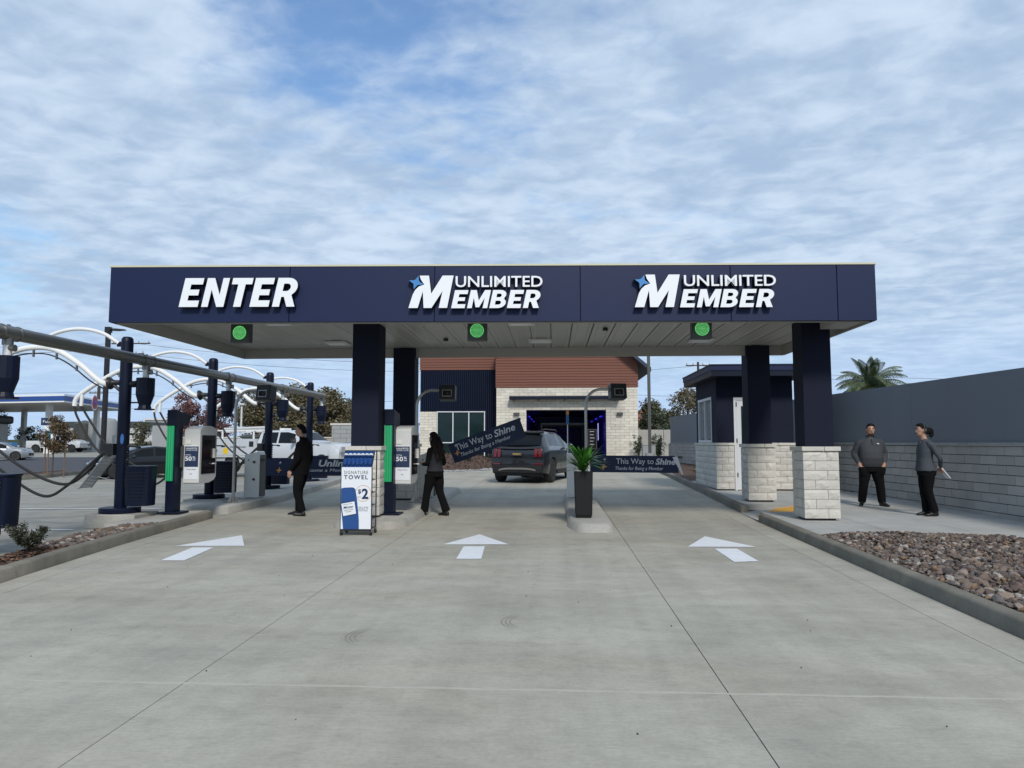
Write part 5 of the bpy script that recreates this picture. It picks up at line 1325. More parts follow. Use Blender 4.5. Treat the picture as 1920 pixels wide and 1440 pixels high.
# ================================================================== vehicles
def wheel(parent, x, y, r, w, side, rim_mt, spokes=10):
    m = MB(); prof = [(r * .62, 0), (r * .93, 0), (r, w * .18), (r, w * .82), (r * .93, w), (r * .62, w)]
    n = 28; sgn_ = 1 if side > 0 else -1
    rings = [[(x - sgn_ * (b), y + a * math.cos(2 * math.pi * j / n), r + a * math.sin(2 * math.pi * j / n)) for j in range(n)] for a, b in prof]
    if side < 0: rings = [rg[::-1] for rg in rings]
    wh = m.rings(rings).build('wheel', M_['rubber'], parent, smooth=40)
    m = MB()
    def disc(a0, a1, d0, d1):
        rg = [[(x - sgn_ * d, y + a * math.cos(2 * math.pi * j / n), r + a * math.sin(2 * math.pi * j / n)) for j in range(n)] for a, d in ((a0, d0), (a1, d1))]
        m.rings(rg if side < 0 else [q[::-1] for q in rg], caps=False)
    disc(r * .66, r * .60, -.004, .03)
    m.rings([[(x - sgn_ * d, y + r * .62 * math.cos(2 * math.pi * j / n), r + r * .62 * math.sin(2 * math.pi * j / n)) for j in range(n)] for d in (.09, .10)])
    m.build('wheel_barrel', M_['dgrey'], wh)
    s_ = MB(); s_.cbox((x - sgn_ * .02, y, r), (.035, r * .24, r * .24))
    for k in range(spokes):
        a = 2 * math.pi * k / spokes + (.12 if k % 2 else -.12)
        s_.cbox((x - sgn_ * .022, y + math.cos(a) * r * .34, r + math.sin(a) * r * .34), (.022, r * .56, r * .075), Matrix.Rotation(a, 3, 'X'))
    rg = [[(x - sgn_ * d, y + a * math.cos(2 * math.pi * j / n), r + a * math.sin(2 * math.pi * j / n)) for j in range(n)] for a, d in ((r * .66, .0), (r * .60, .0), (r * .60, .03), (r * .66, .03))]
    s_.rings(rg, caps=False); s_.build('rim', rim_mt, wh)
    return wh
def vehicle(t, Ln, W, top, belt, sill, wheels, rim, body_mt, side_win, wind, rearw=None, rear_shift=None, front_shift=None, roof_tuck=.19, pl_f=.24, pl_r=.14, arch=1.13, glass='glass', cladding=None, arch_w=.24):
    """length runs along local y: the rear bumper at y=0, the nose at y=Ln. top, belt: (y,z) tables."""
    ys_ = set([0, Ln]); y = 0
    while y < Ln: ys_.add(round(y, 3)); y += .07
    for a, b in list(side_win) + [wind] + ([rearw] if rearw else []): ys_.add(a); ys_.add(b)
    for yw, r in wheels:
        for k in (-1, 1):
            ys_.add(round(yw + k * r * arch, 3)); ys_.add(round(yw + k * r * arch - k * .015, 3))
    for (a, _) in top: ys_.add(a)
    ys_ = sorted(q for q in ys_ if 0 <= q <= Ln)
    def section(y):
        zt = lerp_tab(top, y); zb = lerp_tab(belt, y); zb = min(zb, zt - .03)
        df = max(0, 1 - (Ln - y) / .75); dr_ = max(0, 1 - y / .55)
        k = 1 - pl_f * df ** 2.2 - pl_r * dr_ ** 2.2; hw_ = W / 2 * k
        zs_ = sill
        for yw, r in wheels:
            q = (r * arch) ** 2 - (y - yw) ** 2
            if q > 0: zs_ = max(zs_, r + math.sqrt(q))
        bumper = max(0, 1 - (Ln - y) / .5) * .05 + max(0, 1 - y / .5) * .05; zs_ = max(zs_, sill - 0 + bumper)
        g = zt - zb; tk = roof_tuck * min(1, g / .5); rh = hw_ * (.965 - tk)
        zl = max(zs_ + .01, sill + (zb - sill) * .38); zm = max(zs_ + .02, sill + (zb - sill) * .78)
        S_ = [(hw_ * .955, zs_), (hw_ * 1.0, zl), (hw_ * 1.0, zm), (hw_ * .965, zb), (hw_ * .95 + (rh - hw_ * .95) * .08, zb + g * .07), (rh + .012 * W, zt - .10 * min(1, g / .4)), (rh * .94, zt - .035 * min(1, g / .3)), (rh * .6, zt - .006), (0, zt)]
        P = []
        for (x, z) in S_:
            yy = y
            if rear_shift and y < 1.2: yy = y + lerp_tab(rear_shift, z) * (1 - y / 1.2) 
            if front_shift and Ln - y < 1.0: yy = y - lerp_tab(front_shift, z) * (1 - (Ln - y) / 1.0)
            # rounding in plan: the centre of each end stands proud of its corners
            if y < .5: yy += .10 * (x / (W / 2)) ** 2 * (1 - y / .5)
            if Ln - y < .6: yy -= .20 * (x / (W / 2)) ** 2 * (1 - (Ln - y) / .6)
            P.append((x, yy, z))
        return P
    S_ = [section(y) for y in ys_]; nr = len(S_[0]); full = [[p for p in s_] + [(-p[0], p[1], p[2]) for p in reversed(s_[:-1])] for s_ in S_]
    m = len(full[0]); body = MB(); win = MB(); ws = MB()
    for s_ in full: body.v += s_
    win.v = list(body.v); ws.v = list(body.v)
    win_faces = {}
    for i in range(len(ys_) - 1):
        ym = (ys_[i] + ys_[i + 1]) / 2
        for j in range(m - 1):
            f = (i * m + j, (i + 1) * m + j, (i + 1) * m + j + 1, i * m + j + 1)[::-1]
            jj = j if j < nr - 1 else m - 2 - j
            dest = None
            if jj == 4:
                for k, (a, b) in enumerate(side_win):
                    if a < ym < b: dest = ('w', k, j < nr - 1)
            if jj >= 6 or jj == 5:
                if wind[0] < ym < wind[1] and jj >= 6: dest = ('f', 0, 0)
                if rearw and rearw[0] < ym < rearw[1] and jj >= 6: dest = ('r', 0, 0)
            if dest: win_faces.setdefault(dest, []).append(f)
            else: body.f.append(f); body.m.append(0)
    for e, i in ((0, 0), (1, len(ys_) - 1)):
        half = nr - 1
        for j in range(half):
            a, b, c, d = i * m + j, i * m + j + 1, i * m + m - 2 - j, i * m + m - 1 - j
            f = (a, b, c, d) if b != c else (a, b, d)
            body.f.append(f if e == 0 else f[::-1]); body.m.append(0)
    bo = body.build('body', body_mt, t)
    me = bo.data; me.polygons.foreach_set('use_smooth', [True] * len(me.polygons)); me.set_sharp_from_angle(angle=R_(32))
    for key, fl in win_faces.items():
        nm = {'w': 'window', 'f': 'windshield', 'r': 'rear_window'}[key[0]]
        used = sorted(set(q for f in fl for q in f)); mp = {q: i for i, q in enumerate(used)}
        w_ = MB(); w_.v = [body.v[q] for q in used]; w_.f = [tuple(mp[q] for q in f) for f in fl]; w_.m = [0] * len(fl)
        w_.build(nm, M_[glass], t, smooth=50)
    ub_ = MB(); ub_.box(-W / 2 * .80, W / 2 * .80, .25, Ln - .3, sill - .06, sill + .38); ub_.build('underbody', M_['black'], t)
    for yw, r in wheels:
        for s_ in (1, -1): wheel(t, s_ * (W / 2 - .01), yw, r, arch_w, s_, rim)
    return full, ys_
paint_suv = mat('dark_grey_paint', (0.011, 0.012, 0.014), 0.26, metal=0.1, var=0.03, coat=0.7)
paint_blk = mat('black_paint', (0.007, 0.008, 0.010), 0.2, var=0.03, spec=.4, coat=0.3)
paint_wht = mat('white_paint', (0.52, 0.54, 0.56), 0.25, var=0.02, coat=0.5)
paint_sil = mat('silver_paint', (0.30, 0.32, 0.34), 0.28, metal=0.5, var=0.03, coat=0.5)
tailred = mat('tail_lamp_red', (0.15, 0.006, 0.008), 0.15, var=0.1, coat=.5)
lampw = mat('head_lamp', (0.5, 0.52, 0.55), 0.1, metal=.4, var=.1)
# ---- SUV in the middle lane, seen from behind, turned slightly right
t = thing('suv', 'dark grey SUV seen from behind driving toward the wash tunnel', 'car', (-1.16, 23.15, G(-1, 23.5)), R_(-14.5))
RS = [(.2, .05), (.5, .0), (.85, .02), (1.10, .07), (1.2, .14), (1.45, .34), (1.64, .46), (1.72, .58)]
full, ysv = vehicle(t, 4.85, 1.96, [(0, 1.66), (.3, 1.69), (1.2, 1.715), (2.1, 1.71), (2.75, 1.64), (3.55, 1.20), (4.2, 1.13), (4.7, 1.0), (4.85, .78)],
                    [(0, 1.18), (1.2, 1.17), (2.6, 1.14), (3.5, 1.10), (4.5, .98), (4.85, .72)], .30, [(.98, .40), (3.82, .40)], M_['steel'], paint_suv,
                    [(.50, 1.05), (1.12, 2.0), (2.08, 3.0)], (2.78, 3.52), None, RS, None, pl_r=.10, roof_tuck=.22)
def onrear(x, z, off=.0): return (x, lerp_tab(RS, z) + .10 * (x / .98) ** 2 - off, z)
def rearpatch(name, mt, X, Z, off, dep=.03, par=t):
    m = MB(); n = 8; rings = []
    for i in range(n + 1):
        k = i / n; xa = X[0] + (X[1] - X[0]) * k
        zz0 = Z[0] if not callable(Z[0]) else Z[0](xa); zz1 = Z[1] if not callable(Z[1]) else Z[1](xa)
        rings.append([onrear(xa, zz0, off), onrear(xa, (zz0 + zz1) / 2, off), onrear(xa, zz1, off), onrear(xa, zz1, off - dep), onrear(xa, zz0, off - dep)])
    return m.rings(rings).build(name, mt, par, smooth=40)
rearpatch('rear_window', M_['glass'], (-.74, .74), (1.23, 1.58), .012)
sp_ = MB(); sp_.prism([(-.66, .38), (.66, .38), (.72, .75), (-.72, .75)], 1.625, 1.69); sp_.build('roof_spoiler', paint_suv, t, bevel=.012)
rearpatch('tailgate_crease', M_['black'], (-.74, .74), (1.125, 1.15), .008)
for s_ in (1, -1):
    for k, x in enumerate((.62, .76)):
        a, b = (x * s_ - .045, x * s_ + .045); rearpatch('tail_light', tailred, (a, b), (.86, 1.12), .02)
    rearpatch('bumper_reflector', tailred, (s_ * .70 - .13, s_ * .70 + .13), (.62, .655), .014)
    m = MB(); m.tube([(s_ * .66, .75, 1.73), (s_ * .67, 1.0, 1.765), (s_ * .68, 2.4, 1.76), (s_ * .67, 2.65, 1.70)], .018, 8); m.build('roof_rail', M_['black'], t)
    mr_ = MB(); mr_.ellip((s_ * 1.06, 3.02, 1.22), (.11, .06, .075)); mr_.build('mirror', paint_suv, t, smooth=60)
pl = rearpatch('licence_plate', mat('gold_plate', (0.05, .045, .04), .5), (-.16, .16), (.90, .99), .016)
text('9ZMJ316', .26, .055, .004, mat('plate_gold', (.55, .40, .10), .5), pl, (-.13, -.018 + .015, .92), bold=.03)
rearpatch('lower_bumper', M_['black'], (-.84, .84), (.36, .60), .012)
rearpatch('skid_trim', M_['steel'], (-.62, .62), (lambda x: .46 - .05 * (x / .62) ** 4 * 1.0, lambda x: .515 - .06 * (x / .62) ** 4), .03, .03)
for s_ in (1, -1):
    m = MB()
    for y0, y1 in ((1.45, 3.35),): m.box(s_ * .955 if s_ > 0 else -.992, s_ * .992 if s_ > 0 else -.955, y0, y1, .30, .42)
    m.build('side_sill', M_['black'], t)
    for y in (1.75, 2.75): m = MB(); m.box(min(s_ * .975, s_ * .995), max(s_ * .975, s_ * .995), y, y + .2, 1.02, 1.05); m.build('door_handle', paint_suv, t)
    dg_ = MB()
    for y in (2.04, 3.08): dg_.box(min(s_ * .9795, s_ * .982), max(s_ * .9795, s_ * .982), y, y + .012, .45, 1.08)
    dg_.build('door_gap', M_['black'], t)

# ---- black sedan on the left lot
t = thing('sedan', 'black sedan parked on the lot behind the vacuum hoses, nose to the camera', 'car', (-17.4, 34.3, .0), R_(180 - 42))
vehicle(t, 4.85, 1.85, [(0, .98), (.35, 1.05), (.75, 1.08), (1.5, 1.40), (2.2, 1.46), (2.8, 1.40), (3.55, 1.02), (4.3, .90), (4.7, .78), (4.85, .62)],
        [(0, .90), (.5, .98), (1.5, .96), (3.3, .92), (4.5, .76), (4.85, .56)], .22, [(1.0, .345), (3.85, .345)], M_['dgrey'], paint_blk, [(.95, 1.35), (1.42, 2.22), (2.30, 3.1)], (2.85, 3.5), (.45, 1.3), None, [(.2, .10), (.45, .0), (.62, .12)], pl_f=.22)
for s_ in (1, -1):
    MB().ellip((s_ * .66, 4.50, .66), (.17, .16, .055)).build('headlight', lampw, t, smooth=60)
    MB().ellip((s_ * .62, 4.66, .36), (.05, .06, .05)).build('fog_light', lampw, t, smooth=60)
    MB().ellip((s_ * 1.0, 3.15, .98), (.10, .05, .065)).build('mirror', paint_blk, t, smooth=60)
g = MB(); 
for i in range(5): g.box(-.42, .42, 4.72, 4.80, .40 + i * .05, .42 + i * .05)
g.build('grille', M_['dgrey'], t)

# ---- silver cars at the left edge
for i, (x, y, a, lb, mt) in enumerate(((-46.3, 54.0, -68, 'silver sedan at the left edge, front end showing', paint_sil), (-52.5, 60.0, -68, 'grey car parked behind the silver sedan at the left edge', paint_suv))):
    t = thing('sedan', lb, 'car', (x, y, G(x, y)), R_(a)); 
    vehicle(t, 4.7, 1.85, [(0, .98), (.35, 1.10), (.9, 1.22), (1.6, 1.45), (2.3, 1.47), (2.8, 1.40), (3.5, 1.05), (4.3, .94), (4.6, .80), (4.7, .6)],
            [(0, .90), (.5, .98), (3.3, .94), (4.4, .8), (4.7, .56)], .22, [(.95, .345), (3.75, .345)], M_['steel'], mt, [(1.0, 2.2), (2.28, 3.1)], (2.85, 3.45), (.45, 1.4))
    for s_ in (1, -1): MB().ellip((s_ * .64, 4.42, .68), (.17, .14, .06)).build('headlight', lampw, t, smooth=60)
    MB().box(-.4, .4, 4.62, 4.68, .38, .6).build('grille', M_['black'], t)

# ---- white crew cab pickup far left
def pickup_body(t, Ln, bed_end, belt_z, roof_z, paint):
    vehicle(t, Ln, 2.0, [(0, belt_z + .02), (bed_end, belt_z + .02), (bed_end + .04, roof_z - .06), (bed_end + .3, roof_z), (bed_end + 1.7, roof_z), (bed_end + 2.1, roof_z - .08), (bed_end + 2.75, belt_z + .12), (Ln - .3, belt_z + .02), (Ln - .08, belt_z - .1), (Ln, belt_z - .3)],
            [(0, belt_z), (Ln - .6, belt_z - .02), (Ln, belt_z - .35)], .50, [(1.15, .42), (Ln - 1.05, .42)], M_['dgrey'], paint, [(bed_end + .20, bed_end + 1.12), (bed_end + 1.22, bed_end + 2.15)], (bed_end + 2.12, bed_end + 2.68), None, pl_f=.08, pl_r=.02, arch=1.18)
    for s_ in (1, -1): MB().box(s_ * .78 - .14, s_ * .78 + .14, Ln - .06, Ln + .01, belt_z - .35, belt_z - .12).build('headlight', lampw, t)
    MB().box(-.95, .95, Ln - .02, Ln + .12, .52, .72).build('bumper', M_['steel'], t)
t = thing('pickup_truck', 'white crew cab pickup with its bed, far off behind the young tree', 'pickup truck', (-60.2, 79.5, .5), R_(-82))
pickup_body(t, 6.1, 2.55, 1.32, 1.98, paint_wht)
t = thing('flatbed_trailer', 'grey flatbed truck parked behind the front of the white pickup', 'trailer', (-58.5, 93, .5), R_(-80))
MB().box(-1.1, 1.1, 0, 5.5, 1.0, 2.1).build('load', M_['kgrey'], t); MB().box(-1.1, 1.1, 0, 6.2, .7, .99).build('deck', M_['dgrey'], t)
for y in (1, 5): 
    for s_ in (1, -1): wheel(t, s_ * 1.0, y, .42, .25, s_, M_['dgrey'])

# ---- white utility truck behind the vacuums
t = thing('utility_truck', 'white utility truck with ladder rack and service box behind the navy posts', 'truck', (-15.9, 34.6, .16), R_(-112))
pickup_body(t, 7.6, 2.75, 1.38, 2.02, paint_wht)
MB().box(-1.08, 1.08, -.1, 2.70, .75, 1.62).build('service_box', mat('white_box_paint', (.52, .54, .55), .4, var=.02), t, bevel=.015)
sb2 = MB()
for y in (.02, .9, 1.8): sb2.box(1.085, 1.095, y, y + .82, .85, 1.55)
sb2.build('box_door', paint_wht, t)
yl = mat('yellow_decal', (.75, .50, .02), .5)
m = MB(); m.box(1.097, 1.10, .72, 1.02, .90, 1.18); m.box(1.097, 1.10, .80, .92, 1.26, 1.42); m.build('yellow_logo', yl, t)
text('www.wash.com', 1.0, .10, .004, M_['dgrey'], t, (1.105, 1.15, 1.2), (0, 0, math.pi / 2))
MB().box(1.097, 1.102, 2.35, 2.62, 1.25, 1.5).build('fuel_panel', M_['black'], t); MB().box(1.097, 1.103, .12, .34, 1.0, 1.12).build('latch', M_['dgrey'], t)
rk_ = MB()
for y in (.4, 2.4):
    for s_ in (1, -1): rk_.box(s_ * .9 - .03, s_ * .9 + .03, y, y + .06, 1.62, 1.98)
    rk_.box(-.9, .9, y, y + .06, 1.93, 1.99)
for s_ in (.9, -.9, .2): rk_.box(s_ - .03, s_ + .03, .1, 2.9, 1.99, 2.05)
rk_.build('ladder_rack', M_['wpipe'], t)
m = MB(); m.tube([(.5, .1, 2.1), (.5, 2.9, 2.16)], .06, 8); m.tube([(.0, .1, 2.12), (.0, 2.6, 2.08)], .05, 8); m.build('conduit', M_['kgrey'], t)
m = MB(); m.ellip((0, 1.4, 1.72), (.4, .7, .13)); m.build('hose_reel', M_['dgrey'], t)
MB().box(-.25, .25, 3.4, 3.65, 2.03, 2.12).build('beacon', M_['wpipe'], t)
MB().box(1.0, 1.3, 5.0, 5.08, 1.42, 1.65).build('mirror', M_['black'], t)
MB().box(1.02, 1.06, 3.0, 6.3, .55, .62).build('running_board', M_['dgrey'], t)

# ================================================================== far structures on the left
t = thing('block_enclosure', 'grey block enclosure wall beyond the white utility truck', 'wall', (-15.6, 48, 0), 0)
MB().box(.6, 6.5, 0, .3, .1, 2.78).build('core', M_['mortard'], t)
for r_ in range(9):
    x = -1.5 - (.45 if r_ % 2 else 0)
    while x < 6.5:
        a, b = max(.6, x), min(6.5, x + .9); x += .9
        if b - a < .05: continue
        MB().box(a + .01, b - .01, -.05, 0, .12 + r_ * .30, .12 + r_ * .30 + .285).build('block', M_['capst'], t)
MB().box(.5, 6.6, -.1, .4, 2.79, 2.92).build('coping', M_['stone'], t)
t = thing('trellis', 'white open trellis roof beside the grey enclosure', 'trellis', (-17.3, 46, 0), 0)
m = MB()
for x in (-1.2, 1.2): m.box(x - .06, x + .06, 0, .12, .2, 2.3)
m.box(-1.6, 1.7, 0, .12, 2.25, 2.4); m.build('frame', M_['wpipe'], t)
for i in range(9): MB().box(-1.45 + i * .36, -1.37 + i * .36, -1.2, 1.2, 2.1, 2.24).build('slat', M_['stake'], t)
t = thing('boundary_wall', 'low tan block wall far behind the dark sedan and the vacuum posts', 'wall', (-30, 55, G(-30, 55)))
for i in range(3, 9): 
    MB().box(-9 + i * 3.0, -9 + i * 3.0 + 2.96, 0, .2, 0, 1.75).build('wall_panel', M_['tan'], t)
MB().box(-.1, 18.1, -.05, .25, 1.76, 1.84).build('coping', M_['stone'], t)
t = thing('boundary_wall', 'low dark block wall with trees behind it, beyond the booth bed', 'wall', (4.9, 47.5, .45))
for i in range(3): MB().box(.4 + i * 1.0, .4 + i * 1.0 + .97, 0, .2, 0, 2.0).build('wall_panel', M_['wallblk'], t)
t = thing('utility_box', 'pale concrete utility box between the building and the wall', 'utility box', (5.45, 41.2, .5)); MB().box(-.36, .36, -.3, .3, 0, .95).build('box', M_['capst'], t, bevel=.02); MB().box(-.38, .38, -.32, .32, .951, .99).build('lid', M_['capst'], t)
for i, (x, y) in enumerate(((5.0, 43.0), (6.2, 42.5), (6.35, 44.5))):
    shrub('small_shrub', ['dark shrub against the right corner of the wash building', 'dark shrub right of the pale utility box', 'dark shrub close to the far end of the blue grey wall'][i], x, y, .45, 1.5, M_['leafd'], 900, .06, 70 + i, z=.5)
t = thing('garden_house', 'pink roofed house far behind the trees right of the wash building', 'house', (9.2, 75, .4))
MB().box(-3, 3, 0, 6, 0, 3.2).build('wall', M_['tan'], t); MB().rings([[(-3.3, -.3, 3.2), (3.3, -.3, 3.2), (0, -.3, 4.6)], [(-3.3, 6.3, 3.2), (3.3, 6.3, 3.2), (0, 6.3, 4.6)]]).build('roof', mat('pink_roof', (.28, .12, .10), .8), t)

# fuel station
t = thing('fuel_canopy', 'distant fuel station canopy with blue band and white edges', 'canopy', (0, 0, 0))
C0 = Vector((-53.2, 75)); C1 = Vector((-58.2, 95)); C2 = Vector((-90, 82)); C3 = Vector((-95, 102))
quad = [tuple(C0), tuple(C1), tuple(C3), tuple(C2)]
MB().prism(quad, 6.02, 6.9).build('fascia', M_['wpipe'], t)
def outset(P, k):
    c = Vector((sum(p[0] for p in P) / 4, sum(p[1] for p in P) / 4)); return [tuple(c + (Vector(p) - c) * (1 + k)) for p in P]
MB().prism(outset(quad, .004), 6.18, 6.70).build('blue_band', mat('station_blue', (.02, .07, .26), .5), t)
MB().prism(outset(quad, -.02), 5.95, 6.019).build('soffit', M_['soffit'], t)
for x, y in ((-57.0, 78.0), (-58.0, 88.0), (-70, 83), (-73, 95)): MB().box(x - .26, x + .26, y - .26, y + .26, .4, 5.95).build('column', M_['kgrey'], t)
# round emblem on the band
em = MB(); n = 28; cx_, cy_, cz_ = -55.35, 83.2, 6.42; dd = (C1 - C0).normalized(); nn_ = Vector((dd.y, -dd.x))
def disc_at(r, off, mt, name):
    m = MB(); c = Vector((cx_, cy_)) + nn_ * off
    m.rings([[(c.x + nn_.x * o_ + dd.x * r * math.cos(2 * math.pi * j / n), c.y + nn_.y * o_ + dd.y * r * math.cos(2 * math.pi * j / n), cz_ + r * math.sin(2 * math.pi * j / n)) for j in range(n)] for o_ in (0, .05)]); return m.build(name, mt, t)
disc_at(.95, .12, M_['paper'], 'emblem_rim'); disc_at(.78, .18, mat('emblem_red', (.28, .03, .06), .5), 'emblem_disc')
disc_at(.30, .24, mat('emblem_blue', (.06, .07, .30), .5), 'emblem_centre')
t = thing('station_shop', 'low station shop building beneath the distant fuel canopy', 'building', (-73, 108, .48)); MB().box(-5, 9, 0, 8, 0, 3.6).build('wall', M_['kgrey'], t); MB().box(-5.2, 9.2, -.3, 8.2, 3.61, 4.4).build('fascia', M_['dgrey'], t)
for i in range(4): MB().box(-4 + i * 3.2, -1.6 + i * 3.2, -.06, -.005, .6, 2.6).build('window', M_['gglass'], t)
t = thing('silo_tank', 'round grey storage tanks behind the fuel canopy column', 'tank', (-67.5, 104, .48)); MB().lathe((0, 0, 0), [(1.9, 0), (1.9, 4.3), (1.6, 4.7), (.2, 4.9)], 24).build('tank', M_['capst'], t, smooth=50); MB().lathe((-3.5, 1, 0), [(1.5, 0), (1.5, 4.0), (.2, 4.5)], 24).build('tank', M_['dgrey'], t, smooth=50)
t = thing('station_sign', 'blue and white station price sign left of the young tree', 'sign', (-54.2, 74, .42))
MB().box(-.75, .8, 0, .4, 3.05, 3.85).build('sign_head', M_['pnavy'], t); MB().box(-.35, .75, .05, .35, 0, 3.04).build('sign_body', M_['wpipe'], t); MB().box(-.25, .4, .02, .05, 1.5, 2.5).build('sign_panel', mat('cyan_panel', (.03, .22, .35), .5), t)
text('Fuel', .9, .3, .02, M_['paper'], t, (-.5, -.02, 3.3))
t = thing('blue_dispenser', 'small blue and white vending cabinet near the station sign', 'dispenser', (-54.0, 68, .36)); MB().box(-.9, .6, 0, .8, 0, 1.25).build('cabinet', mat('cabinet_blue', (.03, .20, .42), .4), t, bevel=.03); MB().box(-.7, .4, -.03, 0, .75, 1.1).build('panel', M_['paper'], t)
t = thing('attendant_hut', 'small grey hut with rounded dark roof at the left edge', 'hut', (-75.2, 90, .48)); MB().box(-2.5, 1.6, 0, 3, 0, 3.6).build('wall', M_['kgrey'], t); MB().box(-2.8, 2.2, -.3, 3.3, 3.61, 4.7).build('roof', M_['dgrey'], t, bevel=.3)
for i, (x, w, h) in enumerate(((-104, 9, 4), (-88, 7, 6), (-62, 10, 3.2), (-46, 16, 2.8), (-40, 5, 3.4))):
    t = thing('far_building', ['low pale building on the horizon at the far left edge', 'grey blocky building on the horizon under the fuel canopy', 'pale low shed on the horizon behind the pickup', 'long beige building on the horizon right of the light pole', 'grey block on the horizon just left of the first navy post'][i], 'building', (x, 150, .45))
    MB().box(0, w, 0, 10, 0, h).build('wall', M_['tan'] if i % 2 == 0 else M_['capst'], t); MB().box(-.3, w + .3, -.3, 10.3, h + .01, h + .4).build('roof', M_['kgrey'], t)
t = thing('vent_box', 'tall grey box beside the base of the light pole, behind the first navy post', 'utility box', (-20.6, 37.0, .1)); MB().box(-.5, .5, -.3, .3, .9, 2.4).build('cabinet', M_['capst'], t); MB().box(-.45, .45, -.25, .25, 0, .9).build('base', M_['dgrey'], t)

# light poles
t = thing('light_pole', 'tall black lot light pole with one arm behind the vacuum hoses', 'light pole', (-24.6, 38, .1))
MB().box(-.1, .1, -.1, .1, 0, 7.75).build('pole', M_['black'], t); MB().lathe((0, 0, 0), [(.3, 0), (.3, .5)], 16).build('footing', M_['capst'], t)
m = MB(); m.box(-.14, .14, -.14, .14, 7.6, 7.9); m.rings([[(.14, -.06, 7.70), (.14, .06, 7.70), (.14, .06, 7.78), (.14, -.06, 7.78)], [(.45, -.22, 7.70), (.45, .22, 7.70), (.45, .22, 7.80), (.45, -.22, 7.80)], [(.95, -.12, 7.71), (.95, .12, 7.71), (.95, .12, 7.76), (.95, -.12, 7.76)]]); m.build('lamp_head', M_['black'], t)
t = thing('light_pole', 'dark square light pole between the wash building and the booth', 'light pole', (5.1, 38, .5)); MB().box(-.075, .075, -.075, .075, 0, 8.2).build('pole', M_['dgrey'], t); MB().lathe((0, 0, 0), [(.25, 0), (.25, .55)], 16).build('footing', M_['capst'], t); MB().box(-.4, .4, -.15, .15, 8.2, 8.3).build('lamp_head', M_['black'], t)
t = thing('light_pole', 'thin pale lamp post among the trees behind the first gooseneck pole', 'light pole', (-20.0, 45, .1)); MB().tube([(0, 0, 0), (0, 0, 3.9)], .06, 8).build('pole', M_['kgrey'], t); MB().ellip((0, 0, 3.95), (.22, .22, .08)).build('lamp_head', M_['kgrey'], t)

def power_pole(x, y, h, label, arms=((-.4, 2.4),), w=.14):
    t = thing('power_pole', label, 'power pole', (x, y, .45)); MB().tube([(0, 0, 0), (0, 0, h)], [w * 1.3, w], 8).build('pole', M_['wood'], t)
    for dz, ln in arms:
        a_ = MB().box(-ln / 2, ln / 2, -.08, .08, h + dz, h + dz + .13).build('crossarm', M_['wood'], t)
        for q in (-.46, -.2, .2, .46): MB().lathe((q * ln, 0, h + dz + .13), [(.05, 0), (.07, .1), (.03, .28)], 8).build('insulator', M_['capst'], a_)
    return t
power_pole(18.2, 90, 11.2, 'wooden power pole with crossarm behind the navy booth roof', ((-.5, 3.0),))
power_pole(-60.5, 92, 8.6, 'far wooden power pole with crossarm left of the fuel emblem', ((-.9, 2.6),), .2)
power_pole(-49.0, 80, 13.0, 'nearer wooden power pole with two crossarms behind the first navy post', ((-.4, 4.6), (-1.6, 3.2), (-5.0, 1.6)), .22)
def wire(name_l, pts, r=.018):
    t = thing('power_line', name_l, 'power line'); P = []
    a, b = Vector(pts[0]), Vector(pts[1]); n = 26
    for i in range(n + 1):
        k = i / n; q = a.lerp(b, k); q.z -= pts[2] * 4 * k * (1 - k); P.append(q)
    MB().tube(P, r, 4).build('wire', M_['black'], t)
for i, (a, b, s_) in enumerate((((-110, 70, 13.2), (-49, 80, 13.2), 1.0), ((-110, 71, 12.3), (-49, 80, 12.5), 1.0), ((-110, 92, 9.2), (-60.5, 92, 8.4), .5), ((-49, 80, 13.2), (0, 92, 12.2), 1.2), ((-49, 80, 12.0), (0, 92, 11.3), 1.2), ((-60.5, 92, 8.4), (-10, 96, 7.6), .9), ((-10, 92, 10.6), (18.2, 90, 11.2), .5), ((18.2, 90, 11.2), (70, 92, 9.6), .8), ((18.2, 90, 10.8), (70, 94, 8.9), .8), ((4, 92, 8.0), (60, 90, 6.6), .4), ((-110, 110, 8.0), (-30, 110, 7.2), .6))):
    wire(['thin upper wire running left from the nearer wooden pole', 'thin second wire running left from the nearer wooden pole', 'thin wire running left from the far wooden pole', 'thin upper wire from the nearer wooden pole to the canopy', 'thin lower wire from the nearer wooden pole to the canopy', 'low thin wire from the far wooden pole toward the trees', 'thin wire seen under the canopy beside the right power pole', 'upper thin wire passing behind the palm', 'lower thin wire passing behind the palm', 'low thin wire behind the garden trees and booth', 'lowest thin wire under the distant fuel canopy'][i], (a, b, s_))

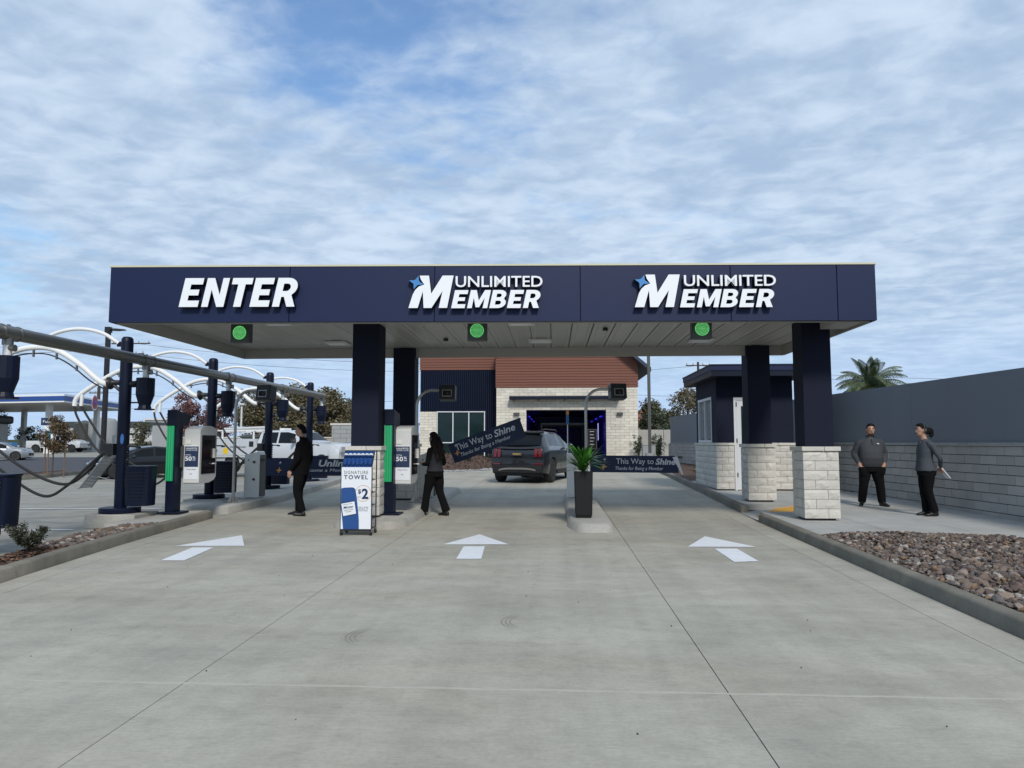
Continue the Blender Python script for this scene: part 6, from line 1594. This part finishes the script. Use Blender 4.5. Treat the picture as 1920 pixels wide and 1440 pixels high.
# ================================================================== people
def chain(pts, n=12): return pts
def human(name, label, loc, rz, pieces, mats, extra, voxel=.010, hem=None):
    """pieces: closed overlapping solids (MB, tag); they are fused into ONE continuous skin"""
    t = thing(name, label, 'person', loc, rz)
    allm = MB(); kd = []
    for m, tg in pieces:
        allm.add(m.v, m.f)
        for q in m.v: kd.append((q, tg))
        for f in m.f:
            c = [sum(m.v[i][k] for i in f) / len(f) for k in range(3)]; kd.append((c, tg))
    me = bpy.data.meshes.new('tmp'); me.from_pydata(allm.v, [], allm.f)
    bm = bmesh.new(); bm.from_mesh(me); bmesh.ops.recalc_face_normals(bm, faces=bm.faces[:]); bm.to_mesh(me); bm.free()
    o = bpy.data.objects.new('tmp', me); COL.objects.link(o)
    r = o.modifiers.new('r', 'REMESH'); r.mode = 'VOXEL'; r.voxel_size = voxel
    s_ = o.modifiers.new('s', 'SMOOTH'); s_.factor = .5; s_.iterations = 4
    DG().update(); nm = bpy.data.meshes.new_from_object(o.evaluated_get(DG())); bpy.data.objects.remove(o)
    tree_ = kdtree.KDTree(len(kd))
    for i, (q, tg) in enumerate(kd): tree_.insert(q, i)
    tree_.balance(); tags = sorted(set(tg for _, tg in pieces)); idx = {tg: i for i, tg in enumerate(tags)}
    nm.materials.clear()
    for tg in tags: nm.materials.append(mats[tg])
    for p in nm.polygons:
        _, i, _ = tree_.find(p.center); tg = kd[i][1]; c = p.center
        if hem and tg in ('top', 'trouser') and math.hypot(c.x, c.y) < .20 + (.05 if hem < .81 and mats['top'] == M_['sweat'] else 0) and abs(c.z - hem) < .07: tg = 'top' if c.z > hem else 'trouser'
        p.material_index = idx[tg]
    nm.polygons.foreach_set('use_smooth', [True] * len(nm.polygons)); nm.name = 'body'
    link('body', nm, t)
    for m, mt, nm_ in extra: m.build(nm_, mt, t, smooth=60)
    return t
def loft(rings, n=18, ex=2.4):
    """rings: (cx, cy, z, rx, ry) super-ellipses, front is -y"""
    out_ = []
    for cx, cy, z, rx, ry in rings:
        rg = []
        for j in range(n):
            a = 2 * math.pi * j / n; c, s_ = math.cos(a), math.sin(a)
            rg.append((cx + rx * math.copysign(abs(c) ** (2 / ex), c), cy + ry * math.copysign(abs(s_) ** (2 / ex), s_), z))
        out_.append(rg)
    return MB().rings(out_)
def limb(pts, rs, n=12): return MB().tube(bez(pts, (len(pts) - 1) * 4), [0] * 0 or interp(rs, (len(pts) - 1) * 4 + 1), n)
def interp(rs, n):
    out_ = []
    for i in range(n):
        k = i / (n - 1) * (len(rs) - 1); a = min(int(k), len(rs) - 2); out_.append(rs[a] + (rs[a + 1] - rs[a]) * (k - a))
    return out_
def rotz(m, a, c=(0, 0)):
    ca, sa = math.cos(a), math.sin(a)
    m.v = [(c[0] + (x - c[0]) * ca - (y - c[1]) * sa, c[1] + (x - c[0]) * sa + (y - c[1]) * ca, z) for x, y, z in m.v]; return m
def head(c, yaw, s_=1.0, beard=False, female=False):
    """face toward -y before the yaw; c = centre of the skull"""
    x, y, z = c; P = []; skin = MB(); skin.ellip((x, y, z + .01), (.074 * s_, .094 * s_, .110 * s_), 16, 12); P.append((skin, 'skin'))
    j = MB(); j.ellip((x, y - .028 * s_, z - .060 * s_), (.056 * s_, .062 * s_, .055 * s_), 14, 10); P.append((j, 'skin'))
    if beard: b_ = MB(); b_.ellip((x, y - .030 * s_, z - .088 * s_), (.057 * s_, .064 * s_, .036 * s_), 14, 10); P.append((b_, 'beard'))
    nz = MB(); nz.ellip((x, y - .100 * s_, z - .018 * s_), (.014 * s_, .020 * s_, .024 * s_), 8, 6); P.append((nz, 'skin'))
    lp = MB(); lp.ellip((x, y - .088 * s_, z - .062 * s_), (.024 * s_, .012 * s_, .009 * s_), 8, 6); P.append((lp, 'lips'))
    bw = MB(); bw.ellip((x, y - .080 * s_, z + .026 * s_), (.052 * s_, .016 * s_, .010 * s_), 10, 6); P.append((bw, 'skin'))
    for k in (1, -1): e = MB(); e.ellip((x + k * .076 * s_, y + .005, z - .01), (.012, .022, .034), 8, 6); P.append((e, 'skin'))
    ex = []
    for k in (1, -1):
        e = MB(); e.ellip((x + k * .030 * s_, y - .086 * s_, z + .006), (.013, .008, .007), 8, 6); ex.append((e, M_['paper'], 'eye'))
        e = MB(); e.ellip((x + k * .030 * s_, y - .0925 * s_, z + .006), (.006, .004, .006), 8, 6); ex.append((e, M_['hair'], 'pupil'))
        e = MB(); e.tube([(x + k * .014, y - .094 * s_, z + .028), (x + k * .034, y - .094 * s_, z + .032), (x + k * .05, y - .082 * s_, z + .026)], .0045, 5); ex.append((e, M_['hair'], 'eyebrow'))
    for m, _ in P: rotz(m, yaw, (x, y))
    for m, _, _ in ex: rotz(m, yaw, (x, y))
    return P, ex
def haircap(c, yaw, s_=1.0, top=.012, back=.02, low=-.03):
    x, y, z = c; m = MB(); n = 20; rings = []
    for i in range(9):
        th = math.pi * .5 * (1 - i / 8)   # rim -> crown
        rg = []
        for j in range(n):
            a = 2 * math.pi * j / n; fy = math.sin(a)     # -1 = front
            lowz = low + (.105 if fy < -.35 else (.045 if fy < .2 else -.035))
            k = math.sin(th) if i else 1
            zz = z + .012 + (lowz if i == 0 else lowz + (.118 * s_ + top - lowz) * math.cos(th))
            rg.append((x + (.080 * s_ + .004) * math.cos(a) * max(.05, k), y + (.100 * s_ + (back if fy > 0 else -.004)) * fy * max(.05, k) + .006, zz))
        rings.append(rg)
    m.rings(rings); return rotz(m, yaw, (x, y))
def hand(p, d, side, palm, s_=1.0, curl=.5, tg='skin'):
    """hand hanging from wrist p along d; palm = direction the palm faces"""
    d = Vector(d).normalized(); palm = Vector(palm); palm = (palm - d * palm.dot(d)).normalized(); ac = d.cross(palm).normalized() * side; P = []
    p = Vector(p); M3 = Matrix((ac, palm, d)).transposed()
    m = MB(); m.ellip(p + d * .045 * s_, (.040 * s_, .018 * s_, .055 * s_), 12, 8, M3); P.append((m, tg))
    for i, (off, ln) in enumerate(((-.030, .070), (-.010, .080), (.010, .075), (.029, .058))):
        b = p + d * .080 * s_ + ac * off * s_; c1 = b + d * ln * .5 * s_ + palm * .008; c2 = c1 + (d * (1 - curl) + palm * curl).normalized() * ln * .32 * s_; c3 = c2 + (d * (1 - curl * 1.4) + palm * curl * 1.4).normalized() * ln * .25 * s_
        m = MB(); m.tube([b - d * .02, b, c1, c2, c3], [.0095, .0095, .009, .0082, .006], 8); P.append((m, tg))
    b = p + d * .02 * s_ - ac * .032 * s_; m = MB(); m.tube([b, b - ac * .016 + d * .022 + palm * .008, b - ac * .018 + d * .050 + palm * .018], [.012, .011, .007], 8); P.append((m, tg))
    return P
def shoe(x, y, a, z=0, ln=.27, tg='shoe'):
    m = MB(); rg = []
    for k, w, h in ((-.08, .020, .05), (-.065, .034, .09), (-.01, .038, .10), (.06, .040, .075), (.12, .046, .055), (.165, .040, .042), (.19, .018, .028)):
        kk = k * ln / .27
        rg.append([(x + w * math.cos(R_(q)), y - kk, z + max(0, h * .5 + h * .5 * math.sin(R_(q)))) for q in range(0, 360, 30)])
    m.rings(rg); return rotz(m, a, (x, y))
def leg(hip, knee, ankle, r=(.098, .072, .058), tg='trouser', hem=.062):
    m = limb([hip, Vector(hip).lerp(Vector(knee), .5), knee, Vector(knee).lerp(Vector(ankle), .5), ankle], [r[0], r[0] * .95, r[1], r[1] * .95, hem], 14); return (m, tg)
def armp(sh, el, wr, r=(.062, .050, .036), tg='top'):
    m = limb([sh, Vector(sh).lerp(Vector(el), .5), el, Vector(el).lerp(Vector(wr), .5), wr], [r[0], r[0] * .93, r[1], r[1] * .9, r[2]], 12); return (m, tg)
MT = lambda top, skin='skin', tr='cloth': {'skin': M_[skin], 'lips': mat('lips', tuple(c * .75 for c in (.28, .12, .1)), .5), 'beard': mat('beard', (.05, .030, .022), .8, var=.3, vscale=60), 'top': M_[top], 'collar': M_['black'], 'trouser': M_[tr], 'shoe': M_['shoe'], 'hem': M_[top]}

# -- stout man facing the camera by the wall, hands in pockets
P = []; H, E = head((.015, -.02, 1.555), R_(-4), 1.0, beard=True); P += H
P.append((loft([(0, .01, 1.33, .075, .075), (.005, 0, 1.45, .062, .066), (.01, -.01, 1.50, .056, .062)]), 'skin'))
P.append((loft([(0, .01, 1.37, .10, .095), (.004, .0, 1.42, .084, .085), (.008, -.004, 1.455, .077, .080)]), 'collar'))
P.append((loft([(0, 0, .80, .205, .155), (0, -.01, .86, .228, .178), (0, -.025, .98, .238, .198), (0, -.02, 1.10, .232, .185), (0, 0, 1.22, .232, .160), (0, .01, 1.31, .205, .135), (0, .012, 1.37, .135, .105), (0, .01, 1.40, .085, .09)]), 'top'))
P.append((loft([(0, 0, .70, .19, .145), (0, 0, .79, .192, .145), (0, 0, .84, .18, .13)]), 'trouser'))
for k in (1, -1):
    P.append((loft([(k * .19, .015, 1.22, .07, .075), (k * .205, .015, 1.30, .075, .075), (k * .175, .012, 1.355, .06, .065)]), 'top'))
    P.append(armp((k * .205, .015, 1.29), (k * .295, .06, 1.06), (k * .235, -.06, .855), (.078, .064, .048)))
    P.append((limb([(k * .237, -.058, .88), (k * .225, -.07, .81), (k * .20, -.07, .76)], [.034, .034, .034], 10), 'skin'))
    P.append((loft([(k * .15, -.05, .58, .05, .06), (k * .175, -.065, .66, .066, .085), (k * .19, -.068, .74, .070, .085), (k * .20, -.066, .80, .058, .066)]), 'trouser'))
    P.append(leg((k * .10, 0, .78), (k * .155, -.015, .44), (k * .195, .02, .075), (.118, .088, .08), hem=.075)); P.append((shoe(k * .20, .01, R_(k * 22)), 'shoe'))
P += hand((.20, -.07, .79), (-.15, 0, -1), 1, (-1, 0, 0), .8) + hand((-.20, -.07, .79), (.15, 0, -1), -1, (1, 0, 0), .8)
hp = haircap((.015, -.02, 1.555), R_(-4), 1.0, .004, .004)
zp = MB().tube([(0, -.108, 1.38), (0, -.158, 1.26)], .004, 5); lg = MB().cbox((.10, -.172, 1.27), (.045, .006, .016))
t = human('person', 'stout bearded man in charcoal pullover, hands in pockets, facing the camera', (6.52, 15.15, G(6.5, 15.2) + .127), R_(-6), P, MT('sweat'), E + [(hp, M_['hair'], 'hair'), (zp, M_['black'], 'zip'), (lg, M_['paper'], 'chest_logo')], hem=.80)

# -- woman in profile facing left, hands behind her back holding a paper. Local front -y, turned so that -y -> -x
P = []; H, E = head((0, -.045, 1.535), 0, .95); P += H
P.append((loft([(0, .0, 1.33, .05, .055), (0, -.015, 1.42, .046, .05), (0, -.03, 1.48, .044, .05)]), 'skin'))
P.append((loft([(0, .005, .80, .172, .160), (0, .0, .86, .168, .152), (0, -.01, .93, .152, .132), (0, -.01, 1.04, .142, .118), (0, .0, 1.16, .160, .125), (0, .012, 1.26, .160, .115), (0, .02, 1.33, .125, .09), (0, .01, 1.375, .06, .06)]), 'top'))
P.append((loft([(0, .01, .72, .152, .145), (0, .015, .79, .158, .150), (0, .0, .84, .13, .11)]), 'trouser'))
for k in (1, -1):
    P.append((loft([(k * .13, .02, 1.23, .052, .056), (k * .15, .02, 1.29, .054, .056), (k * .12, .018, 1.335, .044, .05)]), 'top'))
    P.append(armp((k * .165, .03, 1.28), (k * .225, .14, 1.03), (k * .06, .235, .87), (.052, .042, .030)))
    P += hand((k * .05, .245, .86), (-k * .3, .35, -.75), k, (0, 1, .2), .9)
    P.append(leg((k * .078, .015, .82), (k * .085, -.01, .46), (k * .085, .03 + (.05 if k > 0 else 0), .08), (.100, .068, .060), hem=.072)); P.append((shoe(k * .085, .02 + (.05 if k > 0 else 0), 0, ln=.25), 'shoe'))
hp = haircap((0, -.045, 1.535), 0, .97, .008, .012); bun = MB().ellip((0, .085, 1.52), (.05, .055, .065)); bun2 = MB().tube(bez([(0, .05, 1.55), (0, .12, 1.55), (0, .14, 1.47), (0, .11, 1.42)], 10), interp([.03, .045, .04, .01], 11) if False else .035, 8)
hs = MB(); hs.tube([(.078 * math.cos(R_(a)), -.02 + .0, 1.55 + .118 * math.sin(R_(a))) for a in range(0, 181, 15)], .007, 6); hs.cbox((-.085, -.02, 1.54), (.02, .045, .05)); hs.cbox((.085, -.02, 1.54), (.02, .045, .05)); hs.tube([(-.085, -.02, 1.53), (-.075, -.10, 1.48), (-.045, -.15, 1.465)], .004, 5)
hb = MB(); hb.cbox((0, -.09, 1.645), (.035, .03, .02))
pp = MB(); pp.cbox((-.03, .34, .77), (.14, .012, .25), Matrix.Rotation(R_(38), 3, 'X'))
human('person', 'woman in slate pullover and headset in profile, hands behind her holding a paper', (6.74, 13.42, G(6.7, 13.5) + .127), R_(-88), P, MT('sweat2'), E + [(hp, M_['hair'], 'hair'), (bun, M_['hair'], 'hair_bun'), (bun2, M_['hair'], 'ponytail'), (hs, M_['dgrey'], 'headset'), (pp, M_['paper'], 'paper')], hem=.81)

# -- man in black on the left, facing left and away
P = []; H, E = head((0, -.035, 1.665), R_(25), 1.0); P += H
P.append((loft([(0, .03, 1.45, .062, .066), (0, .0, 1.54, .056, .06), (0, -.015, 1.60, .054, .058)]), 'skin'))
P.append((loft([(0, .04, 1.47, .085, .085), (0, .03, 1.52, .075, .078), (0, .028, 1.545, .072, .075)]), 'top'))
P.append((loft([(0, -.01, .88, .180, .150), (0, -.01, .96, .182, .155), (0, -.005, 1.10, .178, .150), (0, .02, 1.25, .195, .150), (0, .04, 1.37, .190, .130), (0, .045, 1.45, .135, .10), (0, .04, 1.49, .08, .08)]), 'top'))
P.append((loft([(0, 0, .80, .165, .135), (0, 0, .90, .168, .138), (0, 0, .96, .16, .13)]), 'trouser'))
for k in (1, -1):
    P.append((loft([(k * .16, .045, 1.33, .064, .070), (k * .18, .045, 1.40, .066, .068), (k * .15, .042, 1.45, .055, .06)]), 'top'))
    if k > 0: P.append(armp((k * .20, .045, 1.39), (k * .245, .05, 1.12), (k * .225, -.11, .90), (.066, .056, .046))); P += hand((k * .223, -.12, .885), (-.05, -.22, -1), k, (-1, 0, 0), 1.08)
    else: P.append(armp((k * .20, .045, 1.39), (k * .245, .05, 1.12), (k * .225, -.02, .87), (.066, .056, .046))); P += hand((k * .223, -.03, .855), (.05, -.15, -1), k, (1, 0, 0), 1.05)
P.append(leg((.085, 0, .86), (.095, -.03, .48), (.10, .09, .09), (.106, .080, .070), hem=.078)); P.append((shoe(.105, .08, R_(-10), ln=.29), 'shoe'))
P.append(leg((-.085, 0, .86), (-.10, -.10, .50), (-.12, -.10, .09), (.106, .080, .070), hem=.078)); P.append((shoe(-.13, -.14, R_(8), ln=.29), 'shoe'))
hp = haircap((0, -.035, 1.665), R_(25), 1.0, .012, .014); so = rotz(MB().box(.10 + .038, .10 + .046, -.05, .11, .04, .052), R_(-10), (.105, .01))
bd = MB().cbox((.19, -.06, .99), (.03, .05, .10))
human('person', 'man dressed all in black standing with his back half turned, left of the towel stand', (-4.97, 14.0, G(-5, 14)), R_(-100), P, MT('cloth'), E + [(hp, M_['hair'], 'hair'), (so, M_['sole'], 'shoe_stripe'), (bd, M_['dgrey'], 'belt_radio')])

# -- woman walking, long curly hair, seen from behind, facing away to the left
P = []; H, E = head((0, -.045, 1.50), R_(12), .95); P += H
P.append((loft([(0, .0, 1.30, .05, .055), (0, -.02, 1.40, .046, .05), (0, -.03, 1.45, .044, .05)]), 'skin'))
P.append((loft([(0, .005, .86, .176, .158), (0, 0, .92, .160, .136), (0, 0, .99, .148, .118), (0, .0, 1.08, .148, .115), (0, .0, 1.18, .158, .12), (0, .01, 1.27, .160, .105), (0, .01, 1.33, .11, .085), (0, .0, 1.37, .06, .06)]), 'top'))
P.append((loft([(0, .005, .76, .168, .15), (0, .01, .85, .166, .148), (0, .0, .89, .14, .12)]), 'trouser'))
for k in (1, -1):
    P.append((loft([(k * .13, .01, 1.22, .052, .056), (k * .15, .01, 1.28, .054, .056), (k * .12, .01, 1.33, .044, .05)]), 'collar'))
    P.append(armp((k * .165, .02, 1.27), (k * .225, .02, 1.02), (k * .13, -.20, 1.00), (.052, .045, .034), 'collar')); P += hand((k * .12, -.22, 1.00), (-k * .4, -1, .1), k, (0, 0, 1), .9)
P.append(leg((.085, 0, .82), (.11, -.10, .46), (.13, -.16, .08), (.108, .078, .066), hem=.085)); P.append((shoe(.13, -.19, R_(-5), ln=.27), 'shoe'))
P.append(leg((-.085, 0, .82), (-.10, .04, .46), (-.11, .22, .09), (.108, .078, .066), hem=.085)); P.append((shoe(-.11, .20, R_(5), ln=.27), 'shoe'))
hp = haircap((0, -.045, 1.50), R_(12), .99, .022, .02); cur = MB(); rc = random.Random(9)
for i in range(110):
    a = rc.uniform(-.35, math.pi + .35); r_ = rc.uniform(.03, .125); x, y = r_ * math.cos(a) * 1.1, .0 + r_ * math.sin(a) * .9 + .01
    z0 = rc.uniform(1.44, 1.55); ln = rc.uniform(.22, .42); P2 = [(x * min(1, .5 + q * .12) + .014 * math.cos(q * 1.3 + i), y * min(1, .6 + q * .1) + (q / 11) * .05 + .014 * math.sin(q * 1.3 + i), z0 - ln * q / 11) for q in range(12)]
    cur.tube(P2, interp([.020, .018, .014, .006], 12), 5)
ap = MB(); ap.cbox((.165, -.05, .70), (.03, .10, .22)); nt_ = MB().cbox((-.02, -.34, 1.02), (.16, .11, .02))
human('person', 'woman with long dark curly hair walking left past the second pay kiosk', (-2.33, 14.15, G(-2.3, 14.2)), R_(-128), P, {**MT('sweat', 'skin2'), 'top': mat('dark_knit', (.017, .018, .024), .9, var=.2, vscale=9, bump=.6, bscale=14), 'collar': M_['cloth']}, E + [(hp, M_['hairr'], 'hair'), (cur, M_['hairr'], 'curls'), (ap, M_['cloth'], 'pouch'), (nt_, M_['stake'], 'notepad')], hem=.87)  # top: dark version of the charcoal knit, canopy shade put into its colour
